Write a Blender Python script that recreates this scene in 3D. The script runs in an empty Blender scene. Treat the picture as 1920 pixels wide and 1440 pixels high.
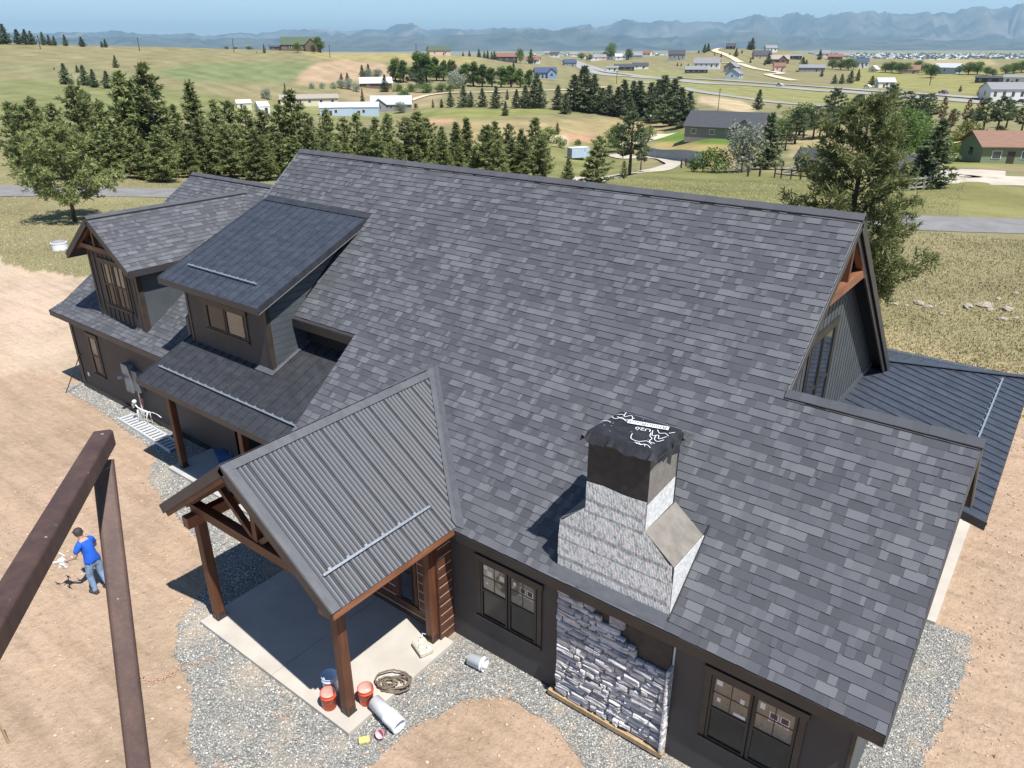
import bpy, math, random
import numpy as np
from mathutils import Vector, Matrix
random.seed(7); RNG = np.random.default_rng(7)
sc = bpy.context.scene; COL = sc.collection
# ---------------------------------------------------------------- camera
FPX, YAW, PITCH, ROLL = 1400.11, 0.65452, 0.424667, 0.003165
CAM = np.array([0.4055, -8.8580, 11.5462])
_f = np.array([-math.sin(YAW)*math.cos(PITCH), math.cos(YAW)*math.cos(PITCH), -math.sin(PITCH)])
_r0 = np.array([math.cos(YAW), math.sin(YAW), 0.0]); _d0 = np.cross(_f, _r0)
_r = math.cos(ROLL)*_r0 + math.sin(ROLL)*_d0; _d = -math.sin(ROLL)*_r0 + math.cos(ROLL)*_d0
cd = bpy.data.cameras.new('camera'); cam = bpy.data.objects.new('camera', cd); COL.objects.link(cam)
cd.sensor_width = 36.0; cd.lens = FPX*36/1920; cd.clip_start = 0.05; cd.clip_end = 120000
cam.matrix_world = Matrix([[_r[0], -_d[0], -_f[0], CAM[0]], [_r[1], -_d[1], -_f[1], CAM[1]], [_r[2], -_d[2], -_f[2], CAM[2]], [0, 0, 0, 1]])
sc.camera = cam
# ---------------------------------------------------------------- light
SUN = Vector((1.50, -0.40, 2.90)).normalized()
w = bpy.data.worlds.new('World'); sc.world = w; w.use_nodes = True
nt = w.node_tree; nt.nodes.clear()
sky = nt.nodes.new('ShaderNodeTexSky'); sky.sky_type = 'NISHITA'; sky.sun_disc = False
sky.sun_elevation = math.asin(SUN.z); sky.sun_rotation = math.atan2(SUN.x, SUN.y)
sky.altitude = 2500; sky.air_density = 1.0; sky.dust_density = 0.0; sky.ozone_density = 3.0
bg = nt.nodes.new('ShaderNodeBackground'); bg.inputs[1].default_value = 0.10
wo = nt.nodes.new('ShaderNodeOutputWorld'); nt.links.new(sky.outputs[0], bg.inputs[0]); nt.links.new(bg.outputs[0], wo.inputs[0])
ld = bpy.data.lights.new('sun', 'SUN'); ld.energy = 5.0; ld.angle = math.radians(0.53); ld.color = (1.0, 0.965, 0.915)
sun = bpy.data.objects.new('sun', ld); COL.objects.link(sun); sun.location = (40, -40, 80)
sun.rotation_euler = SUN.to_track_quat('Z', 'Y').to_euler()
sc.view_settings.view_transform = 'Standard'; sc.view_settings.look = 'None'; sc.view_settings.exposure = 0.62; sc.view_settings.gamma = 1.0
sc.view_settings.use_curve_mapping = False
sc.render.engine = 'CYCLES'
cy = sc.cycles
cy.use_denoising = True; cy.max_bounces = 6; cy.diffuse_bounces = 3; cy.glossy_bounces = 2; cy.transmission_bounces = 4
cy.volume_bounces = 0; cy.transparent_max_bounces = 8; cy.caustics_reflective = False; cy.caustics_refractive = False
cy.use_adaptive_sampling = False; cy.sample_clamp_indirect = 4.0
# ---------------------------------------------------------------- pixel helpers (photo pixels, 1920x1440)
def ray(px, py):
    v = _r*((px-960)/FPX) + _d*((py-720)/FPX) + _f
    return v
def proj(P):
    v = np.asarray(P, float)-CAM; z = v@_f
    return 960+FPX*(v@_r)/z, 720+FPX*(v@_d)/z
# ---------------------------------------------------------------- mesh helpers
class MB:
    def __init__(s): s.v = []; s.f = []; s.m = []; s.t = []; s.ch = []
    def add(s, vs, fs, mi=0, tone=0.5):
        o = len(s.v); s.ch.append((o, len(s.f))); s.v += [tuple(map(float, q)) for q in vs]
        for f in fs: s.f.append([o+i for i in f]); s.m.append(mi); s.t.append(tone)
        return s
    def box(s, x0, x1, y0, y1, z0, z1, mi=0, tone=0.5):
        return s.add([(x0,y0,z0),(x1,y0,z0),(x1,y1,z0),(x0,y1,z0),(x0,y0,z1),(x1,y0,z1),(x1,y1,z1),(x0,y1,z1)],
                     [(3,2,1,0),(4,5,6,7),(0,1,5,4),(1,2,6,5),(2,3,7,6),(3,0,4,7)], mi, tone)
    def prism(s, poly, vec, mi=0, tone=0.5):
        n = len(poly); vec = np.array(vec, float); a = [np.array(p, float) for p in poly]
        vs = a+[p+vec for p in a]
        nrm = sum((np.cross(a[i]-a[0], a[(i+1) % n]-a[0]) for i in range(n)), np.zeros(3))
        fl = nrm@vec > 0
        fs = [tuple(range(n))[::-1] if fl else tuple(range(n)), tuple(range(n, 2*n)) if fl else tuple(range(n, 2*n))[::-1]]
        for i in range(n):
            j = (i+1) % n
            fs.append((i, j, n+j, n+i) if fl else (j, i, n+i, n+j))
        return s.add(vs, fs, mi, tone)
    def bar(s, p, q, w, h, up=(0,0,1), mi=0, tone=0.5):
        p = np.array(p, float); q = np.array(q, float); d = q-p; d /= np.linalg.norm(d)
        u = np.array(up, float); sd = np.cross(d, u)
        if np.linalg.norm(sd) < 1e-5: sd = np.cross(d, (1, 0, 0))
        sd /= np.linalg.norm(sd); u = np.cross(sd, d)
        a, b = sd*w/2, u*h/2
        vs = [p-a-b, p+a-b, p+a+b, p-a+b, q-a-b, q+a-b, q+a+b, q-a+b]
        return s.add(vs, [(0,1,2,3),(7,6,5,4),(0,4,5,1),(1,5,6,2),(2,6,7,3),(3,7,4,0)], mi, tone)
    def tube(s, pts, r, n=8, mi=0, tone=0.5, caps=True):
        pts = [np.array(p, float) for p in pts]; rs = r if hasattr(r, '__len__') else [r]*len(pts)
        rings = []; prev = None
        for i, p in enumerate(pts):
            d = pts[min(i+1, len(pts)-1)]-pts[max(i-1, 0)]; d = d/(np.linalg.norm(d)+1e-12)
            if prev is None:
                a = np.cross(d, (0.13, 0.27, 1.0)); a = a if np.linalg.norm(a) > 0.1 else np.cross(d, (1, 0, 0))
            else: a = prev-d*(prev@d)
            a = a/np.linalg.norm(a); prev = a; b = np.cross(d, a)
            rings.append([p+rs[i]*(math.cos(2*math.pi*k/n)*a+math.sin(2*math.pi*k/n)*b) for k in range(n)])
        vs = [v for R in rings for v in R]; fs = []
        for i in range(len(pts)-1):
            for k in range(n): fs.append((i*n+k, i*n+(k+1) % n, (i+1)*n+(k+1) % n, (i+1)*n+k))
        if caps: fs.append(tuple(range(n))[::-1]); fs.append(tuple(range((len(pts)-1)*n, len(pts)*n)))
        return s.add(vs, fs, mi, tone)
    def lathe(s, prof, n=20, o=(0,0,0), ax=(0,0,1), mi=0, tone=0.5):
        z = np.array(ax, float); z /= np.linalg.norm(z); a = np.cross(z, (0.3, 1, 0.1)); a /= np.linalg.norm(a); b = np.cross(z, a); o = np.array(o, float)
        vs = [o+z*h+r*(math.cos(2*math.pi*k/n)*a+math.sin(2*math.pi*k/n)*b) for r, h in prof for k in range(n)]
        fs = [(i*n+k, i*n+(k+1) % n, (i+1)*n+(k+1) % n, (i+1)*n+k) for i in range(len(prof)-1) for k in range(n)]
        return s.add(vs, fs, mi, tone)
    def mesh(s, name, mats, smooth=False, tones=False):
        me = bpy.data.meshes.new(name); me.from_pydata(s.v, [], s.f)
        for m in (mats if isinstance(mats, (list, tuple)) else [mats]): me.materials.append(m)
        if any(s.m): me.polygons.foreach_set('material_index', s.m)
        if smooth: me.polygons.foreach_set('use_smooth', [True]*len(s.f))
        if tones:
            at = me.attributes.new('tone', 'FLOAT', 'FACE'); at.data.foreach_set('value', s.t)
        me.update(); return me
    def obj(s, name, mats, parent=None, smooth=False, tones=False, **kw):
        return link(name, s.mesh(name, mats, smooth, tones), parent, **kw)
def link(name, data, parent=None, label=None, cat=None, group=None, kind=None, loc=None, rz=None):
    o = bpy.data.objects.new(name, data); COL.objects.link(o); o.parent = parent
    if loc is not None: o.location = loc
    if rz is not None: o.rotation_euler = (0, 0, rz)
    return tag(o, label, cat, group, kind)
def tag(o, label=None, cat=None, group=None, kind=None):
    if label: o['label'] = label
    if cat: o['category'] = cat
    if group: o['group'] = group
    if kind: o['kind'] = kind
    return o
def thing(name, label, cat, loc=(0,0,0), rz=0.0, group=None, kind=None):
    return link(name, None, None, label, cat, group, kind, loc, rz)
def np_mesh(name, V, F, mat, tone=None, smooth=False, col=None):
    """fast triangle/quad mesh from arrays; F (n,3) or (n,4)"""
    me = bpy.data.meshes.new(name); V = np.asarray(V, np.float32); F = np.asarray(F, np.int32); n, k = F.shape
    me.vertices.add(len(V)); me.vertices.foreach_set('co', V.ravel())
    me.loops.add(n*k); me.loops.foreach_set('vertex_index', F.ravel())
    me.polygons.add(n); me.polygons.foreach_set('loop_start', np.arange(0, n*k, k, dtype=np.int32))
    me.polygons.foreach_set('loop_total', np.full(n, k, np.int32))
    me.polygons.foreach_set('use_smooth', np.full(n, smooth))
    me.materials.append(mat)
    if tone is not None:
        a = me.attributes.new('tone', 'FLOAT', 'FACE'); a.data.foreach_set('value', np.asarray(tone, np.float32))
    if col is not None:
        a = me.attributes.new('Col', 'FLOAT_COLOR', 'POINT'); a.data.foreach_set('color', np.asarray(col, np.float32).ravel())
    me.update(calc_edges=True); me.validate(); return me
# ---------------------------------------------------------------- materials
MATS = {}
def nodes(name):
    m = bpy.data.materials.new(name); m.use_nodes = True; n = m.node_tree; n.nodes.clear()
    o = n.nodes.new('ShaderNodeOutputMaterial'); b = n.nodes.new('ShaderNodeBsdfPrincipled'); n.links.new(b.outputs[0], o.inputs[0])
    MATS[name] = m; return m, n, b
def ramp(n, fac, stops, interp='LINEAR'):
    r = n.nodes.new('ShaderNodeValToRGB'); r.color_ramp.interpolation = interp; e = r.color_ramp.elements
    while len(e) > 1: e.remove(e[-1])
    e[0].position = stops[0][0]; e[0].color = (*stops[0][1], 1)
    for p, c in stops[1:]: x = e.new(p); x.color = (*c, 1)
    n.links.new(fac, r.inputs[0]); return r.outputs[0]
def noise(n, co, scale, detail=4, rough=0.55, dim='3D'):
    t = n.nodes.new('ShaderNodeTexNoise'); t.inputs['Scale'].default_value = scale; t.inputs['Detail'].default_value = detail; t.inputs['Roughness'].default_value = rough
    n.links.new(co, t.inputs['Vector']); return t.outputs[0]
def coord(n, scale=(1,1,1), which='Object'):
    t = n.nodes.new('ShaderNodeTexCoord'); mp = n.nodes.new('ShaderNodeMapping'); mp.inputs['Scale'].default_value = scale
    n.links.new(t.outputs[which], mp.inputs[0]); return mp.outputs[0]
def math_n(n, op, a, b):
    x = n.nodes.new('ShaderNodeMath'); x.operation = op
    for i, q in enumerate((a, b)):
        if isinstance(q, (int, float)): x.inputs[i].default_value = q
        else: n.links.new(q, x.inputs[i])
    return x.outputs[0]
def mixc(n, fac, a, b, mode='MIX'):
    x = n.nodes.new('ShaderNodeMix'); x.data_type = 'RGBA'; x.blend_type = mode
    for i, q in ((0, fac), (6, a), (7, b)):
        if isinstance(q, (int, float)): x.inputs[i].default_value = q
        elif isinstance(q, tuple): x.inputs[i].default_value = (*q, 1)
        else: n.links.new(q, x.inputs[i])
    return x.outputs[2]
def bump(n, b, h, strength, dist):
    x = n.nodes.new('ShaderNodeBump'); x.inputs['Strength'].default_value = strength; x.inputs['Distance'].default_value = dist
    n.links.new(h, x.inputs['Height']); n.links.new(x.outputs[0], b.inputs['Normal'])
def mk(name, c1, c2=None, scale=3.0, rough=0.7, spec=0.5, metal=0.0, sc3=(1,1,1), bmp=0.0, bscale=None, lo=0.35, hi=0.65, detail=4):
    m, n, b = nodes(name); co = coord(n, sc3)
    if c2 is None: c2 = tuple(min(1, c*1.25) for c in c1)
    f = noise(n, co, scale, detail); n.links.new(ramp(n, f, [(lo, c1), (hi, c2)]), b.inputs['Base Color'])
    b.inputs['Roughness'].default_value = rough; b.inputs['Specular IOR Level'].default_value = spec; b.inputs['Metallic'].default_value = metal
    if bmp: bump(n, b, noise(n, co, bscale or scale*4, 5), bmp, 0.02)
    return m
def attr(n, name):
    a = n.nodes.new('ShaderNodeAttribute'); a.attribute_name = name; return a
# shingles: per-piece tone + granule speckle
m, n, b = nodes('shingle'); t = attr(n, 'tone').outputs['Fac']; co = coord(n)
c = ramp(n, t, [(0.0, (0.070,0.073,0.083)), (0.35, (0.086,0.089,0.101)), (0.62, (0.107,0.111,0.124)), (0.85, (0.126,0.130,0.142)), (1.0, (0.146,0.151,0.163))])
c = mixc(n, 0.30, c, ramp(n, noise(n, co, 160, 2), [(0.3, (0.25,0.25,0.27)), (0.7, (1.0,1.0,1.0))]), 'MULTIPLY')
c = mixc(n, 0.35, c, ramp(n, noise(n, co, 0.7, 3), [(0.3, (0.72,0.72,0.76)), (0.7, (1.15,1.15,1.12))]), 'MULTIPLY')
n.links.new(c, b.inputs['Base Color']); b.inputs['Roughness'].default_value = 0.82; b.inputs['Specular IOR Level'].default_value = 0.35
bump(n, b, noise(n, co, 220, 2), 0.35, 0.004)
mk('deck', (0.03,0.03,0.035), rough=0.9)
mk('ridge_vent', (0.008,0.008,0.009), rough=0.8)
# painted dark siding
m, n, b = nodes('dark_siding'); co = coord(n)
n.links.new(ramp(n, noise(n, co, 1.2, 5), [(0.3, (0.044,0.040,0.042)), (0.7, (0.060,0.055,0.057))]), b.inputs['Base Color']); b.inputs['Roughness'].default_value = 0.62
bump(n, b, noise(n, coord(n, (1, 1, 12)), 14, 4), 0.25, 0.006)
mk('side_siding', (0.062,0.073,0.080), (0.078,0.090,0.098), 2.0, 0.6, bmp=0.2, bscale=60)
mk('trim_black', (0.020,0.018,0.018), (0.030,0.027,0.026), 2.0, 0.45)
mk('trim_bronze', (0.040,0.030,0.024), (0.056,0.043,0.034), 3.0, 0.5)
mk('fascia', (0.035,0.033,0.035), (0.05,0.046,0.047), 2, 0.5)
mk('drip_edge', (0.20,0.205,0.21), rough=0.45, metal=0.3)
# wood
def wood(name, c1, c2, c3, rough=0.55, ax=(1,1,0.12), sc_=9):
    m, n, b = nodes(name); co = coord(n, ax); co2 = coord(n)
    f = noise(n, co, sc_, 8, 0.65); c = ramp(n, f, [(0.25, c1), (0.5, c2), (0.75, c3)])
    c = mixc(n, 0.5, c, ramp(n, noise(n, co2, 1.1, 3), [(0.3, (0.7,0.66,0.62)), (0.7, (1.2,1.15,1.1))]), 'MULTIPLY')
    n.links.new(c, b.inputs['Base Color']); b.inputs['Roughness'].default_value = rough; bump(n, b, f, 0.35, 0.01); return m
wood('timber', (0.060,0.022,0.011), (0.110,0.042,0.020), (0.165,0.068,0.033))
wood('timber_x', (0.070,0.026,0.013), (0.125,0.048,0.023), (0.18,0.076,0.037), ax=(0.12,1,1))
wood('timber_y', (0.14,0.055,0.028), (0.235,0.098,0.048), (0.32,0.155,0.085), ax=(1,0.12,1))
wood('plank_wood', (0.055,0.021,0.012), (0.095,0.037,0.020), (0.135,0.056,0.031), ax=(0.1,0.1,1), sc_=14)
wood('raw_wood', (0.28,0.19,0.10), (0.40,0.28,0.16), (0.50,0.37,0.23), 0.8)
mk('chinking', (0.50,0.41,0.34), (0.62,0.52,0.45), 8, 0.9)
# roof metals
def metal(name, c1, c2, rough, dust=0.5, spec=0.5):
    m, n, b = nodes(name); co = coord(n)
    f = noise(n, coord(n, (1.0, 2.2, 1.0)), 2.3, 7, 0.7); c = ramp(n, f, [(0.40, c1), (0.62, c2)])
    c = mixc(n, dust, c, ramp(n, noise(n, co, 9, 6, 0.75), [(0.50, (1,1,1)), (0.80, (1.9,1.9,1.9))]), 'MULTIPLY')
    n.links.new(c, b.inputs['Base Color']); b.inputs['Specular IOR Level'].default_value = spec
    rr = n.nodes.new('ShaderNodeMapRange'); rr.inputs[3].default_value = rough-0.08; rr.inputs[4].default_value = rough+0.12; n.links.new(f, rr.inputs[0]); n.links.new(rr.outputs[0], b.inputs['Roughness'])
    bump(n, b, noise(n, co, 1.6, 3), 0.12, 0.03); return m
metal('metal_blue', (0.030,0.036,0.050), (0.046,0.054,0.070), 0.46, 0.6)
metal('metal_black', (0.026,0.028,0.033), (0.040,0.042,0.048), 0.46, 0.6)
metal('metal_grey', (0.058,0.061,0.070), (0.070,0.074,0.083), 0.50, 0.2); [x for x in MATS['metal_grey'].node_tree.nodes if x.type == 'BSDF_PRINCIPLED'][0].inputs['Metallic'].default_value = 0.12
metal('metal_trim', (0.080,0.083,0.092), (0.10,0.103,0.112), 0.45, 0.2)
mk('galvanized', (0.46,0.49,0.51), (0.58,0.61,0.63), 12, 0.32, metal=0.75)
mk('aluminium', (0.62,0.64,0.65), (0.72,0.74,0.75), 10, 0.4, metal=0.25)
# glass
def glassy(name, c1, c2, rough=0.06, scale=1.3, spec=0.9):
    m = mk(name, c1, c2, scale, rough, spec); b_ = [x for x in m.node_tree.nodes if x.type == 'BSDF_PRINCIPLED'][0]
    b_.inputs['IOR'].default_value = 1.7; return m
glassy('glass_ground_reflection', (0.09,0.082,0.066), (0.125,0.115,0.095)); glassy('glass_dark', (0.022,0.023,0.022), (0.040,0.042,0.040), 0.16, spec=0.25)  # beige reflection of the sunlit dirt painted into the paler panes' base colour
glassy('glass_blue', (0.02,0.025,0.035), (0.045,0.052,0.065))
mk('paper', (0.62,0.61,0.58), rough=0.8); mk('paper_red', (0.10,0.05,0.045), rough=0.8); mk('ink', (0.03,0.03,0.035), rough=0.8)
mk('paint_white', (0.74,0.75,0.76), (0.80,0.81,0.82), rough=0.5)
# ================================================================ terrain
def zp(px, py, r):
    v = ray(px, py); return float(CAM[2]+r*v[2]/math.hypot(v[0], v[1]))
# columns: photo x -> knots (distance from the yard's vantage point, photo y where that ground shows) or (distance, None, height)
TCOLS = [
 (0,    [(66,None,0),(88,334),(130,None,-5),(230,214),(330,166),(420,122),(500,98),(575,78),(640,None,9),(900,None,-8),(2000,None,-38)]),
 (300,  [(66,None,0),(90,331),(135,None,-6),(240,218),(330,170),(420,128),(520,100),(600,86),(680,None,8),(950,None,-10),(2000,None,-38)]),
 (560,  [(66,None,0),(92,328),(135,None,-8),(240,246),(340,212),(420,152),(500,119),(590,94),(660,None,7),(950,None,-12),(2000,None,-38)]),
 (720,  [(66,None,0),(92,328),(135,None,-8),(235,252),(340,214),(430,164),(540,124),(650,98),(760,None,2),(1000,None,-15),(2000,None,-40)]),
 (870,  [(66,None,0),(92,328),(135,None,-9),(225,250),(300,206),(430,164),(560,128),(650,104),(800,None,-1),(1200,None,-16),(2200,None,-42)]),
 (1010, [(66,None,0),(92,327),(150,None,-12),(240,244),(300,206),(430,163),(560,136),(700,119),(900,110),(1300,104),(2500,None,-44)]),
 (1130, [(64,None,0),(90,332),(130,None,-9),(180,308),(240,258),(300,212),(430,166),(560,146),(700,134),(900,118),(1400,106),(2600,None,-45)]),
 (1240, [(64,None,0),(88,340),(120,None,-6),(175,307),(230,256),(300,226),(400,182),(560,150),(700,136),(860,116),(1100,103),(2600,None,-45)]),
 (1360, [(64,None,0),(84,348),(108,334),(150,304),(200,258),(300,206),(350,190),(480,164),(600,148),(720,133),(840,112),(960,90),(1060,None,8),(1600,None,-20),(2800,None,-46)]),
 (1470, [(64,None,0),(82,352),(108,332),(150,302),(205,258),(300,214),(360,196),(480,166),(600,150),(720,135),(840,114),(960,94),(1080,None,5),(1600,None,-20),(2800,None,-46)]),
 (1580, [(64,None,0),(84,352),(110,330),(150,300),(210,254),(300,218),(370,196),(470,172),(600,150),(720,136),(850,118),(980,108),(1300,None,-12),(2800,None,-46)]),
 (1720, [(64,None,0),(88,346),(112,326),(140,306),(200,256),(300,220),(380,200),(440,182),(600,152),(720,136),(850,116),(1000,111),(1400,None,-18),(2800,None,-46)]),
 (1900, [(64,None,0),(92,342),(118,320),(140,303),(200,256),(300,222),(380,204),(430,190),(600,152),(760,128),(900,114),(1050,110),(1500,None,-20),(2800,None,-46)]),
]
RK = np.concatenate([np.linspace(1, 66, 14), np.exp(np.linspace(math.log(68), math.log(3000), 150)), [6000, 12000, 20000, 34000]]); LRK = np.log(RK)
def _az(px):
    v = ray(px, 90); return math.atan2(v@_r0, v@np.array([-math.sin(YAW), math.cos(YAW), 0]))
TAZ = np.array([_az(c[0]) for c in TCOLS]); TZ = []
for px, kn in TCOLS:
    rr = [1.0]; zz = [0.0]
    for k in kn: rr.append(k[0]); zz.append(k[2] if k[1] is None else zp(px, k[1], k[0]))
    rr += [6000, 34000]; zz += [-52, -60]
    z = np.interp(LRK, np.log(rr), zz)
    for _ in range(2): z[15:-5] = 0.25*z[14:-6]+0.5*z[15:-5]+0.25*z[16:-4]
    TZ.append(z)
TZ = np.array(TZ)
def H(x, y):
    x = np.asarray(x, float); y = np.asarray(y, float)
    dx = x-CAM[0]; dy = y-CAM[1]; r = np.maximum(np.hypot(dx, dy), 1.0)
    az = np.arctan2(dx*math.cos(YAW)+dy*math.sin(YAW), -dx*math.sin(YAW)+dy*math.cos(YAW))
    back = np.abs(az) > 1.4
    az = np.clip(az, TAZ[0], TAZ[-1]); i = np.clip(np.searchsorted(TAZ, az)-1, 0, len(TAZ)-2)
    u = (az-TAZ[i])/(TAZ[i+1]-TAZ[i]); u = u*u*(3-2*u)
    lr = np.clip(np.log(r), LRK[0], LRK[-1]); j = np.clip(np.searchsorted(LRK, lr)-1, 0, len(LRK)-2); t = (lr-LRK[j])/(LRK[j+1]-LRK[j])
    z = (TZ[i, j]*(1-t)+TZ[i, j+1]*t)*(1-u)+(TZ[i+1, j]*(1-t)+TZ[i+1, j+1]*t)*u
    amp = np.clip((r-75)/300, 0, 1)*0.9*np.clip(1500/r, 0, 1)
    z = z+amp*(np.sin(x*0.045+1.3*np.sin(y*0.021))*np.sin(y*0.052+0.7*np.sin(x*0.033)))*0.5
    return np.where(back, np.minimum(z, 0.0), z)
def h1(x, y): return float(H(x, y))
def at(px, py):
    """ground point seen at photo pixel"""
    v = ray(px, py); hl = math.hypot(v[0], v[1]); v = v/hl
    rs = np.exp(np.linspace(math.log(10), math.log(4000), 1600)); P = CAM[None]+rs[:, None]*v[None]
    d = P[:, 2]-H(P[:, 0], P[:, 1]); k = np.argmax(d < 0) if (d < 0).any() else len(rs)-1
    a, c = rs[max(k-1, 0)], rs[k]
    for _ in range(30):
        mid = (a+c)/2; q = CAM+mid*v
        if q[2] > h1(q[0], q[1]): a = mid
        else: c = mid
    q = CAM+c*v; return np.array([q[0], q[1], h1(q[0], q[1])])
def atr(px, r):
    v = ray(px, 90); hl = math.hypot(v[0], v[1]); q = CAM+r*v/hl; return np.array([q[0], q[1], h1(q[0], q[1])])
def inpoly(x, y, poly):
    x = np.asarray(x); y = np.asarray(y); c = np.zeros(x.shape, bool); n = len(poly)
    for i in range(n):
        x0, y0 = poly[i]; x1, y1 = poly[i-1]
        if y0 == y1: continue
        k = ((y0 > y) != (y1 > y)) & (x < (x1-x0)*(y-y0)/(y1-y0)+x0); c ^= k
    return c
# polar ground sheet, dense where the view looks
az_v = np.linspace(TAZ[0]-0.06, TAZ[-1]+0.06, 640); az_o = np.linspace(TAZ[-1]+0.06, TAZ[0]-0.06+2*math.pi, 60)[1:-1]
azs = np.concatenate([az_v, az_o]); rs = np.concatenate([np.linspace(2, 60, 90)[:-1], np.exp(np.linspace(math.log(60), math.log(3000), 330)), np.exp(np.linspace(math.log(3000), math.log(34000), 24))[1:]])
A, Rr = np.meshgrid(azs, rs); fx, fy = -math.sin(YAW), math.cos(YAW)
GX = CAM[0]+Rr*(np.cos(A)*fx+np.sin(A)*math.cos(YAW)); GY = CAM[1]+Rr*(np.cos(A)*fy+np.sin(A)*math.sin(YAW)); GZ = H(GX, GY)
V = np.stack([GX, GY, GZ], -1).reshape(-1, 3); na, nr = len(azs), len(rs)
I, J = np.meshgrid(np.arange(nr-1), np.arange(na)); I = I.ravel(); J = J.ravel(); J2 = (J+1) % na
F = np.stack([I*na+J, I*na+J2, (I+1)*na+J2, (I+1)*na+J], -1)
V = np.concatenate([V, [[CAM[0], CAM[1], 0]]]); 
# colours of the ground itself
x, y = V[:, 0], V[:, 1]; rr = np.hypot(x-CAM[0], y-CAM[1])
rel = V-CAM; dep = rel@_f; dep = np.where(dep < 1, 1, dep); PX = 960+FPX*(rel@_r)/dep; PY = 720+FPX*(rel@_d)/dep; vis = (rel@_f) > 1
C = np.zeros((len(V), 4)); C[:, 3] = 0
def wig(s, k): return np.sin(x*s+k)*np.sin(y*s*1.3+2*k)+0.6*np.sin(x*s*2.7+y*s*1.9+k)
dry = np.array([0.238,0.208,0.115]); dry2 = np.array([0.205,0.192,0.100]); grn = np.array([0.165,0.190,0.062]); lush = np.array([0.15,0.225,0.045]); pink = np.array([0.36,0.265,0.175]); tan = np.array([0.395,0.290,0.215]); pale = np.array([0.46,0.36,0.275]); crop = np.array([0.165,0.192,0.092]); sage = np.array([0.20,0.20,0.11])
wv = np.clip(0.5+0.4*wig(0.05, 1.0), 0, 1)[:, None]; C[:, :3] = dry*(1-wv)+dry2*wv
def paint(poly, c, world=False, soft=1.0):
    k = inpoly(x, y, poly) if world else inpoly(PX, PY, poly) & vis
    C[k, :3] = C[k, :3]*(1-soft)+np.array(c)*soft
far = np.clip((rr-1500)/2500, 0, 1)[:, None]; C[:, :3] = C[:, :3]*(1-far)+sage*far
band = np.clip(0.5+0.5*np.sin(rr*0.0021)+0.3*wig(0.0012, 2), 0, 1)[:, None]*far*0.5; C[:, :3] = C[:, :3]*(1-band)+np.array([0.33,0.27,0.17])*band
paint([(0,148),(130,152),(280,165),(420,180),(470,198),(440,215),(0,260)], (0.185,0.192,0.085))
paint([(290,140),(340,122),(420,117),(560,114),(592,118),(575,140),(530,155),(420,155),(330,150)], crop)
paint([(0,120),(120,122),(280,140),(260,150),(120,148),(0,140)], sage, soft=0.7)
paint([(592,118),(640,112),(720,120),(760,145),(700,150),(555,160),(560,140)], pink)
paint([(560,94),(760,100),(900,110),(880,125),(740,115),(600,110)], (0.30,0.255,0.12))
paint([(400,195),(760,190),(780,215),(700,225),(400,220)], (0.20,0.215,0.085), soft=0.6)
paint([(640,165),(830,178),(790,205),(640,190)], pink, soft=0.5)
paint([(780,205),(1000,203),(1060,212),(900,222),(780,225)], (0.205,0.215,0.075))
paint([(790,222),(850,222),(860,232),(800,236)], (0.40,0.26,0.16))
paint([(860,228),(1280,222),(1230,262),(1050,275),(860,262)], (0.315,0.25,0.135))
paint([(1020,268),(1150,262),(1200,300),(1150,400),(1020,340)], (0.195,0.198,0.080), soft=0.85)
paint([(1050,250),(1110,252),(1112,266),(1060,266)], (0.40,0.24,0.16))
paint([(1030,255),(1062,252),(1068,272),(1040,275)], (0.48,0.40,0.26))
paint([(1130,412),(1130,345),(1250,312),(1330,318),(1560,330),(1560,420)], (0.178,0.180,0.070))
paint([(1210,260),(1260,246),(1400,254),(1400,272),(1290,270),(1240,266)], (0.12,0.19,0.04))
paint([(1195,290),(1240,266),(1420,274),(1420,305),(1320,300),(1210,278)], (0.33,0.26,0.11))
paint([(1150,120),(1330,140),(1330,165),(1150,160)], (0.235,0.235,0.10), soft=0.8)
paint([(1280,150),(1920,190),(1920,215),(1600,200),(1280,178)], (0.235,0.235,0.095), soft=0.8)
paint([(1310,178),(1390,188),(1420,205),(1400,215),(1310,192)], (0.43,0.34,0.22))
paint([(1600,128),(1920,132),(1920,180),(1600,165)], (0.25,0.24,0.09), soft=0.8)
paint([(1730,112),(1860,111),(1870,122),(1740,124)], (0.40,0.33,0.18), soft=0.6)
paint([(1480,310),(1760,330),(1960,360),(1960,412),(1480,398)], (0.190,0.188,0.072), soft=0.85)
paint([(1700,262),(1960,250),(1960,310),(1760,312)], (0.225,0.23,0.07), soft=0.8)
paint([(1480,245),(1620,240),(1620,290),(1480,296)], (0.34,0.275,0.15), soft=0.8)
Cg = C[:-1, :3].reshape(nr, na, 3)
for _ in range(3): Cg[1:-1, 1:-1] = 0.25*Cg[1:-1, 1:-1]+0.125*(Cg[:-2, 1:-1]+Cg[2:, 1:-1]+Cg[1:-1, :-2]+Cg[1:-1, 2:])+0.0625*(Cg[:-2, :-2]+Cg[2:, 2:]+Cg[:-2, 2:]+Cg[2:, :-2])
C[:-1, :3] = Cg.reshape(-1, 3); st_ = 1+0.10*np.sin(y*0.35+1.5*np.sin(x*0.05))*np.sin(x*0.08+y*0.02)+0.07*wig(0.16, 5); C[:, :3] *= np.where(rr > 62, st_, 1)[:, None]
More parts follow.
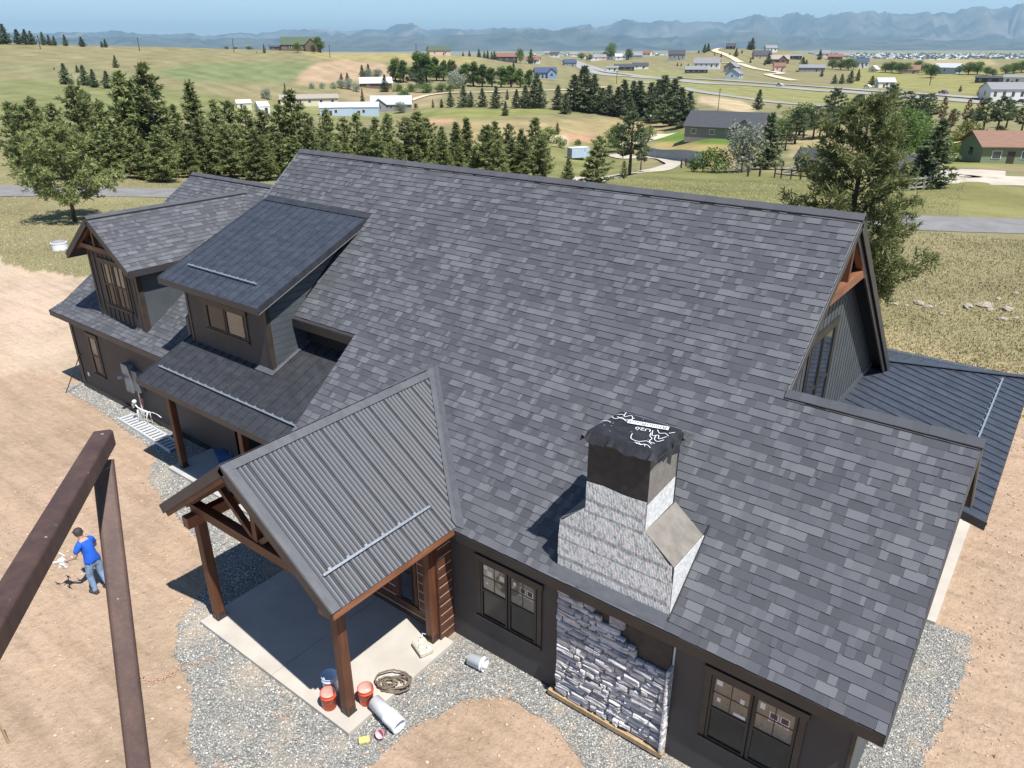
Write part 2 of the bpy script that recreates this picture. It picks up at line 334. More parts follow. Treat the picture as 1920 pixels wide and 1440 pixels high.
# yard: dirt round the house, pale driveway
YARD = [(-60,-40),(-47,-4),(-44,4.0),(-38.5,7.5),(-33,10),(-29.5,14),(-20,19.5),(-8,20.5),(-2,19.0),(2,19.5),(7,20),(14,12),(24,-40)]
DRIVE = [(-31.5,0.5),(-29,2),(-29,13),(-33,12),(-38,10.0),(-46,7.5),(-64,7),(-64,0),(-46,2.4)]
dist = np.full(len(V), 0.0); inside = inpoly(x+0.5*wig(0.9, 0.4), y+0.5*wig(0.8, 1.9), YARD)
C[inside, :3] = tan; C[inside, 3] = 1.0
k = inpoly(x+0.3*wig(0.7, 3), y+0.3*wig(0.7, 4), DRIVE); C[k, :3] = pale; C[k, 3] = 1.0
k = inside & ~k & (x < -29) & (y > 6); C[k, :3] = (0.40,0.30,0.19)
k = (~inside) & (rr < 45) & (y < 27); s_ = np.clip(1.2-np.abs(y-20)/6.0, 0, 0.8)[:, None]; C[k, :3] = (C[:, :3]*(1-s_)+np.array([0.42,0.33,0.19])*s_)[k]
m, n, b = nodes('ground'); ca = attr(n, 'Col'); co = coord(n)
g1 = ramp(n, noise(n, co, 0.22, 8, 0.72), [(0.25, (0.62,0.64,0.58)), (0.5, (1,1,1)), (0.75, (1.22,1.17,1.08))])
c = mixc(n, 0.8, ca.outputs['Color'], g1, 'MULTIPLY')
fine = ramp(n, noise(n, co, 7.0, 6, 0.75), [(0.25, (0.62,0.60,0.55)), (0.5, (1,1,1)), (0.78, (1.3,1.25,1.15))])
c = mixc(n, 0.6, c, fine, 'MULTIPLY')
spk = ramp(n, noise(n, co, 55, 3, 0.6), [(0.30, (0.72,0.68,0.62)), (0.48, (1,1,1)), (0.72, (1.18,1.16,1.12))])
c = mixc(n, math_n(n, 'MULTIPLY', ca.outputs['Alpha'], 0.55), c, spk, 'MULTIPLY')
g2 = ramp(n, noise(n, coord(n, (1, 1, 0.2)), 0.06, 4), [(0.3, (0.85,0.88,0.8)), (0.7, (1.12,1.08,1.1))]); c = mixc(n, 0.6, c, g2, 'MULTIPLY')
n.links.new(c, b.inputs['Base Color']); b.inputs['Roughness'].default_value = 0.95; b.inputs['Specular IOR Level'].default_value = 0.1
trk = noise(n, coord(n, (0.16, 1.5, 1.0)), 1.6, 5, 0.6); c2_ = mixc(n, math_n(n, 'MULTIPLY', ca.outputs['Alpha'], 0.5), c, ramp(n, trk, [(0.35, (0.72,0.70,0.68)), (0.52, (1,1,1)), (0.7, (1.12,1.12,1.12))]), 'MULTIPLY'); n.links.new(c2_, b.inputs['Base Color'])
hh = math_n(n, 'ADD', math_n(n, 'MULTIPLY', trk, 0.8), math_n(n, 'ADD', noise(n, co, 2.2, 7, 0.62), math_n(n, 'MULTIPLY', noise(n, co, 14, 5, 0.6), 0.22)))
bump(n, b, hh, 0.7, 0.16)
link('ground', np_mesh('ground', V, F, m, smooth=True, col=C), label='tan dirt and dry grass ground running out to the valley', kind='structure')

# ---------------------------------------------------------------- mountains and haze
mk('mountain', (0.025,0.04,0.035), (0.19,0.17,0.14), 0.0009, 0.95, 0.1, detail=8, lo=0.42, hi=0.66)
mk('mountain_dark', (0.022,0.035,0.03), (0.11,0.11,0.085), 0.0016, 0.95, 0.1, detail=8)
def ridge(name, r0, pts, label, mat, wob, seed, depth=0.28):
    """range: crest heights from photo pixels at distance r0, real cross-section in front and behind"""
    rg = np.random.default_rng(seed); xs = np.linspace(pts[0][0], pts[-1][0], 340); ys = np.interp(xs, [p[0] for p in pts], [p[1] for p in pts])
    for o in range(5):
        fr = 0.008*2**o; ys = ys+0.55*wob/(1.9**o)*np.sin(xs*fr*6.28+rg.uniform(0, 6.28))*np.sin(xs*fr*2.1+rg.uniform(0, 6.28))
    nk = 26; Vv = []; tt = np.linspace(-1, 1, nk)
    for i, (px, py) in enumerate(zip(xs, ys)):
        v = ray(px, 84); hl = math.hypot(v[0], v[1]); top = zp(px, py, r0)
        for t in tt:
            rr_ = r0*(1+depth*t); s_ = max(0.0, 1-abs(t)**0.9)
            spur = 1+(0.42*math.sin(px*0.043+2.1*t+2.6*math.sin(px*0.017+t))+0.28*math.sin(px*0.13+5*t+2*math.sin(px*0.05))+0.14*math.sin(px*0.31+9*t))*(1-s_)*s_*3.0
            zz = -62+(top+62)*min(1.0, s_*spur) if abs(t) > 1e-6 else top
            Vv.append((CAM[0]+rr_*v[0]/hl, CAM[1]+rr_*v[1]/hl, zz))
    q = np.arange((len(xs)-1)*(nk-1)); a, b_ = q//(nk-1), q % (nk-1)
    Ff = np.stack([a*nk+b_, (a+1)*nk+b_, (a+1)*nk+b_+1, a*nk+b_+1], -1)
    link(name, np_mesh(name, Vv, Ff, MATS[mat], smooth=True), label=label, kind='structure')
ridge('mountains', 24000, [(-700,60),(-200,58),(60,60),(150,62),(210,57),(270,63),(330,62),(420,64),(500,58),(575,47),(640,56),(690,58),(745,46),(772,41),(800,50),(850,55),(880,57),(960,52),(1030,52),(1080,50),(1120,46),(1180,36),(1240,33),(1300,37),(1360,37),(1420,27),(1470,24),(1560,26),(1610,22),(1700,26),(1745,20),(1800,12),(1870,8),(1990,9),(2300,14),(2700,30)],
      'long hazy blue mountain range along the whole skyline', 'mountain', 1.6, 3)
ridge('foothills', 15500, [(-700,76),(-100,74),(60,72),(250,69),(400,72),(560,68),(640,69),(760,68),(880,66),(940,60),(1010,53),(1060,52),(1110,58),(1160,66),(1240,68),(1340,62),(1390,58),(1450,64),(1540,70),(1680,73),(1800,74),(2000,70),(2700,66)],
      'lower dark wooded foothills in front of the blue range', 'mountain_dark', 1.2, 5, 0.2)
hz = MB(); hz.box(-45000, 45000, -45000, 45000, -75, 1150)
hm = bpy.data.materials.new('haze'); hm.use_nodes = True; n = hm.node_tree; n.nodes.clear(); o = n.nodes.new('ShaderNodeOutputMaterial'); pv = n.nodes.new('ShaderNodeVolumePrincipled')
pv.inputs['Color'].default_value = (0.52, 0.80, 1.0, 1); pv.inputs['Density Attribute'].default_value = ''; hm.cycles.homogeneous_volume = True; pv.inputs['Density'].default_value = 5.2e-5; pv.inputs['Anisotropy'].default_value = 0.1
n.links.new(pv.outputs[0], o.inputs['Volume'])
hz.obj('haze', hm, label='thin blue summer haze over the valley', kind='stuff')

# ---------------------------------------------------------------- roads
mk('asphalt', (0.175,0.170,0.168), (0.225,0.22,0.215), 0.7, 0.9, 0.2, bmp=0.2, bscale=40, detail=7)
mk('highway_asphalt', (0.27,0.26,0.245), (0.33,0.32,0.30), 0.05, 0.9, 0.2, detail=6)
mk('gravel_road', (0.42,0.37,0.30), (0.52,0.47,0.39), 0.5, 0.95, 0.1, detail=7, bmp=0.2, bscale=20)
mk('dirt_road', (0.50,0.43,0.30), (0.58,0.51,0.38), 0.5, 0.95, 0.1, detail=6)
mk('line_paint', (0.70,0.70,0.68), rough=0.7)
def smooth_path(P, step):
    P = [np.array(p[:2]) for p in P]; out = []
    for i in range(len(P)-1):
        p0, p1, p2, p3 = P[max(i-1, 0)], P[i], P[i+1], P[min(i+2, len(P)-1)]; nseg = max(2, int(np.linalg.norm(p2-p1)/step))
        for t in np.arange(nseg)/nseg: out.append(0.5*((2*p1)+(-p0+p2)*t+(2*p0-5*p1+4*p2-p3)*t*t+(-p0+3*p1-3*p2+p3)*t**3))
    out.append(P[-1]); return np.array(out)
def road(name, label, P, w, mat, off=0.03, step=3.0, cross=3):
    c = smooth_path(P, step); d = np.gradient(c, axis=0); d /= np.linalg.norm(d, axis=1)[:, None]; nrm = np.stack([-d[:, 1], d[:, 0]], -1)
    us = np.linspace(-w/2, w/2, cross); g = c[:, None]+nrm[:, None]*us[None, :, None]
    z = H(g[..., 0], g[..., 1]); r = np.hypot(g[..., 0]-CAM[0], g[..., 1]-CAM[1])
    z = np.maximum(z, z[:, cross//2:cross//2+1]*0.5+z*0.5)+off+np.maximum(r-70, 0)*0.00028
    Vv = np.concatenate([g, z[..., None]], -1).reshape(-1, 3); m_ = len(c)
    i, j = np.meshgrid(np.arange(m_-1), np.arange(cross-1)); i = i.ravel(); j = j.ravel()
    return link(name, np_mesh(name, Vv, np.stack([i*cross+j, i*cross+j+1, (i+1)*cross+j+1, (i+1)*cross+j], -1), MATS[mat], smooth=True), label=label, kind='structure')
near_road = [(-150,-40),(-96,-0.5),(-75.5,16.6),(-69.2,22.8),(-64.8,26.9),(-52,34.0),(-36,41),(-20,47),(-9,51.1),(-2.9,54.3),(10,60),(40,70),(90,84)]
road('road', 'grey asphalt road passing behind the house', near_road, 5.4, 'asphalt', 0.03, 2.0, 5)
road('driveway', 'pale gravel drive curving below the retaining wall', [at(1090,352), at(1150,332), at(1210,322), at(1255,312), at(1268,305), at(1250,297), at(1215,294), at(1180,296), at(1150,290)], 4.2, 'gravel_road', 0.05, 1.5)
road('driveway', 'pale gravel drive climbing to the charcoal-roofed house', [at(1180,272), at(1215,260), at(1250,252)], 7.0, 'dirt_road', 0.08, 2)
road('driveway', 'wide pale gravel apron beside the green house', [at(1800,318), at(1790,335), at(1850,338), at(1960,342), at(2050,345)], 10.0, 'gravel_road', 0.05, 2, 5)
road('highway', 'far two-lane highway crossing below the hill of houses', [atr(1060,900), at(1130,139), at(1200,145), at(1300,154), at(1400,160), at(1500,167), at(1600,174), at(1700,182), at(1800,189), at(1920,198), at(2100,212)], 14.0, 'highway_asphalt', 0.15, 6, 5)
road('highway_lane', 'second carriageway of the far highway', [atr(1070,930), at(1160,138), at(1300,148), at(1400,154), at(1500,161), at(1600,168), at(1700,175), at(1800,182), at(1920,190), at(2100,203)], 9.0, 'highway_asphalt', 0.25, 6, 3)
road('frontage_road', 'narrow grey side road branching below the highway', [at(1180,150), at(1230,158), at(1290,168), at(1350,178), at(1420,188), at(1500,196), at(1560,200)], 6.5, 'highway_asphalt', 0.15, 5, 3)
road('dirt_road', 'pale dirt road winding up the hill of houses', [at(1490,152), at(1445,142), at(1440,140), at(1465,138), at(1420,130), at(1385,120), at(1350,118), at(1340,117)], 7, 'dirt_road', 0.3, 5, 3)
road('dirt_road', 'short dirt track near the crest of the hill of houses', [at(1390,118), at(1375,110), at(1360,103), at(1345,98), at(1340,95), at(1350,91)], 7, 'dirt_road', 0.3, 5, 3)
road('dirt_road', 'thin pale dirt road curving past the grove of poplars', [at(768,190), at(800,180), at(840,175), at(900,174), at(1000,171), at(1090,168), at(1140,164)], 4.5, 'dirt_road', 0.25, 4, 3)
# ================================================================ the house
HOUSE = thing('house', 'new charcoal house with dark shingle roof, metal porches and foil-wrapped chimney', 'house')
ZE, S = 2.989, 0.8167; XL, Y2, Y1, XA = -3.01, 3.622, 6.776, -20.112
Z2 = ZE+S*Y2; Z1 = ZE+S*Y1
M_ = MATS
SPLIT = {'fascia', 'rake_board', 'drip_edge', 'soffit', 'corner_board', 'valley_flashing', 'ridge_trim', 'frieze'}
def part(name, mb, mat, parent=HOUSE, **k):
    if name in SPLIT and len(mb.ch) > 1:
        ends = mb.ch[1:]+[(len(mb.v), len(mb.f))]; r = None
        for (v0, f0), (v1, f1) in zip(mb.ch, ends):
            q = MB(); q.v = mb.v[v0:v1]; q.f = [[i-v0 for i in f] for f in mb.f[f0:f1]]; q.m = mb.m[f0:f1]; q.t = mb.t[f0:f1]; q.ch = [(0, 0)]; r = part(name, q, mat, parent, **k)
        return r
    return mb.obj(name, [M_[q] for q in mat] if isinstance(mat, (list, tuple)) else M_[mat], parent, **k)
def wallp(name, pts, vec, mat, parent=HOUSE): return part(name, MB().prism(pts, vec), mat, parent)
# ---------------- shingles
def shingle_pieces(O, U, Vd, N, rows, vmax, e=0.156, seed=1):
    rg = random.Random(seed); O, U, Vd, N = [np.array(q, float) for q in (O, U, Vd, N)]; out = []
    nrow = int(math.ceil(vmax/e))
    for i in range(nrow):
        v0 = i*e; v1 = min(v0+e*1.10, vmax); 
        for (u0, u1) in rows(v0+e*0.5):
            u = u0; last = 1
            while u < u1-1e-4:
                w_ = rg.choice((0.06, 0.08, 0.10, 0.12, 0.15, 0.18, 0.22, 0.27, 0.32))*rg.uniform(0.85, 1.15)
                if u1-(u+w_) < 0.06: w_ = u1-u
                q = rg.random()
                tone = rg.uniform(0.0, 0.34) if q < 0.30 else (rg.uniform(0.36, 0.62) if q < 0.70 else rg.uniform(0.64, 1.0))
                th = (0.007 if tone < 0.36 else 0.017)+rg.uniform(-0.001, 0.001)
                jit = rg.uniform(-0.005, 0.005)
                a, b_ = u, u+w_
                P = lambda uu, vv, nn: O+U*uu+Vd*vv+N*nn
                out.append(([P(a, v0+jit, -0.006), P(b_, v0+jit, -0.006), P(a, v0+jit, th), P(b_, v0+jit, th), P(a, v1, 0.001), P(b_, v1, 0.001)], tone))
                u += w_
    return out
SF = [(2, 3, 5, 4), (0, 1, 3, 2), (0, 2, 4), (1, 5, 3)]
def field(pieces, parent, indiv=0, name='shingle_field'):
    if indiv:
        cen = np.array([np.mean(p[0], axis=0) for p in pieces]); d = np.linalg.norm(cen-CAM, axis=1)
        pp = np.array([proj(c_) for c_ in cen]); d[(pp[:, 0] < 0) | (pp[:, 0] > 1915) | (pp[:, 1] > 1435)] = 1e9
        k = set(np.argsort(d)[:indiv].tolist())
        for i in k: MB().add(pieces[i][0], SF, 0, pieces[i][1]).obj('shingle', M_['shingle'], parent, tones=True)
    else: k = set()
    mb = MB()
    for i, (vs, t_) in enumerate(pieces):
        if i not in k: mb.add(vs, SF, 0, t_)
    o = mb.obj(name, M_['shingle'], parent, tones=True, kind='stuff'); return o
def nrm(v): v = np.array(v, float); return v/np.linalg.norm(v)
L = math.sqrt(1+S*S); VD = np.array([0, 1, S])/L; NN = np.array([0, -S, 1])/L
def lerp_rows(v):
    y = v/L; r = []
    if y < 2.48: r.append((-13.22, 0.0 if y < Y2 else XL))
    elif y < Y2: r.append((-15.6, 0.0))
    elif y < 5.2: r.append((-15.6, XL))
    else: r.append((XA, XL))
    return r
def zr(y): return ZE+S*y
def deck(name, poly, zf, mat='deck', t=0.17, drop=0.012, parent=HOUSE):
    return part(name, MB().prism([(x_, y_, zf(x_, y_)-drop) for x_, y_ in poly], (0, 0, -t)), mat, parent)
MF = [(0,0),(0,Y2),(XL,Y2),(XL,Y1),(XA,Y1),(XA,5.2),(-15.6,5.2),(-15.6,2.48),(-13.22,2.48),(-13.22,0)]
roof = deck('roof', MF, lambda x_, y_: zr(y_)); roof['label'] = 'main roof of grey laminated asphalt shingles'
field(shingle_pieces((0,0,ZE), (1,0,0), VD, NN, lerp_rows, Y1*L, seed=11), roof, 300)
# fascia, rake and drip edges of the main slope
fb = MB(); fb.box(-7.75, 0.004, -0.024, -0.004, ZE-0.21, ZE-0.012); fb.box(-13.22, -12.9, -0.024, -0.004, ZE-0.21, ZE-0.012); fb.box(-15.6, -13.22, 2.452, 2.472, zr(2.48)-0.24, zr(2.48)-0.02)
part('fascia', fb, 'trim_black', roof)
rk = MB(); rk.bar((0.014, -0.02, ZE-0.115), (0.014, Y2, Z2-0.115), 0.024, 0.2, NN); rk.bar((XL+0.014, Y2+0.02, Z2-0.10), (XL+0.014, Y1, Z1-0.115), 0.024, 0.2, NN); part('rake_board', rk, 'fascia', roof)
de = MB(); de.bar((0.010, -0.02, ZE+0.008), (0.010, Y2, Z2+0.008), 0.022, 0.004, NN); de.bar((XL+0.010, Y2, Z2+0.008), (XL+0.010, Y1, Z1+0.008), 0.045, 0.006, NN); de.bar((XA-0.01, 5.2, zr(5.2)+0.008), (XA-0.01, Y1, Z1+0.008), 0.045, 0.006, NN)
part('drip_edge', de, 'drip_edge', roof)
part('soffit', MB().box(-7.7, -0.02, 0.0, 0.31, ZE-0.215, ZE-0.20), 'fascia', roof)
# back slopes
YB = 2*Y1; VB = np.array([0, -1, S])/L; NB = np.array([0, S, 1])/L
back = deck('rear_roof', [(XL,Y1),(XL,YB),(XA,YB),(XA,Y1)], lambda x_, y_: Z1-S*(y_-Y1)); field(shingle_pieces((XL,YB,ZE), (-1,0,0), VB, NB, lambda v: [(0, XL-XA)], Y1*L, seed=12), back)
wing = deck('rear_roof', [(0,Y2),(0,2*Y2),(XL,2*Y2),(XL,Y2)], lambda x_, y_: Z2-S*(y_-Y2)); field(shingle_pieces((0,2*Y2,ZE), (-1,0,0), VB, NB, lambda v: [(0, -XL)], Y2*L, seed=13), wing)
rb = MB(); rb.bar((XL+0.014, Y1, Z1-0.115), (XL+0.014, YB, ZE-0.115), 0.024, 0.2, NB); rb.bar((XL-0.05, Y1, Z1-0.30), (XL-0.05, YB, ZE-0.30), 0.04, 0.20, NB); rb.bar((0.014, Y2, Z2-0.115), (0.014, 2*Y2, ZE-0.115), 0.024, 0.2, NB); part('rake_board', rb, 'fascia', back)
part('soffit', MB().prism([(XL-0.03, Y1, Z1-0.20), (XL-0.03, YB, ZE-0.20), (-3.42, YB, ZE-0.20), (-3.42, Y1, Z1-0.20)], (0,0,-0.02)), 'ridge_vent', back)
# ---------------- ridge caps on a vent strip
def caps(p0, p1, d1, d2, parent, vent=True, seed=3, wd=0.15, step=0.25):
    rg = random.Random(seed); p0 = np.array(p0, float); p1 = np.array(p1, float); ln = np.linalg.norm(p1-p0); ax = (p1-p0)/ln; d1 = nrm(d1); d2 = nrm(d2); up = np.array([0,0,1.0])
    hgt = 0.05 if vent else 0.018
    if vent:
        for k, (ww, h0, h1_) in enumerate(((wd+0.02, 0.0, 0.018), (wd+0.005, 0.022, 0.044))):
            q = [p0+up*h1_*1.2, p0+d1*ww+up*h1_, p0+d1*ww+up*h0, p0+up*(h0-0.04), p0+d2*ww+up*h0, p0+d2*ww+up*h1_]
            part('ridge_vent', MB().prism(q, ax*ln), 'ridge_vent', parent)
    nn_ = int(ln/step)
    for i in range(nn_):
        a = p0+ax*(ln*i/nn_); b_ = ax*(ln/nn_*1.05); o = up*(hgt+0.004*(i % 2)+rg.uniform(0, 0.002)); t_ = rg.choice((0.30, 0.36, 0.42, 0.50))
        q = [a+o+up*0.012, a+d1*wd+o*0.95, a+d1*wd+o*0.95-up*0.012, a+o-up*0.004, a+d2*wd+o*0.95-up*0.012, a+d2*wd+o*0.95]
        MB().prism(q, b_, 0, t_).obj('ridge_cap', M_['shingle'], parent, tones=True)
caps((XA,Y1,Z1), (XL+0.03,Y1,Z1), (0,-1,-S), (0,1,-S), roof); caps((XL-0.02,Y2,Z2), (0.03,Y2,Z2), (0,-1,-S), (0,1,-S), roof, seed=4)
# ---------------- walls
main = wallp('wall', [(-8.2,0.3,-0.1),(-0.38,0.3,-0.1),(-0.38,0.3,ZE+0.05),(-8.2,0.3,ZE+0.05)], (0,0.15,0), 'dark_siding')
wallp('wall', [(-0.38,0.45,-0.1),(-0.38,6.9,-0.1),(-0.38,6.9,2.9),(-0.38,Y2,Z2-0.25),(-0.38,0.45,zr(0.3)-0.2)], (-0.15,0,0), 'side_siding')
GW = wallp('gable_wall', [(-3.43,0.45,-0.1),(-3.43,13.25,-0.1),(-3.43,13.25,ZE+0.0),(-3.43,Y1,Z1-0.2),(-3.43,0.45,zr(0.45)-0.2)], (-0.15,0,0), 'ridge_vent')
wallp('wall', [(-3.43,13.25,-0.1),(-20.0,13.25,-0.1),(-20.0,13.25,ZE),(-3.43,13.25,ZE)], (0,-0.15,0), 'side_siding')
wallp('wall', [(-19.95,1.85,-0.1),(-19.95,13.1,-0.1),(-19.95,13.1,ZE),(-19.95,Y1,Z1-0.2),(-19.95,1.85,zr(1.85)-0.2)], (0.15,0,0), 'side_siding')
# vertical boards on the gable wall, each its own piece
y = 3.30
while y < 12.9:
    w_ = 0.20; top = lambda q: min(zr(q), Z1-S*(q-Y1))-0.22
    q = [(-3.43,y,3.0),(-3.43,y+w_,3.0),(-3.43,y+w_,top(y+w_)),(-3.43,y,top(y))]
    if y < Y1 < y+w_: q.insert(3, (-3.43,Y1,Z1-0.22))
    part('siding_board', MB().prism(q, (0.03,0,0)), 'side_siding', GW); y += 0.255
part('flashing', MB().prism([(-3.395,7.0,3.16),(-3.395,13.2,3.16),(-3.395,13.2,3.40),(-3.395,7.0,3.40)], (0.012,0,0)), 'metal_trim', GW)
# corner boards and base trim on the front
tb = MB(); tb.box(-0.40, -0.365, 0.27, 0.42, 0.0, 2.78); tb.box(-0.368, -0.352, 0.29, 0.45, 0.0, 2.8); part('corner_board', tb, 'trim_bronze', main)
part('frieze', MB().box(-8.15, -5.6, 0.272, 0.298, 2.60, 2.79), 'trim_black', main); part('frieze', MB().box(-3.2, -0.42, 0.272, 0.298, 2.60, 2.79), 'trim_black', main)
# garage wing
ZG0, ZGK, YG0, YGK, YGR, ZGR, XG = 2.95, 3.18, 1.33, 1.93, 7.76, 6.95, -28.4; SG = (ZGR-ZGK)/(YGR-YGK); SK = (ZGK-ZG0)/(YGK-YG0)
def zg(y): return ZG0+SK*(y-YG0) if y < YGK else ZGK+SG*(y-YGK)
gr = deck('garage_roof', [(XG,YGK),(-19.45,YGK),(-19.45,YGR),(XG,YGR)], lambda x_, y_: zg(y_))
deck('garage_roof_skirt', [(XG,YG0),(-19.45,YG0),(-19.45,YGK-0.001),(XG,YGK-0.001)], lambda x_, y_: zg(y_), t=0.15, parent=HOUSE)
LG = math.sqrt(1+SG*SG); field(shingle_pieces((XG,YGK,ZGK), (1,0,0), np.array([0,1,SG])/LG, np.array([0,-SG,1])/LG, lambda v: [(0, 8.95)], (YGR-YGK)*LG, seed=21), gr)
LK = math.sqrt(1+SK*SK); field(shingle_pieces((XG,YG0,ZG0), (1,0,0), np.array([0,1,SK])/LK, np.array([0,-SK,1])/LK, lambda v: [(0, 8.95)], (YGK-YG0)*LK, seed=22), gr)
gb = deck('rear_roof', [(XG,YGR),(-19.9,YGR),(-19.9,2*YGR-YG0),(XG,2*YGR-YG0)], lambda x_, y_: ZGR-0.62*(y_-YGR)); caps((XG,YGR,ZGR), (-20.0,YGR,ZGR), (0,-1,-SG), (0,1,-0.62), gr, seed=5)
ge = MB(); ge.box(XG, -19.5, YG0-0.02, YG0-0.001, ZG0-0.19, ZG0-0.012); ge.bar((XG-0.012, YG0, ZG0-0.1), (XG-0.012, YGK, ZGK-0.1), 0.02, 0.17); ge.bar((XG-0.012, YGK, ZGK-0.1), (XG-0.012, YGR, ZGR-0.1), 0.02, 0.17); part('fascia', ge, 'fascia', gr)
part('soffit', MB().box(XG+0.02, -19.5, YG0, 1.67, ZG0-0.2, ZG0-0.185), 'fascia', gr)
gwall = wallp('garage_wall', [(-27.8,1.66,-0.1),(-19.5,1.66,-0.1),(-19.5,1.66,3.0),(-27.8,1.66,3.0)], (0,0.15,0), 'dark_siding')
wallp('garage_wall', [(-27.8,1.81,-0.1),(-27.8,13.9,-0.1),(-27.8,13.9,2.9),(-27.8,YGR,6.75),(-27.8,1.81,2.95)], (0.15,0,0), 'dark_siding')
part('corner_board', MB().box(-27.83, -27.66, 1.63, 1.658, 0, 2.78), 'trim_black', gwall)
part('base_trim', MB().box(-27.78, -19.6, 1.60, 1.658, 0.0, 0.16), 'trim_black', gwall)
# gable dormer on the garage
XC, HWD, YD, ZDR, ZDE = -24.35, 2.0, 1.58, 6.71, 5.31; SD = (ZDR-ZDE)/HWD; LD = math.sqrt(1+SD*SD)
yv = lambda z: YGK+(z-ZGK)/SG
dr = None
for sgn in (1, -1):
    xe = XC+sgn*HWD
    d_ = part('dormer_roof', MB().prism([(XC,YD,ZDR-0.012),(xe,YD,ZDE-0.012),(xe,yv(ZDE),ZDE-0.012),(XC,yv(ZDR),ZDR-0.012)], (0,0,-0.15)), 'deck')
    field(shingle_pieces((xe, YD, ZDE), (0,1,0), (-sgn/LD, 0, SD/LD), (sgn*SD/LD, 0, 1/LD), lambda v: [(0, yv(ZDE+v/LD*SD)-YD)], HWD*LD, seed=30+sgn), d_)
    e_ = MB(); e_.bar((xe, YD-0.012, ZDE-0.10), (XC, YD-0.012, ZDR-0.10), 0.02, 0.2, (0,0,1)); e_.box(min(xe, xe+sgn*0.02), max(xe, xe+sgn*0.02), YD-0.02, yv(ZDE)-0.3, ZDE-0.19, ZDE-0.02); part('fascia', e_, 'fascia', d_); dr = dr or d_
caps((XC,YD-0.02,ZDR), (XC,yv(ZDR)+0.05,ZDR), (1,0,-SD), (-1,0,-SD), dr, vent=True, seed=6, wd=0.12)
DW0, DW1, YDW = -25.72, -22.66, 1.95
dwall = wallp('dormer_wall', [(DW0,YDW,ZGK-0.05),(DW1,YDW,ZGK-0.05),(DW1,YDW,5.45),(XC,YDW,6.5),(DW0,YDW,5.40)], (0,0.12,0), 'dark_siding')
part('cheek', MB().prism([(DW1,YDW+0.12,ZGK),(DW1,yv(5.3),5.3),(DW1,YDW+0.12,5.3)], (-0.12,0,0)), 'side_siding', dwall)
part('cheek', MB().prism([(DW0,YDW+0.12,ZGK),(DW0,yv(5.3),5.3),(DW0,YDW+0.12,5.3)], (0.12,0,0)), 'side_siding', dwall)
for x_ in np.arange(DW0+0.12, DW1-0.05, 0.30): part('batten', MB().box(x_, x_+0.05, YDW-0.025, YDW-0.001, ZGK, 5.4-max(0, abs(x_-XC)-1.0)*0.1), 'trim_bronze', dwall)
cbm = MB(); cbm.box(DW1-0.13, DW1+0.02, YDW-0.035, YDW-0.002, ZGK, 5.35); cbm.box(DW1+0.002, DW1+0.022, YDW, YDW+0.13, ZGK, 5.35); part('corner_board', cbm, 'trim_bronze', dwall)
# timber truss in the dormer gable
tm = MB(); yt = YD+0.12
tm.bar((XC-1.05, yt, 5.72), (XC+1.25, yt, 5.72), 0.12, 0.15); part('truss_beam', tm, 'timber_x', dwall)
for q in (((XC, yt, 5.78), (XC, yt, 6.5)), ((XC-1.25, yt+0.01, 5.58), (XC-0.05, yt+0.01, 6.44)), ((XC+1.25, yt+0.01, 5.58), (XC+0.05, yt+0.01, 6.44))): part('truss_member', MB().bar(q[0], q[1], 0.11, 0.12, (0,1,0)), 'timber', dwall)
# ---------------- windows
def window(O, U, N, u0, u1, z0, z1, parent, sashes=2, trim=0.10, mat=('glass_ground_reflection','glass_dark'), fmat='trim_black', tmat='trim_bronze', grid=True, head=True, slider=False):
    O, U, N = [np.array(q, float) for q in (O, U, N)]; Zv = np.array([0,0,1.0])
    def bx(a, b_, c_, d_, n0, n1, mb): return mb.prism([O+U*a+Zv*c_+N*n0, O+U*b_+Zv*c_+N*n0, O+U*b_+Zv*d_+N*n0, O+U*a+Zv*d_+N*n0], N*(n1-n0))
    t_ = MB(); bx(u0-trim, u0, z0-trim, z1+trim*0.2, 0.002, 0.03, t_); bx(u1, u1+trim, z0-trim, z1+trim*0.2, 0.002, 0.03, t_); bx(u0, u1, z0-trim, z0, 0.002, 0.03, t_)
    w_ = part('window', t_, tmat, parent)
    hd = MB(); bx(u0-trim-0.03, u1+trim+0.03, z1, z1+trim*1.3, 0.002, 0.05, hd); part('window_head', hd, tmat, w_) if head else None
    sill = MB(); bx(u0-trim, u1+trim, z0-trim*0.5, z0, 0.03, 0.06, sill); part('sill', sill, tmat, w_)
    n_ = sashes; ww = (u1-u0)/n_
    for i in range(n_):
        a, b_ = u0+i*ww+0.015, u0+(i+1)*ww-0.015; zm = (z0+z1)/2; fw = 0.045
        fr = MB()
        for q in ((a, a+fw, z0, z1), (b_-fw, b_, z0, z1), (a+fw, b_-fw, z0, z0+fw), (a+fw, b_-fw, z1-fw, z1)): bx(*q, 0.002, 0.035, fr)
        if not slider: bx(a+fw, b_-fw, zm-0.03, zm+0.03, 0.002, 0.03, fr)
        part('sash', fr, fmat, w_)
        if slider:
            p_ = MB(); bx(a+fw, b_-fw, z0+fw, z1-fw, 0.003, 0.010, p_); part('pane', p_, mat[1-i], w_)
        else:
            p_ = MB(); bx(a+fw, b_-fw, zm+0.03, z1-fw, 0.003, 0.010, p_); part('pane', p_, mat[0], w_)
            p_ = MB(); bx(a+fw, b_-fw, z0+fw, zm-0.03, 0.003, 0.010, p_); part('pane', p_, mat[1], w_)
            if grid:
                g = MB(); bx((a+b_)/2-0.008, (a+b_)/2+0.008, zm+0.03, z1-fw, 0.010, 0.016, g); bx(a+fw, b_-fw, (zm+z1)/2-0.008, (zm+z1)/2+0.008, 0.010, 0.0165, g); part('muntin', g, tmat, w_)
    return w_, bx
FO, FU, FN = (0,0.3,0), (1,0,0), (0,-1,0)
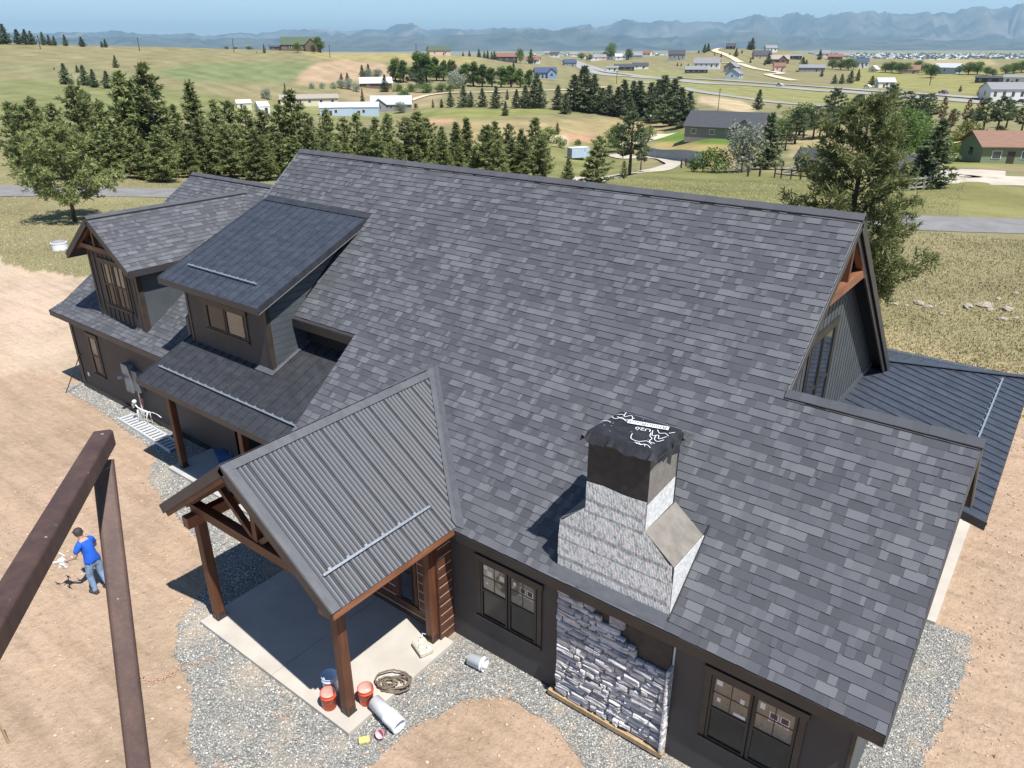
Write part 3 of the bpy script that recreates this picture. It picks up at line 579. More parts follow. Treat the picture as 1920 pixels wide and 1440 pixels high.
W1, bx1 = window(FO, FU, FN, -7.42, -6.02, 0.92, 2.30, main); W2, bx2 = window(FO, FU, FN, -2.55, -1.14, 0.92, 2.32, main)
def sticker(bx, W, a, b_, c_, d_, mat='paper', n0=0.0105): q = MB(); bx(a, b_, c_, d_, n0, n0+0.001, q); part('sticker', q, mat, W)
for a, b_, c_, d_ in ((-7.33,-7.24,2.13,2.22),(-7.25,-7.12,2.00,2.12),(-6.93,-6.82,2.02,2.14),(-7.28,-7.22,1.78,1.83),(-6.60,-6.53,2.08,2.16)): sticker(bx1, W1, a, b_, c_, d_)
for a, b_, c_, d_ in ((-2.46,-2.36,2.14,2.24),(-2.05,-1.98,1.98,2.08),(-2.42,-2.36,1.80,1.88),(-2.13,-1.93,1.68,1.74),(-1.74,-1.66,2.10,2.22)): sticker(bx2, W2, a, b_, c_, d_)
def maker_sticker(bx, W, a, ztop):
    for k in range(2):
        u = a+k*0.17; sticker(bx, W, u, u+0.14, ztop-0.14, ztop); sticker(bx, W, u+0.014, u+0.126, ztop-0.126, ztop-0.014, 'paper_red', 0.0118)
    sticker(bx, W, a-0.005, a+0.315, ztop-0.205, ztop-0.16)
def text_mesh(s, size, mat, M, parent, name='lettering', ext=0.0006):
    cu = bpy.data.curves.new(name, 'FONT'); cu.body = s; cu.size = size; cu.align_x = 'CENTER'; cu.align_y = 'CENTER'; cu.extrude = ext; cu.resolution_u = 3
    o = bpy.data.objects.new(name, cu); COL.objects.link(o); bpy.context.view_layer.update()
    me = bpy.data.meshes.new_from_object(o.evaluated_get(bpy.context.evaluated_depsgraph_get())); bpy.data.objects.remove(o); me.transform(M); me.materials.clear(); me.materials.append(mat)
    return link(name, me, parent)
for bx, W, a, zt in ((bx1, W1, -6.44, 2.12), (bx2, W2, -1.58, 2.13)):
    maker_sticker(bx, W, a, zt)
    text_mesh('ANDERSEN', 0.055, M_['ink'], Matrix.Translation((a+0.155, 0.3-0.0128, zt-0.183)) @ Matrix.Rotation(math.pi/2, 4, 'X'), W)
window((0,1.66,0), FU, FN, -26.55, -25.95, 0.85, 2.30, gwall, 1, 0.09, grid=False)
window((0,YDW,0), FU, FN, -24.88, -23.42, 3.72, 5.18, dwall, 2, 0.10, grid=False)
# ---------------- standing-seam metal
def seam_roof(name, O, U, Vd, N, width, vlen, pw, mat, parent=HOUSE, ribs=0, clip=None, tm=0.05, seam=0.028, label=None, trimmat='metal_trim'):
    """panels side by side along U, running up Vd; clip(u)->(v0,v1)"""
    O, U, Vd, N = [np.array(q, float) for q in (O, U, Vd, N)]
    base = MB(); base.prism([O-N*0.01, O+U*width-N*0.01, O+U*width+Vd*vlen-N*0.01, O+Vd*vlen-N*0.01], -N*0.10)
    if clip is None: r_ = part(name, base, 'deck', parent)
    else:
        vs = [clip(u) for u in np.linspace(0, width, 25)]; us = np.linspace(0, width, 25); q = [O+U*u+Vd*v[0]-N*0.01 for u, v in zip(us, vs)]+[O+U*u+Vd*v[1]-N*0.01 for u, v in list(zip(us, vs))[::-1]]
        r_ = part(name, MB().prism(q, -N*0.10), 'deck', parent)
    if label: r_['label'] = label
    k = int(round(width/pw)); pw = width/k
    for i in range(k):
        prof = [(0.002, 0), (0.004, seam), (0.016, seam), (0.018, 0.002)]
        if ribs:
            a = 0.03
            for j in range(ribs):
                c_ = a+(pw-a-0.01)*(j+0.5)/ribs; hw = (pw-a)/ribs*0.40; prof += [(c_-hw, 0.001), (c_-hw*0.5, 0.013), (c_, 0.018), (c_+hw*0.5, 0.013), (c_+hw, 0.001)]
        prof.append((pw+0.002, 0.0)); vsn = []; 
        for u, h in prof:
            uu = min(i*pw+u, width); c0, c1 = clip(uu) if clip else (0.0, vlen)
            vsn.append((O+U*uu+Vd*c0+N*h, O+U*uu+Vd*max(c1, c0+0.002)+N*h))
        mb = MB(); n_ = len(vsn); mb.add([q for p in vsn for q in p], [(2*j, 2*j+2, 2*j+3, 2*j+1) for j in range(n_-1)])
        part('roof_panel', mb, mat, r_)
    return r_, pw
def snow_rail(O, U, Vd, N, v, u0, u1, pw, parent, mat='galvanized', h=0.055):
    O, U, Vd, N = [np.array(q, float) for q in (O, U, Vd, N)]; r_ = MB(); p = O+Vd*v+N*h; r_.bar(p+U*u0, p+U*u1, 0.045, 0.035, N)
    s_ = part('snow_rail', r_, mat, parent); k = int((u1-u0)/pw)
    for i in range(k+1):
        c_ = p+U*(math.ceil(u0/pw)*pw+i*pw+0.01)
        if (c_-p)@U > u1: break
        part('clamp', MB().bar(c_+Vd*0.01-N*0.03, c_+Vd*0.065-N*0.03, 0.05, 0.05, N), mat, parent)
# shed dormer
X0, X1, YF, ZF, SM = -20.0, -15.37, 1.32, 5.62, 0.42; LM = math.sqrt(1+SM*SM); VM = np.array([0,1,SM])/LM; NM = np.array([0,-SM,1])/LM
sd, pw = seam_roof('shed_dormer_roof', (X0,YF,ZF), (1,0,0), VM, NM, X1-X0, 3.88*LM, 0.36, 'metal_blue', label='blue-black standing seam roof of the shed dormer')
snow_rail((X0,YF,ZF), (1,0,0), VM, NM, 0.72, 0.55, 3.75, pw, sd)
e_ = MB(); e_.box(X0-0.02, X1+0.02, YF-0.025, YF-0.002, ZF-0.17, ZF+0.012); e_.bar((X0-0.012, YF, ZF-0.07), (X0-0.012, 5.2, ZF+SM*3.88-0.07), 0.02, 0.19, NM); e_.bar((X1+0.012, YF, ZF-0.07), (X1+0.012, 5.2, ZF+SM*3.88-0.07), 0.02, 0.19, NM); e_.bar((X0-0.02, 5.24, ZF+SM*3.9+0.03), (X1+0.02, 5.24, ZF+SM*3.9+0.03), 0.30, 0.02, NM); part('fascia', e_, 'metal_black', sd)
part('drip_edge', MB().bar((X1+0.026, YF, ZF-0.155), (X1+0.026, 5.1, ZF+SM*3.78-0.155), 0.012, 0.016, NM), 'drip_edge', sd)
part('soffit', MB().prism([(X0,YF,ZF-0.17),(X1,YF,ZF-0.17),(X1,1.9,ZF-0.17+SM*0.58),(X0,1.9,ZF-0.17+SM*0.58)], (0,0,-0.01)), 'fascia', sd)
SX0, SX1, YS = -19.4, -15.65, 1.70; zt = lambda y_: ZF+SM*(y_-YF)-0.14; PZ = lambda y_: 3.02+SM*y_
sw = wallp('shed_dormer_wall', [(SX0,YS,PZ(YS)-0.05),(SX1,YS,PZ(YS)-0.05),(SX1,YS,zt(YS)),(SX0,YS,zt(YS))], (0,0.12,0), 'dark_siding')
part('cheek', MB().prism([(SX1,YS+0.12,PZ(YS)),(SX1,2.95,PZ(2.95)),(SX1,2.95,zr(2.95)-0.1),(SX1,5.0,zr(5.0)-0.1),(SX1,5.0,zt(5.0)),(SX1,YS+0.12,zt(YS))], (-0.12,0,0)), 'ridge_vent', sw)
part('cheek', MB().prism([(SX0,YS+0.12,3.0),(SX0,6.5,5.9),(SX0,5.0,zt(5.0)),(SX0,YS+0.12,zt(YS))], (0.12,0,0)), 'side_siding', sw)
z = 3.75
while z < 6.6:
    y0_ = YS+0.02 if z < zt(YS)-0.15 else YF+(z+0.32-ZF)/SM
    yb = lambda q: max(2.9, (q-ZE)/S-0.05)
    y0b = max(YS+0.02, 0)
    lo = max(y0b, y0_); hi = yb(z)
    bl = (z-3.02)/SM
    if hi > lo+0.05: part('lap_board', MB().prism([(SX1+0.004,lo,z),(SX1+0.004,min(hi, max(lo+0.02, bl)) if z < PZ(2.9) else hi,z),(SX1+0.004,min(yb(z+0.165), max(lo+0.02, bl+0.39)) if z < PZ(2.9) else yb(z+0.165),z+0.165),(SX1+0.004,lo,z+0.165)], (0.022,0,0)), 'side_siding', sw)
    z += 0.175
part('corner_board', MB().box(SX1-0.10, SX1+0.03, YS-0.02, YS+0.10, PZ(YS)-0.02, zt(YS)-0.02), 'trim_bronze', sw); part('corner_board', MB().box(SX0-0.02, SX0+0.08, YS-0.02, YS-0.002, PZ(YS)-0.02, zt(YS)-0.02), 'trim_bronze', sw)
window((0,YS,0), FU, FN, -18.42, -16.62, 4.36, 5.10, sw, 2, 0.10, slider=True, grid=False)
# covered porch in front of it
pr, pw = seam_roof('covered_porch_roof', (-19.75,0.0,3.02), (1,0,0), VM, NM, 6.55, 2.95*LM, 0.36, 'metal_black', label='black standing seam roof of the covered porch')
snow_rail((-19.75,0,3.02), (1,0,0), VM, NM, 0.62, 0.3, 6.5, pw, pr)
e_ = MB(); e_.box(-19.77, -13.2, -0.022, -0.002, 2.86, 3.03); e_.bar((-19.762, 0, 2.95), (-19.762, 2.9, PZ(2.9)-0.07), 0.02, 0.17, NM); part('fascia', e_, 'fascia', pr)
part('flashing', MB().prism([(SX1+0.03,YS-0.16,PZ(YS-0.16)+0.03),(SX1+0.16,YS-0.16,PZ(YS-0.16)+0.03),(SX1+0.16,2.9,PZ(2.9)+0.03),(SX1+0.03,2.9,PZ(2.9)+0.03)], (0,0,0.006)), 'metal_trim', pr)
part('flashing', MB().prism([(-16.3,YS-0.16,PZ(YS-0.16)+0.03),(SX1+0.03,YS-0.16,PZ(YS-0.16)+0.03),(SX1+0.03,YS-0.01,PZ(YS)+0.03),(-16.3,YS-0.01,PZ(YS)+0.03)], (0,0,0.006)), 'metal_trim', pr)
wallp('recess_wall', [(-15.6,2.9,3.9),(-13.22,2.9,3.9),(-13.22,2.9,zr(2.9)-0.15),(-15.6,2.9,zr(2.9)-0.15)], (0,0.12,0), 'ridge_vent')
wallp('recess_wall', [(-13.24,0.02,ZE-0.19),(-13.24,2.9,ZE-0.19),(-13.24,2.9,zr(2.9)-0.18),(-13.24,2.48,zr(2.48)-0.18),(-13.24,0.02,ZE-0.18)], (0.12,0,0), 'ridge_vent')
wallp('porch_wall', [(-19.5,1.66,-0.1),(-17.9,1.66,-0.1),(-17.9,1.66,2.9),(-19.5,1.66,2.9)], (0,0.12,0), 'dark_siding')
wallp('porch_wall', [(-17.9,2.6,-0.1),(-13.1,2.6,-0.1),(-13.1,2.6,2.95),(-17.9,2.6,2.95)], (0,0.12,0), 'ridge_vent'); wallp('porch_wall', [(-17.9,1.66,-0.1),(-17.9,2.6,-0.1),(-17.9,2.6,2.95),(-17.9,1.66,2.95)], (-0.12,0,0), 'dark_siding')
window((0,1.66,0), FU, FN, -20.9, -19.95, 1.55, 2.35, gwall, 1, 0.08, mat=('glass_dark','glass_dark'), grid=False)
mk('concrete', (0.42,0.385,0.335), (0.49,0.455,0.40), 1.4, 0.85, 0.2, bmp=0.15, bscale=50, detail=8)
mk('concrete_grey', (0.38,0.37,0.35), (0.46,0.45,0.43), 1.2, 0.85, 0.2, bmp=0.15, bscale=50, detail=8)
part('porch_slab', MB().box(-19.55, -13.0, 0.22, 2.7, -0.1, 0.10), 'concrete_grey')
def post(x_, y_, z0, z1, w_=0.19, parent=HOUSE, mat='timber'):
    mb = MB(); c_ = 0.012; a = w_/2
    q = [(-a+c_,-a),(a-c_,-a),(a,-a+c_),(a,a-c_),(a-c_,a),(-a+c_,a),(-a,a-c_),(-a,-a+c_)]
    mb.prism([(x_+u, y_+v, z0) for u, v in q], (0,0,z1-z0)); o = part('post', mb, mat, parent)
    sh = MB(); sh.box(x_-a-0.008, x_+a+0.008, y_-a-0.008, y_+a+0.008, z0, z0+0.03); sh.box(x_+a+0.001, x_+a+0.009, y_-0.06, y_+0.06, z0+0.03, z0+0.17); sh.box(x_-0.06, x_+0.06, y_-a-0.009, y_-a-0.001, z0+0.03, z0+0.17); part('post_base', sh, 'trim_black', o)
    return o
post(-19.2, 0.54, 0.1, 2.62); post(-15.7, 0.54, 0.1, 2.62); part('beam', MB().box(-19.55, -13.2, 0.44, 0.64, 2.62, 2.86), 'timber_x')
# ---------------- entry porch
PX0, PX1, PYF, ZPE, ZPR = -13.095, -7.813, -3.018, 3.036, 4.911; PXC = (PX0+PX1)/2; SP = (ZPR-ZPE)/(PX1-PXC); LP = math.sqrt(1+SP*SP); HW = PX1-PXC
yval = lambda z: (z-ZE)/S-0.02
wid = yval(ZPR)-PYF
for sgn in (1, -1):
    O = (PXC+sgn*HW, PYF, ZPE); cl = lambda u: (0.0 if u <= yval(ZPE)-PYF else min(HW*LP, ((u+PYF)*S+ZE+0.016-ZPE)/SP*LP), HW*LP)
    U_ = (0,1,0); O_ = np.array(O, float)
    ep, pw = seam_roof('entry_porch_roof', O_, U_, (-sgn/LP, 0, SP/LP), (sgn*SP/LP, 0, 1/LP), wid, HW*LP, 0.41, 'metal_grey', ribs=4, clip=cl, label='ribbed grey metal slope of the gabled entry porch')
    if sgn == 1: snow_rail(O_, U_, (-sgn/LP, 0, SP/LP), (sgn*SP/LP, 0, 1/LP), 0.62, 0.25, 2.85, pw, ep, h=0.06)
    # rake trim, valley flashing, fascia
    N_ = np.array([sgn*SP/LP, 0, 1/LP]); D_ = np.array([-sgn/LP, 0, SP/LP])
    t_ = MB(); t_.prism([O_+N_*0.032+np.array([0,-0.012,0]), O_+N_*0.032+np.array([0,0.17,0]), O_+D_*HW*LP+N_*0.032+np.array([0,0.17,0]), O_+D_*HW*LP+N_*0.032+np.array([0,-0.012,0])], N_*0.004); part('rake_trim', t_, 'metal_trim', ep)
    f_ = MB(); f_.prism([O_+N_*0.036+np.array([0,-0.016,0]), O_+D_*HW*LP+N_*0.036+np.array([0,-0.016,0]), O_+D_*HW*LP-N_*0.16+np.array([0,-0.016,0]), O_-N_*0.16+np.array([0,-0.016,0])], (0,-0.022,0)); part('rake_board', f_, 'fascia', ep)
    f2 = MB(); f2.prism([O_-N_*0.10+np.array([0,0.0,0]), O_+D_*HW*LP-N_*0.10+np.array([0,0.0,0]), O_+D_*HW*LP-N_*0.26, O_-N_*0.26+D_*0.06], (0,0.05,0)); part('barge_board', f2, 'timber_x', ep)
    ef = MB(); ef.box(*sorted((PX1*(sgn==1)+PX0*(sgn==-1)-sgn*0.045, PX1*(sgn==1)+PX0*(sgn==-1)-sgn*0.004)), PYF+0.02, 0.0, ZPE-0.15, ZPE-0.015); part('eave_board', ef, 'timber_y', ep)
    vp0 = np.array([PXC+sgn*HW, yval(ZPE)+0.02, ZPE]); vp1 = np.array([PXC, yval(ZPR)+0.02, ZPR])
    sd_ = np.array([sgn*0.20, 0.0, 0.0]); v_ = MB(); v_.prism([vp0+(0,0,0.03), vp0+sd_+(0,0.02,0.025), vp1+sd_*0.35+(0,0.1,0.10), vp1+(0,0,0.03)], NN*0.008); v_.prism([vp0+(0,0,0.035)-sd_*0.55+np.array([0,0,SP*0.11]), vp0+(0,0,0.03), vp1+(0,0,0.03), vp1+(0,-0.16,0.03)], N_*0.012); part('valley_flashing', v_, 'metal_trim', ep)
rc = MB()
for sgn in (1, -1):
    D_ = np.array([sgn/LP, 0, -SP/LP]); N_ = np.array([sgn*SP/LP, 0, 1/LP]); a = np.array([PXC, PYF-0.02, ZPR]); rc.prism([a+N_*0.036, a+N_*0.036+D_*0.17, a+N_*0.036+D_*0.17+np.array([0, wid+0.02, 0]), a+N_*0.036+np.array([0, wid+0.02, 0])], N_*0.005)
part('ridge_trim', rc, 'metal_trim', ep)
PXL, PXR, PYP = -12.572, -8.336, -2.556
post(PXL, PYP, 0.1, 2.62, 0.20); post(PXR, PYP, 0.1, 2.62, 0.20); post(-8.36, -0.22, 0.1, 2.62, 0.19)
for x_ in (PXL, PXR): part('beam', MB().box(x_-0.1, x_+0.1, PYP-0.30, -0.02, 2.62, 2.87), 'timber_y')
def memb(a, b_, w_=0.15, h=0.17, mat='timber'): part('truss_member', MB().bar(a, b_, w_, h, (0,1,0)), mat)
part('truss_beam', MB().box(PXL-0.1, PXR+0.1, PYP-0.095, PYP+0.095, 2.872, 3.08), 'timber_x')
for sgn in (1, -1):
    memb((PXC+sgn*2.42, PYP, 2.96), (PXC+sgn*0.05, PYP, ZPR-0.30), 0.16, 0.17, 'timber_x'); memb((PXC+sgn*0.10, PYP+0.005, 3.09), (PXC+sgn*1.05, PYP+0.005, 3.88), 0.11, 0.12)
memb((PXC, PYP, 3.08), (PXC, PYP, ZPR-0.33), 0.14, 0.14)
part('porch_ceiling', MB().prism([(PXC,PYF+0.05,ZPR-0.14),(PX0+0.1,PYF+0.05,ZPE-0.10),(PX0+0.1,-0.05,ZPE-0.10),(PXC,1.6,ZPR-0.14)], (0,0,-0.01)), 'plank_wood'); part('porch_ceiling', MB().prism([(PXC,PYF+0.05,ZPR-0.14),(PX1-0.1,PYF+0.05,ZPE-0.10),(PX1-0.1,-0.05,ZPE-0.10),(PXC,1.6,ZPR-0.14)], (0,0,-0.01)), 'plank_wood')
sl = part('porch_slab', MB().box(-12.80, -10.26, -2.90, 0.2, -0.10, 0.10), 'concrete'); part('porch_slab', MB().box(-10.25, -7.96, -2.90, 0.0, -0.10, 0.10), 'concrete')
# plank-clad entry walls
ew = wallp('entry_wall', [(-13.1,0.007,-0.05),(-8.24,0.007,-0.05),(-8.24,0.007,2.88),(-13.1,0.007,2.88)], (0,0.12,0), 'chinking')
ew2 = wallp('entry_wall', [(-8.212,-0.10,-0.05),(-8.212,0.30,-0.05),(-8.212,0.30,2.85),(-8.212,-0.10,2.85)], (-0.10,0,0), 'chinking')
z = 0.02; i = 0
while z < 2.85:
    h = 0.21
    for a, b_ in (((-13.1, -12.3), (-11.2, -9.62), (-8.92, -8.27)) if 0.45 < z < 2.2 else ((-13.1, -12.3), (-11.2, -8.27))): part('plank', MB().box(a, b_, 0.0, 0.03, z, z+h), 'plank_wood', ew)
    part('plank', MB().box(-8.24, -8.205, -0.10, 0.295, z, z+h), 'plank_wood', ew2); z += h+0.030
part('corner_trim', MB().box(-8.30, -8.20, -0.135, -0.102, 0.0, 2.85), 'plank_wood', ew2)
W3, bx3 = window((0,0.0,0), FU, FN, -9.50, -9.04, 0.52, 2.1, ew, 1, 0.10, mat=('glass_blue','glass_blue'), tmat='plank_wood', grid=False, head=False)
mk('blue_door', (0.03,0.10,0.30), (0.04,0.13,0.36), 2, 0.5); dm = part('door', MB().box(-12.25, -11.25, -0.01, 0.05, 0.10, 2.25), 'blue_door', ew)
part('door_handle', MB().box(-11.36, -11.33, -0.06, -0.011, 1.0, 1.25), 'galvanized', dm)
# ---------------- rear patio metal roof on the gable side
SQ = 0.25; LQ = math.sqrt(1+SQ*SQ); QX0, QX1 = -3.40, 0.32; QZ = lambda x_: 3.20-SQ*(x_+3.40); QY0 = 7.75; QH = 13.57
NQ = np.array([SQ/LQ, 0, 1/LQ]); VQ = np.array([-1/LQ, 0, SQ/LQ])
qlen = (QX1-QX0)*LQ; qw = QH+(QX1-QX0)-QY0
clq = lambda u: (0.0, qlen if u+QY0 <= QH else max(0.003, (QX1-QX0-(u+QY0-QH))*LQ))
pq, pw = seam_roof('patio_roof', (QX1,QY0,QZ(QX1)), (0,1,0), VQ, NQ, qw, qlen, 0.41, 'metal_blue', clip=clq, label='blue-black standing seam roof over the rear patio')
snow_rail((QX1,QY0,QZ(QX1)), (0,1,0), VQ, NQ, 0.72, 2.9, 8.4, pw, pq)
YQE = QH+(QX1-QX0); VQ2 = np.array([0,-1/LQ,SQ/LQ]); NQ2 = np.array([0,SQ/LQ,1/LQ])
clq2 = lambda u: (0.0, max(0.003, (3.72-max(0, u-4.0))*LQ) if u > 4.0 else 3.72*LQ)
pq2, pw2 = seam_roof('patio_roof', (QX0-4.0,YQE,QZ(QX1)), (1,0,0), VQ2, NQ2, 7.72, qlen, 0.41, 'metal_blue', clip=clq2, label='rear hip slope of the patio roof')
snow_rail((QX0-4.0,YQE,QZ(QX1)), (1,0,0), VQ2, NQ2, 0.72, 3.2, 6.7, pw2, pq2)
hb = MB(); hb.bar((QX0,QH,QZ(QX0)+0.04), (QX1,YQE,QZ(QX1)+0.04), 0.24, 0.02); part('hip_trim', hb, 'metal_blue', pq)
e_ = MB(); e_.box(QX1+0.002, QX1+0.022, QY0-0.02, YQE+0.02, QZ(QX1)-0.16, QZ(QX1)+0.012); e_.box(QX0-4.0, QX1+0.022, YQE+0.002, YQE+0.022, QZ(QX1)-0.16, QZ(QX1)+0.012); e_.bar((QX1+0.02, QY0-0.012, QZ(QX1)-0.06), (-1.2, QY0-0.012, QZ(-1.2)-0.06), 0.022, 0.2, NQ); part('fascia', e_, 'fascia', pq)
for p_ in ((0.02, 12.6), (0.02, 16.9)): post(p_[0], p_[1], 0.1, 2.1, 0.18)
part('beam', MB().box(-0.08, 0.12, 7.9, 16.95, 2.10, 2.13), 'timber_y')
part('patio_slab', MB().box(-3.3, 0.0, 6.78, 17.2, -0.1, 0.10), 'concrete')
# gable truss over the upper gable window
def tb(a, b_, w_, h, mat): part('truss_member', MB().bar(a, b_, w_, h, (1,0,0)), mat, GW)
XT = -3.12; tb((XT, Y1-1.36, 7.11), (XT, Y1+1.40, 7.11), 0.20, 0.14, 'timber_y'); tb((XT, Y1-0.0, 7.18), (XT, Y1, 8.25), 0.12, 0.12, 'timber')
tb((XT+0.005, Y1+1.36, 7.02), (XT+0.005, Y1+0.05, 8.16), 0.12, 0.14, 'timber_y'); tb((XT+0.005, Y1-1.36, 7.02), (XT+0.005, Y1-0.05, 8.16), 0.12, 0.14, 'timber_y')
# tall gable window (reflecting the roof)
window((-3.40,0,0), (0,1,0), (1,0,0), 6.15, 7.85, 3.55, 5.95, GW, 2, 0.12, mat=('glass_blue','glass_blue'), grid=False, tmat='trim_black')
# ---------------- chimney
mk('felt_black', (0.014,0.014,0.017), (0.028,0.028,0.032), 6, 0.55, bmp=0.3, bscale=18)
mk('felt_grey', (0.16,0.145,0.125), (0.22,0.20,0.175), 5, 0.8, bmp=0.3, bscale=25)
m, n, b = nodes('metal_lath'); co = coord(n)
wv_ = n.nodes.new('ShaderNodeTexWave'); wv_.inputs['Scale'].default_value = 1.5; wv_.inputs['Distortion'].default_value = 4.0; wv_.inputs['Detail'].default_value = 3; wv_.bands_direction = 'DIAGONAL'; n.links.new(coord(n, (1, 1, 1.6)), wv_.inputs[0])
hs = n.nodes.new('ShaderNodeHueSaturation'); hs.inputs['Saturation'].default_value = 1.0
rb_ = ramp(n, wv_.outputs[1], [(0.0, (0.58,0.70,0.60)), (0.16, (0.84,0.87,0.88)), (0.38, (0.80,0.84,0.90)), (0.48, (0.56,0.63,0.84)), (0.58, (0.84,0.85,0.85)), (0.78, (0.82,0.76,0.74)), (1.0, (0.86,0.89,0.86))])  # rainbow sheen of the foil painted in as colour bands
st = n.nodes.new('ShaderNodeTexWave'); st.bands_direction = 'X'; st.inputs['Scale'].default_value = 11; st.inputs['Distortion'].default_value = 0.6; n.links.new(co, st.inputs[0])
c = mixc(n, 0.65, rb_, ramp(n, st.outputs[1], [(0.2, (0.35,0.35,0.36)), (0.6, (1.05,1.05,1.05))]), 'MULTIPLY')
c = mixc(n, 0.85, c, ramp(n, noise(n, coord(n, (3, 3, 1.2)), 9, 6, 0.7), [(0.36, (0.30,0.30,0.31)), (0.48, (0.95,0.95,0.95)), (0.64, (1.3,1.3,1.3))]), 'MULTIPLY')  # silvery highlights painted in as pale noise patches
n.links.new(c, b.inputs['Base Color']); b.inputs['Roughness'].default_value = 0.5; b.inputs['Metallic'].default_value = 0.15; bump(n, b, noise(n, co, 45, 4), 0.4, 0.02)
mk('lath_sunlit', (0.55,0.55,0.54), (0.78,0.79,0.78), 14, 0.6, bmp=0.6, bscale=40, detail=6)  # whiter copy of the lath, sunlight on the right side put into its colour
CX0, CX1, CY0, CY1, CZ1, UX0, UX1, UZ0, UZ1, UY1 = -5.52, -3.35, 0.19, 1.32, 4.09, -5.0, -3.90, 4.54, 5.93, 1.20
CH = part('chimney', MB().prism([(CX0,CY0,zr(CY0)-0.1),(CX1,CY0,zr(CY0)-0.1),(CX1,CY0,CZ1),(UX1,CY0,UZ0),(UX1,CY0,UZ1),(UX0,CY0,UZ1),(UX0,CY0,UZ0),(CX0,CY0,CZ1)], (0,CY1-CY0-0.1,0)), 'felt_black')
CH['label'] = 'chimney chase wrapped in metal lath and black felt, not yet stoned'
fr = MB(); zz = [zr(CY0)+0.0, 3.43, 3.75, 4.08]
# overlapping sheets of lath on the front, each a slightly proud panel
for i, (z0, z1, xa0, xb0, xa1, xb1) in enumerate(((2.98,3.44,CX0,CX1,CX0,CX1),(3.40,3.80,CX0,CX1,CX0,CX1),(3.77,4.12,CX0,CX1,CX0+0.03,CX1-0.03),(4.09,4.56,CX0+0.03,CX1-0.03,UX0,UX1),(4.53,4.80,UX0,UX1,UX0,UX1),(4.77,5.08,UX0,UX1,UX0,UX1))):
    k = 12; dx = 0.004*i % 0.011; top = [(xa1+(xb1-xa1)*t_, CY0-0.006-0.004*(i % 2), z1+0.012*math.sin(9*t_+i)*(1 if i == 5 else 0.5)+0.01*random.random()) for t_ in np.linspace(0, 1, k)]; bot = [(xa0+(xb0-xa0)*t_, CY0-0.016-0.004*(i % 2)-0.004*random.random(), z0) for t_ in np.linspace(0, 1, k)]
    q = MB(); q.add(bot+top, [(j, j+1, k+j+1, k+j) for j in range(k-1)]); part('lath_sheet', q, 'metal_lath', CH)
rs_ = MB(); rs_.prism([(CX1+0.004,CY0-0.005,zr(CY0)-0.02),(CX1+0.004,1.28,zr(1.28)-0.02),(CX1+0.004,1.28,CZ1),(CX1+0.004,CY0-0.005,CZ1)], (0.008,0,0)); part('lath_sheet', rs_, 'lath_sunlit', CH)
rs_ = MB(); rs_.prism([(UX1+0.004,CY0-0.005,UZ0+0.02),(UX1+0.004,UY1-0.06,UZ0+0.05),(UX1+0.004,UY1-0.06,5.10),(UX1+0.004,CY0-0.005,5.04)], (0.008,0,0)); part('lath_sheet', rs_, 'lath_sunlit', CH)
sh_ = MB(); sh_.prism([(CX1+0.002,CY0,CZ1+0.004),(CX1+0.002,CY1-0.06,CZ1+0.004),(UX1+0.002,CY1-0.06,UZ0+0.004),(UX1+0.002,CY0,UZ0+0.004)], (0.003,0,0.006)); part('shoulder', sh_, 'felt_grey', CH)
sh_ = MB(); sh_.prism([(CX0-0.002,CY0,CZ1+0.004),(CX0-0.002,CY1-0.06,CZ1+0.004),(UX0-0.002,CY1-0.06,UZ0+0.004),(UX0-0.002,CY0,UZ0+0.004)], (-0.003,0,0.006)); part('shoulder', sh_, 'felt_grey', CH)
up_ = MB(); up_.prism([(UX1+0.003,CY0+0.0,5.02),(UX1+0.003,UY1-0.06,5.06),(UX1+0.003,UY1-0.06,5.92),(UX1+0.003,CY0,5.92)], (0.006,0,0)); part('felt_side', up_, 'felt_grey', CH)
part('flashing', MB().prism([(CX0-0.1,CY0-0.17,zr(CY0-0.17)+0.012),(CX1+0.02,CY0-0.17,zr(CY0-0.17)+0.012),(CX1+0.02,CY0-0.02,zr(CY0)+0.012),(CX0-0.1,CY0-0.02,zr(CY0)+0.012)], (0,0,0.012)), 'metal_trim', CH)
part('flashing', MB().prism([(CX1,0.1,zr(0.1)+0.018),(CX1+0.03,0.1,zr(0.1)+0.018),(CX1+0.03,1.45,zr(1.45)+0.018),(CX1,1.45,zr(1.45)+0.018)], (0,0,0.02)), 'trim_black', CH)
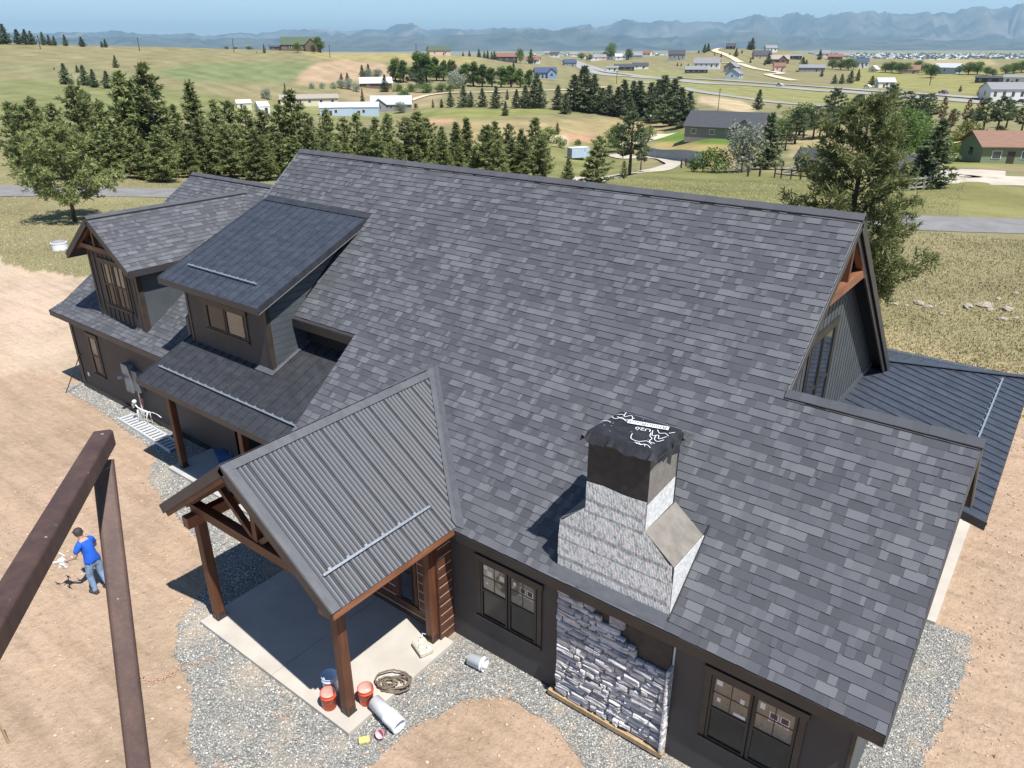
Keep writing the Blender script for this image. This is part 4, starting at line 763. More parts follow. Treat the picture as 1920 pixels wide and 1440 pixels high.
# black underlayment cap with hanging edges
cap = MB(); nx, ny = 17, 13; ov = 0.10; grid = []
for j in range(ny):
    for i in range(nx):
        u, v = i/(nx-1), j/(ny-1); x_ = UX0-ov+(UX1-UX0+2*ov)*u; y_ = CY0-ov+(UY1-CY0+2*ov)*v; edge = min(u, 1-u, v, 1-v); rim = 0.10*max(0, 1-edge/0.10)**1.5
        if edge < 0.01: rim += 0.05*abs(math.sin(7*u+11*v))+0.05*random.random(); x_ += random.uniform(-0.02, 0.02); y_ += random.uniform(-0.02, 0.02)
        grid.append((x_, y_, 6.03-0.10*v-rim+0.012*math.sin(9*u)*math.sin(8*v)))
cap.add(grid, [(j*nx+i, j*nx+i+1, (j+1)*nx+i+1, (j+1)*nx+i) for j in range(ny-1) for i in range(nx-1)])
co_ = part('chimney_cover', cap, 'felt_black', CH)
for q in ([(UX1+0.06,UY1,5.93),(UX1+0.24,UY1+0.02,5.90),(UX1+0.20,UY1-0.10,5.80),(UX1+0.08,UY1-0.10,5.86)], [(UX1+0.07,0.92,5.90),(UX1+0.17,0.86,5.74),(UX1+0.10,0.72,5.72),(UX1+0.08,0.78,5.9)], [(UX0-0.09,CY0-0.08,5.93),(UX0-0.15,CY0-0.03,5.78),(UX0-0.06,CY0-0.02,5.86)], [(UX1+0.085,0.25,5.9),(UX1+0.085,0.62,5.9),(UX1+0.03,0.50,5.70),(UX1+0.03,0.42,5.72)]):
    fl = MB(); fl.prism(q, (0.004,0.004,0.006)); part('flap', fl, 'felt_black', co_)
part('cap_batten', MB().box(UX0-0.01, UX1+0.01, CY0-0.022, CY0-0.002, UZ1-0.045, UZ1-0.015), 'raw_wood', CH)
# printing on the cover
zc = lambda x_, y_: 6.03-0.10*(y_-CY0+ov)/(UY1-CY0+2*ov)+0.02
def stroke(pts, w_=0.012):
    c_ = smooth_path([np.array([UX0+p[0]*(UX1-UX0), CY0+p[1]*(UY1-CY0)]) for p in pts], 0.02); q = MB()
    for a, d_ in zip(c_[:-1], c_[1:]):
        if np.linalg.norm(d_-a) < 1e-6: continue
        t_ = (d_-a)/np.linalg.norm(d_-a); nn = np.array([-t_[1], t_[0]])*w_/2
        q.add([(*(a-nn), zc(*a)), (*(d_-nn), zc(*d_)), (*(d_+nn), zc(*d_)), (*(a+nn), zc(*a))], [(0, 1, 2, 3)])
    part('printed_line', q, 'paint_white', co_)
for s_ in ([(0.10,0.98),(0.16,0.80),(0.22,0.92),(0.30,0.78),(0.20,0.70),(0.08,0.72)], [(0.02,0.66),(0.10,0.62),(0.15,0.74),(0.27,0.66),(0.30,0.86)], [(0.05,0.80),(0.09,0.86),(0.13,0.84)],
           [(0.55,0.30),(0.62,0.12),(0.75,0.10),(0.83,0.20),(0.93,0.14)], [(0.72,0.05),(0.80,0.02),(0.88,0.08),(0.97,0.02)], [(0.76,0.00),(0.78,0.06),(0.82,0.01),(0.85,0.07),(0.89,0.01)],
           [(0.72,0.62),(0.80,0.44),(0.86,0.52),(0.92,0.40),(0.97,0.56)], [(0.76,0.70),(0.84,0.60),(0.90,0.66),(0.98,0.60)], [(0.84,0.48),(0.88,0.34),(0.95,0.30),(0.99,0.42)], [(0.74,0.52),(0.78,0.40),(0.84,0.34),(0.86,0.22),(0.95,0.20)], [(0.0,0.40),(0.06,0.46),(0.12,0.44)], [(0.94,0.70),(0.99,0.80)]): stroke(s_)
def on_cap(u, v, ang): x_, y_ = UX0+u*(UX1-UX0), CY0+v*(UY1-CY0); return Matrix.Translation((x_, y_, zc(x_, y_)+0.006)) @ Matrix.Rotation(-0.075, 4, 'X') @ Matrix.Rotation(ang, 4, 'Z')
q = MB(); q.box(-0.33, 0.33, -0.07, 0.07, -0.001, 0.0); o_ = part('printed_band', q, 'paint_white', co_); o_.matrix_local = on_cap(0.58, 0.76, 0.30)
text_mesh('RhinoRoof', 0.14, M_['ink'], on_cap(0.58, 0.76, 0.30+math.pi) @ Matrix.Translation((0, 0, 0.003)), co_); text_mesh('U20', 0.15, M_['paint_white'], on_cap(0.60, 0.55, 0.30+math.pi), co_)
for i in range(14): u, v = random.random(), random.random(); x_, y_ = UX0+u*(UX1-UX0), CY0+v*(UY1-CY0); part('fastener', MB().lathe([(0.0001,0.004),(0.012,0.003),(0.013,0)], 7, (x_, y_, zc(x_, y_))), 'galvanized', co_)
# ---------------- stone veneer on the chimney breast
for i, (c1, c2) in enumerate((((0.44,0.425,0.43), (0.66,0.64,0.64)), ((0.34,0.325,0.335), (0.54,0.52,0.525)), ((0.50,0.47,0.455), (0.70,0.665,0.64)), ((0.27,0.265,0.275), (0.44,0.43,0.44)))):
    mk('stone%d' % i, c1, c2, 6, 0.9, 0.2, bmp=0.9, bscale=26, detail=8)
SB = part('stone_veneer', MB().box(-5.50, -3.25, 0.235, 0.299, 0.02, 2.78), 'felt_black'); SB['label'] = 'grey ledgestone veneer, its upper right part still bare'
def stone(x0, x1, z0, z1, mat, dep, face='front'):
    rg = random; k = 0.35*min(x1-x0, z1-z0); q = []
    c4 = [(x0,z0),(x1,z0),(x1,z1),(x0,z1)]
    # outline with cut corners and uneven edges
    out = []
    for (ax_, az_), (bx_, bz_) in zip(c4, c4[1:]+c4[:1]):
        t0, t1 = rg.uniform(0.03, 0.16), rg.uniform(0.84, 0.97); j = 0.010
        out += [(ax_+(bx_-ax_)*t0+rg.uniform(-j, j)*(az_ == bz_)*0.2, az_+(bz_-az_)*t0+rg.uniform(-j, j)*(ax_ != bx_)*0.6), (ax_+(bx_-ax_)*t1, az_+(bz_-az_)*t1+rg.uniform(-j, j)*(ax_ != bx_)*0.6)]
    cx, cz = (x0+x1)/2, (z0+z1)/2; nO = len(out); ins = [(cx+(px_-cx)*rg.uniform(0.78, 0.92), cz+(pz_-cz)*rg.uniform(0.70, 0.88)) for px_, pz_ in out]
    def P(u, v, d_): return (u, 0.235-d_*1.35-0.004, v) if face == 'front' else (-3.25+d_, u, v)
    tilt = rg.uniform(-0.015, 0.015)
    V_ = [P(u, v, 0.0) for u, v in out]+[P(u, v, dep*0.55+rg.uniform(0, 0.01)) for u, v in out]+[P(u, v, dep+rg.uniform(-0.010, 0.012)+tilt*(v-cz)/(z1-z0)) for u, v in ins]+[P(cx, cz, dep+rg.uniform(-0.006, 0.012))]
    F_ = []
    for i in range(nO):
        j = (i+1) % nO; a = [(i, j, nO+j, nO+i), (nO+i, nO+j, 2*nO+j, 2*nO+i), (2*nO+i, 2*nO+j, 3*nO)]
        F_ += a if face == 'front' else a
    part('stone', MB().add(V_, F_), mat, SB)
lim = [(-5.55,2.74),(-5.0,2.66),(-4.85,2.50),(-4.45,2.46),(-4.25,2.30),(-4.05,2.18),(-3.80,2.05),(-3.55,1.98),(-3.2,1.90)]
topz = lambda x_: float(np.interp(x_, [p[0] for p in lim], [p[1] for p in lim]))
z = 0.17; row = 0; rgs = random.Random(5)
while z < 2.72:
    h = rgs.choice((0.07, 0.09, 0.10, 0.12, 0.15)); x_ = -5.50
    while x_ < -3.25-0.02:
        w_ = min(rgs.choice((0.14, 0.2, 0.26, 0.34, 0.42, 0.5))*rgs.uniform(0.8, 1.2), -3.25-x_)
        if -3.25-(x_+w_) < 0.08: w_ = -3.25-x_
        if z+h <= topz(x_+w_/2)+0.05:
            if h >= 0.12 and rgs.random() < 0.45 and w_ > 0.2:
                hh_ = h*rgs.uniform(0.4, 0.6)
                for a, b_ in ((z, z+hh_), (z+hh_, z+h)): stone(x_+0.005, x_+w_-0.005, a+0.004, b_-0.004, 'stone%d' % rgs.choice((0, 0, 1, 2, 3)), rgs.uniform(0.035, 0.075))
            else: stone(x_+0.006, x_+w_-0.006, z+0.005, z+h-0.005, 'stone%d' % rgs.choice((0, 0, 1, 2, 2, 3)), rgs.uniform(0.035, 0.085))
        x_ += w_
    if z < 1.95: stone(0.08+0.02, 0.29, z+0.004, z+h-0.004, 'stone%d' % rgs.choice((0, 1, 2)), rgs.uniform(0.03, 0.06), 'side')
    z += h
for a in ((-4.93,-4.72,2.50,2.68),(-4.42,-4.12,2.40,2.66)): stone(*a, 'stone3', 0.06)
part('ledger_board', MB().box(-5.62, -3.18, 0.10, 0.234, 0.06, 0.16), 'raw_wood', SB)
mk('wrap_white', (0.55,0.60,0.58), (0.70,0.73,0.71), 5, 0.6)
part('house_wrap', MB().box(-3.243, -3.21, 0.285, 0.299, 0.1, 2.74), 'wrap_white', SB)
# ---------------- electric service on the garage wall
mk('panel_grey', (0.16,0.18,0.20), (0.21,0.23,0.25), 3, 0.5, metal=0.2)
EM = part('meter_box', MB().box(-23.95, -23.55, 1.44, 1.657, 0.95, 1.95), 'panel_grey'); part('meter_glass', MB().lathe([(0.0001,0.13),(0.07,0.12),(0.085,0.0)], 14, (-24.0,1.40,1.45), (-0.3,-1,0)), 'glass_blue', EM); part('lid', MB().box(-23.96, -23.54, 1.42, 1.439, 1.60, 1.96), 'panel_grey', EM)
part('panel_box', MB().box(-23.52, -23.15, 1.50, 1.657, 1.05, 1.80), 'panel_grey', EM)
cdm = MB(); cdm.tube([(-23.5,1.60,1.1),(-23.45,1.60,0.0)], 0.035, 8); part('conduit', cdm, 'aluminium', EM); cdm = MB(); cdm.tube([(-23.4,1.58,1.1),(-23.25,1.56,0.7),(-23.3,1.56,0.3),(-23.2,1.57,0.0)], 0.02, 6); mk('red_cable', (0.14,0.03,0.025), rough=0.6); part('cable', cdm, 'red_cable', EM)
part('outlet', MB().box(-27.3, -27.18, 1.63, 1.657, 0.55, 0.70), 'paint_white', gwall)
# ================================================================ trees
def leaf_mat(name, stops, rnd=0.25):
    m, n, b = nodes(name); t = attr(n, 'tone').outputs['Fac']; oi = n.nodes.new('ShaderNodeObjectInfo')
    c = ramp(n, t, stops); hv = n.nodes.new('ShaderNodeHueSaturation'); n.links.new(c, hv.inputs['Color'])
    mr = n.nodes.new('ShaderNodeMapRange'); mr.inputs[3].default_value = 1-rnd; mr.inputs[4].default_value = 1+rnd; n.links.new(oi.outputs['Random'], mr.inputs[0]); n.links.new(mr.outputs[0], hv.inputs['Value'])
    n.links.new(hv.outputs[0], b.inputs['Base Color']); tl_ = n.nodes.new('ShaderNodeBsdfTranslucent'); n.links.new(hv.outputs[0], tl_.inputs[0]); mx_ = n.nodes.new('ShaderNodeMixShader'); mx_.inputs[0].default_value = 0.36; n.links.new(b.outputs[0], mx_.inputs[1]); n.links.new(tl_.outputs[0], mx_.inputs[2]); n.links.new(mx_.outputs[0], [q for q in n.nodes if q.type == 'OUTPUT_MATERIAL'][0].inputs[0]); b.inputs['Roughness'].default_value = 0.75; b.inputs['Specular IOR Level'].default_value = 0.25; return m
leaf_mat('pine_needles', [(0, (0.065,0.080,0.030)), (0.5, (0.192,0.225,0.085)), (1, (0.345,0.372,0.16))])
leaf_mat('dark_needles', [(0, (0.046,0.064,0.035)), (0.5, (0.115,0.148,0.075)), (1, (0.205,0.24,0.125))])
leaf_mat('green_leaves', [(0, (0.035,0.06,0.016)), (0.5, (0.095,0.155,0.040)), (1, (0.19,0.27,0.08))])
leaf_mat('silver_leaves', [(0, (0.10,0.12,0.085)), (0.5, (0.26,0.29,0.22)), (1, (0.45,0.48,0.38))])
leaf_mat('yellow_leaves', [(0, (0.06,0.07,0.015)), (0.5, (0.15,0.165,0.04)), (1, (0.27,0.28,0.08))])
leaf_mat('rusty_needles', [(0, (0.07,0.045,0.02)), (0.5, (0.19,0.12,0.05)), (1, (0.32,0.20,0.09))])
mk('bark', (0.055,0.040,0.030), (0.11,0.085,0.065), 6, 0.9, 0.1, sc3=(1,1,0.3), bmp=0.6)
def blades(cen, axis, ln, wd, k, tone, rg, spread=0.75):
    """k narrow triangles fanned round each tuft axis"""
    n_ = len(cen); ax = np.repeat(axis, k, 0)+rg.normal(0, spread, (n_*k, 3)); ax /= np.linalg.norm(ax, axis=1)[:, None]
    c_ = np.repeat(cen, k, 0)+rg.normal(0, 0.12, (n_*k, 3))*np.repeat(ln, k)[:, None]; l_ = np.repeat(ln, k)*rg.uniform(0.7, 1.2, n_*k); w_ = np.repeat(wd, k)
    sd = np.cross(ax, rg.normal(0, 1, (n_*k, 3))); sd /= np.linalg.norm(sd, axis=1)[:, None]
    a = c_-sd*w_[:, None]*0.5; b_ = c_+sd*w_[:, None]*0.5; t_ = c_+ax*l_[:, None]; m_ = c_+ax*l_[:, None]*0.55+sd*w_[:, None]*0.6; m2 = c_+ax*l_[:, None]*0.55-sd*w_[:, None]*0.6
    V_ = np.stack([a, b_, m_, t_, m2], 1).reshape(-1, 3); i = np.arange(n_*k)*5
    F_ = np.concatenate([np.stack([i, i+1, i+2], -1), np.stack([i, i+2, i+4], -1), np.stack([i+4, i+2, i+3], -1)]); T_ = np.clip(np.repeat(tone, k)+rg.normal(0, 0.10, n_*k), 0, 1)
    return V_, F_, np.tile(T_, 3)
def pine_meshes(seed, h=9.0, w=3.6, nt=520, k=6, shape=0.85, base=0.08, tl=0.42, tw=0.085, open_=0.0, mat='pine_needles', nb=60, up=0.55):
    rg = np.random.default_rng(seed); tb = MB(); lean = rg.normal(0, 0.012, 2)
    P = lambda z_: np.array([lean[0]*z_+0.02*math.sin(z_), lean[1]*z_, z_]); zs = np.linspace(0, h*0.97, 7); tb.tube([P(q) for q in zs], [max(0.012, 0.022*h*(1-q/h)**0.8) for q in zs], 7)
    cen, axs, tn = [], [], []
    z0 = base*h
    for i in range(nb):
        t = ((i+rg.uniform(0, 1))/nb)**1.15; z_ = z0+(h*0.985-z0)*t; rmax = w/2*max(0.04, (1-t)**shape)*rg.uniform(0.62, 1.18)*(0.55+0.45*min(1, t/0.12))
        a = i*2.39996+rg.uniform(-0.5, 0.5); rise = (0.10+0.75*t)*rmax*rg.uniform(0.7, 1.3); o = P(z_); e = o+np.array([math.cos(a)*rmax, math.sin(a)*rmax, rise])
        mid = (o+e)/2+np.array([0, 0, -0.08*rmax]); tb.tube([o, mid, e], [0.006*h*(1-t)*0.6+0.006, 0.012, 0.005], 4, caps=False)
        m_ = max(3, int(nt/nb*(0.4+1.4*(1-t))))
        for j in range(m_):
            s_ = rg.uniform(0.22+0.3*open_, 1.03); p = o*(1-s_)**2+2*s_*(1-s_)*mid+e*s_*s_; lat = np.array([-math.sin(a), math.cos(a), 0])*rg.normal(0, 0.17)*rmax*(1.1-0.5*s_)
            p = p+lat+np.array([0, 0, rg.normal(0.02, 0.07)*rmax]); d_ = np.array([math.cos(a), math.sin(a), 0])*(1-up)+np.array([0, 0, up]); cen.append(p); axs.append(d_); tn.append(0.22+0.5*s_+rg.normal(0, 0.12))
    for j in range(8): cen.append(P(h*(0.93+0.008*j))); axs.append(np.array([0, 0, 1.0])); tn.append(0.6)
    cen = np.array(cen); axs = np.array(axs); tn = np.array(tn); n_ = len(cen); V_, F_, T_ = blades(cen, axs, np.full(n_, tl)*rg.uniform(0.75, 1.2, n_), np.full(n_, tw), k, tn, rg)
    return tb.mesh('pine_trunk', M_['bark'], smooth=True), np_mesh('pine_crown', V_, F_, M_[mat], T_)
def broad_meshes(seed, h=8.0, w=6.0, n_leaf=3000, ls=0.30, mat='green_leaves', base=0.18, tall=False, lobes=16):
    rg = np.random.default_rng(seed); tb = MB(); th = h*(base+0.1); tb.tube([(0,0,0),(0.05*rg.normal(),0.05*rg.normal(),th*0.6),(0,0,h*0.75)], [0.025*h,0.02*h,0.006*h], 7)
    L_ = []
    for i in range(lobes):
        t = (i+0.5)/lobes; z_ = h*(base+(1-base)*(0.12+0.80*t)); rr_ = w/2*(math.sin(math.pi*min(0.93, 0.22+0.68*t)) if not tall else (1-0.55*t))*rg.uniform(0.35, 0.8); a = rg.uniform(0, 6.28)
        c_ = np.array([math.cos(a)*rr_, math.sin(a)*rr_, z_]); L_.append((c_, w*rg.uniform(0.16, 0.27)*(0.7 if tall else 1)))
        tb.tube([(0,0,z_*0.55), c_*0.55+np.array([0,0,z_*0.32]), c_], [0.009*h, 0.006*h, 0.003*h], 5, caps=False)
    idx = rg.integers(0, lobes, n_leaf); d_ = rg.normal(0, 1, (n_leaf, 3)); d_ /= np.linalg.norm(d_, axis=1)[:, None]; rad = rg.uniform(0.35, 1.08, n_leaf)**0.7
    cen = np.array([L_[i][0] for i in idx])+d_*(np.array([L_[i][1] for i in idx])*rad)[:, None]*np.array([1, 1, 0.95 if not tall else 1.5]); cen[:, 2] = np.maximum(cen[:, 2], h*base*0.5)
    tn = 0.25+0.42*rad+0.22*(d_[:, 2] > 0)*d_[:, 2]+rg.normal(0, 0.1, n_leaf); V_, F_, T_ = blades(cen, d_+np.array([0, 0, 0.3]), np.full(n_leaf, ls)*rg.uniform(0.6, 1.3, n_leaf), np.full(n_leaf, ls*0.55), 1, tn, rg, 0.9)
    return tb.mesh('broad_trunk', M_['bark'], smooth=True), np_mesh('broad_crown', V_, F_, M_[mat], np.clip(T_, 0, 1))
LIB = {'pine': [pine_meshes(100+i, 9, 3.6+0.35*(i % 3), 640, 6, (0.55, 0.75, 0.62, 0.9)[i % 4], (0.04, 0.1, 0.07)[i % 3], up=0.62, nb=44+8*(i % 4)) for i in range(9)],
       'conifer': [pine_meshes(200+i, 9, 4.0, 420, 6, 0.95, 0.04, 0.45, 0.10, mat='dark_needles', up=0.35) for i in range(4)],
       'opine': [pine_meshes(300+i, 9, 4.6, 330, 6, 0.55, 0.34, 0.50, 0.10, 0.6, mat='dark_needles', nb=34) for i in range(4)],
       'rusty': [pine_meshes(350, 9, 4.0, 260, 5, 0.6, 0.3, 0.5, 0.10, 0.6, mat='rusty_needles', nb=30)],
       'broad': [broad_meshes(400+i, 8, 6.0, 3000) for i in range(4)], 'poplar': [broad_meshes(430+i, 12, 5.2, 3600, 0.36, base=0.06, tall=True, lobes=22) for i in range(3)],
       'silver': [broad_meshes(450+i, 6, 6.2, 2400, 0.30, 'silver_leaves', 0.06) for i in range(3)], 'yellow': [broad_meshes(470+i, 5, 5.4, 1900, 0.30, 'yellow_leaves', 0.06) for i in range(2)],
       'shrub': [broad_meshes(480+i, 4, 4.8, 1700, 0.26, 'green_leaves', 0.03, lobes=12) for i in range(2)]}
HT = {'pine': 9, 'conifer': 9, 'opine': 9, 'rusty': 9, 'broad': 8, 'poplar': 12, 'silver': 6, 'yellow': 5, 'shrub': 4}
ORD = 'first second third fourth fifth sixth seventh eighth ninth tenth eleventh twelfth thirteenth fourteenth fifteenth sixteenth seventeenth eighteenth nineteenth twentieth'.split()
TENS = ['', '', 'twenty', 'thirty', 'forty', 'fifty', 'sixty', 'seventy', 'eighty', 'ninety']
def ordinal(i):
    if i < 20: return ORD[i]
    t, u = divmod(i+1, 10); return {20: 'twentieth', 30: 'thirtieth', 40: 'fortieth', 50: 'fiftieth', 60: 'sixtieth', 70: 'seventieth', 80: 'eightieth'}[i+1] if u == 0 else TENS[t]+'-'+ORD[u-1]
NAME = {'pine': 'pine_tree', 'conifer': 'conifer_tree', 'opine': 'pine_tree', 'rusty': 'pine_tree', 'broad': 'leafy_tree', 'poplar': 'poplar_tree', 'silver': 'olive_tree', 'yellow': 'shrub', 'shrub': 'shrub'}
CATG = {'yellow': 'shrub', 'shrub': 'shrub'}
TRG = random.Random(17); WS = {'pine': 1.36, 'conifer': 1.85, 'opine': 1.5, 'rusty': 1.3, 'broad': 1.5, 'poplar': 2.0, 'silver': 1.2, 'yellow': 1.3, 'shrub': 1.3}
def tree(kind, pos, h, label, group=None, wscale=1.0, meshes=None, hm=None):
    tr, cr = meshes or TRG.choice(LIB[kind]); o = thing(NAME[kind], label, CATG.get(kind, 'tree'), tuple(pos), TRG.uniform(0, 6.28), group)
    s_ = h/(hm or HT[kind]); q = WS.get(kind, 1.0)*wscale; o.scale = (s_*q, s_*q, s_)
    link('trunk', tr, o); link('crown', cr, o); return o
def row(items, group, phrase):
    """items: (kind, px, base py or ('r', dist), top py [, width scale])"""
    items = sorted(items, key=lambda q: q[1]); cnt = {}
    tot = {k: sum(1 for q in items if q[0] == k) for k in set(q[0] for q in items)}
    for it in items:
        k, px, by, ty = it[:4]; pos = atr(px, by[1]) if isinstance(by, tuple) else at(px, by); r = math.hypot(pos[0]-CAM[0], pos[1]-CAM[1]); h = max(1.0, zp(px, ty, r)-pos[2])
        adj = {'pine': 'green pine', 'conifer': 'dark conifer', 'opine': 'bare-trunked pine', 'rusty': 'rust-tinged pine', 'broad': 'leafy green tree', 'poplar': 'tall green poplar', 'silver': 'silver-grey olive tree', 'yellow': 'yellow-green shrub', 'shrub': 'green shrub'}[k]
        i = cnt.get(k, 0); cnt[k] = i+1
        lab = adj+' '+phrase+('' if tot[k] == 1 else ', '+ordinal(i)+' from the left'); tree(k, pos, h, lab, group if len(items) > 1 else None, it[4] if len(it) > 4 else 1.0)
rw = random.Random(3)
tops = [(-15,195),(8,200),(35,183),(75,196),(110,163),(140,172),(165,190),(205,134),(235,152),(262,120),(300,198),(345,154),(385,190),(415,192),(440,203),(475,208),(505,198),(530,171),(560,213),(600,206),(630,222),(655,214),(690,222),(715,215),(745,222),(775,211),(790,222),(820,238),(850,230),(870,222),(905,242),(925,229),(950,234),(975,243),(1003,221),(1020,258)]
its = [('pine', px, ('r', rw.uniform(92, 104)), ty, rw.uniform(0.92, 1.15)) for px, ty in tops]
for px in range(-10, 1020, 27): its.append(('pine', px+rw.uniform(-8, 8), ('r', rw.uniform(84, 91)), rw.uniform(222, 262)+(0 if px < 560 else 14), rw.uniform(1.05, 1.35)))
row(its, 'pines in the dense row beyond the road', 'in the dense row beyond the road')
row([('pine',1115,352,257,1.25),('pine',1064,352,296,1.1),('opine',1180,329,212,1.0),('pine',1170,336,302,0.8),('opine',1201,321,262,0.7)], 'pines by the curved gravel drive', 'near the curved gravel drive')
row([('broad',1158,285,236,1.0),('shrub',1028,268,240,1.0),('shrub',1050,277,258,1.0),('pine',1045,252,230,1.0),('shrub',1083,272,262,1.0),('shrub',1215,262,238,0.8)], 'low trees round the red bank', 'round the red earth bank')
row([('conifer',845,201,172),('conifer',870,201,160),('conifer',883,201,172),('conifer',905,201,165),('conifer',930,203,162),('conifer',947,217,190),('conifer',968,203,168),('conifer',985,203,160),('conifer',1000,203,150),('conifer',1013,203,156),('conifer',1045,206,160),('conifer',1060,214,176),('conifer',828,202,186),('conifer',812,202,186,0.6),('conifer',951,187,168,0.7)], 'dark conifers along the far field', 'in the line across the far field')
row([('conifer',px, by, ty, 1.15) for px, by, ty in ((1075,208,140),(1095,209,124),(1110,212,140),(1128,212,165),(1142,216,160),(1155,219,163),(1170,215,150),(1186,218,152),(1200,222,152),(1215,222,155),(1230,226,150),(1243,229,142),(1256,236,148),(1275,240,164),(1288,236,172),(1180,226,182),(1222,232,188))], 'dark conifers in the thick clump', 'in the thick clump left of the charcoal-roofed house')
row([('poplar',px, by, ty, ws) for px, by, ty, ws in ((742,152,108,1),(757,155,112,0.9),(787,152,96,1),(800,154,100,1),(818,152,106,0.8),(832,152,112,0.8),(848,152,112,0.8),(872,160,118,0.9),(888,162,115,1),(905,163,120,1),(922,163,126,1),(940,164,124,1),(958,164,122,1),(975,164,128,1),(992,163,130,1),(1008,160,135,0.9))]+[('silver',855,166,136,1.3),('silver',775,152,130,1.0),('silver',868,158,124,0.8),('conifer',790,160,128,1.0),('conifer',963,140,118,0.9),('shrub',745,171,158,1.3),('shrub',770,172,158,1.3),('shrub',800,173,156,1.6),('shrub',828,172,157,1.4),('shrub',845,171,158,1.2)], 'trees of the poplar grove', 'in the grove past the barns')
row([('silver',px, by, ty, 1.0) for px, by, ty in ((585,166,155),(605,166,155),(625,166,154),(640,166,150),(655,168,148),(668,172,156),(690,150,130),(708,150,130),(500,186,166))]+[('conifer',640,150,137,1),('conifer',652,152,136,1),('conifer',680,150,122,0.8),('conifer',692,148,120,0.8),('conifer',722,172,140,1.0),('conifer',680,192,166,0.5),('conifer',535,172,155,0.5),('broad',758,192,168,0.9),('broad',735,206,190,0.9),('silver',752,212,192,1.2),('broad',780,205,194,0.8)], 'trees round the blue barns', 'near the pale blue barns')
row([('conifer',125,158,119,1.1),('conifer',146,136,122),('conifer',161,160,122),('conifer',177,164,130),('conifer',203,166,133,1.1),('conifer',218,127,104,0.9),('conifer',148,160,147,0.8),('conifer',102,131,125,0.8)], 'conifers on the left hillside', 'standing on the open left hillside')
row([('conifer',px, ('r', 560), ty, ws) for px, ty, ws in ((2,52,1),(15,45,1.1),(38,55,1.2),(52,55,1.2),(63,58,1.2),(84,60,0.9),(95,65,0.9),(104,67,0.9),(125,65,1),(156,69,1.3),(192,77,1),(199,73,1.0),(98,80,1),(480,102,1),(495,82,0.6))], 'conifers along the left skyline', 'on the left skyline ridge')
row([('broad',600,('r',585),70,0.9),('broad',557,('r',570),80,0.9),('broad',588,('r',570),84,0.8),('shrub',425,('r',585),87,1.6),('shrub',440,('r',590),88,2.2),('shrub',468,('r',590),87,2.2)], 'trees by the hilltop lodge', 'by the green-roofed lodge on the hilltop')
row([('conifer',1420,206,168,0.9),('conifer',1437,318,212,0.95),('silver',1390,322,238,0.9),('shrub',1338,324,280,1.05),('shrub',1300,322,300,0.7),('pine',1466,322,302,1.0),('broad',1460,205,195,1.0)], 'trees round the charcoal-roofed house', 'beside the charcoal-roofed house')
row([('opine',px, by, ty, 1.1) for px, by, ty in ((1472,282,232),(1490,270,205),(1506,258,202),(1524,262,200),(1536,260,204),(1549,258,200),(1572,250,200),(1590,246,190),(1604,250,178),(1625,250,180))]+[('broad',1462,262,222,0.9),('broad',1498,254,196,1.1)], 'pines of the park-like stand', 'in the park-like stand with mown ground')
row([('opine',px, by, ty, 1.1) for px, by, ty in ((1560,232,166),(1600,232,182),(1642,236,178),(1662,236,158),(1700,238,180),(1718,240,178),(1735,236,176),(1784,238,204),(1815,246,206),(1842,250,184),(1868,250,182),(1886,240,188),(1914,250,196),(1940,250,200))]+[('rusty',1762,236,182,0.7),('rusty',1780,248,208,0.8),('rusty',1808,236,186,0.8),('rusty',1830,236,184,0.8)], 'pines along the far side road', 'in the row behind the green house')
row([('broad',1672,306,206,1.0),('broad',1700,300,212,1.0),('broad',1716,302,232,0.9),('conifer',1742,352,222,1.0),('conifer',1718,352,268,1.0),('yellow',1790,286,248,1.0),('yellow',1812,272,230,1.0),('yellow',1770,290,262,1.1),('shrub',1835,282,266,1.2),('shrub',1800,290,268,1.2),('conifer',1895,264,254,0.9),('yellow',1875,250,236,1.3)], 'garden trees beside the green house', 'beside the green house and gravel apron')
row([('conifer',px, by, ty, 1.0) for px, by, ty in ((1410,('r',955),71),(1404,('r',955),78),(1536,112,93),(1503,133,107),(1510,131,112),(1380,106,90),(1391,100,93),(1440,120,98),(1434,122,112),(1407,118,110),(1328,('r',940),81),(1322,('r',930),82),(1310,100,93),(1270,124,117),(1277,124,118),(1290,126,119),(1540,144,131),(1340,104,99),(1368,104,98),(1352,107,100))]+[('broad',1146,112,82,0.8),('broad',1178,112,92,1),('broad',1135,110,97,1),('broad',1090,112,100,1.4),('broad',1105,115,102,1.2)], 'small trees on the hill of houses', 'on the hill of houses above the highway')
row([('broad',px, by, ty, 1.25) for px, by, ty in ((1560,130,112),(1576,131,112),(1590,132,110),(1600,130,114),(1660,136,118),(1672,136,116),(1685,138,118),(1700,138,118),(1722,136,114),(1738,140,120),(1745,146,122),(1755,136,120),(1798,139,124),(1815,140,117),(1832,140,116),(1850,141,126),(1860,144,130),(1885,140,122),(1900,138,118),(1915,136,115),(1930,136,118))]+[('conifer',1564,157,140,1.2),('conifer',1578,157,139,1.2),('conifer',1594,156,132,1.1),('conifer',1608,152,130,0.8),('conifer',1634,160,142,1.4),('conifer',1690,138,128),('conifer',1836,180,160,0.9),('conifer',1800,172,160,1),('conifer',1912,184,164,0.8)], 'trees in the valley beyond the highway', 'in the valley beyond the highway')
row([('conifer',px, ('r', 690), ty, 0.9) for px, ty in ((868,97),(880,95),(898,92),(908,96),(914,95),(922,97),(927,96),(995,92))]+[('conifer',943,('r',690),106,0.9),('broad',975,('r',680),92,0.6)], 'small trees by the red-roofed houses', 'by the red-roofed houses on the rise')
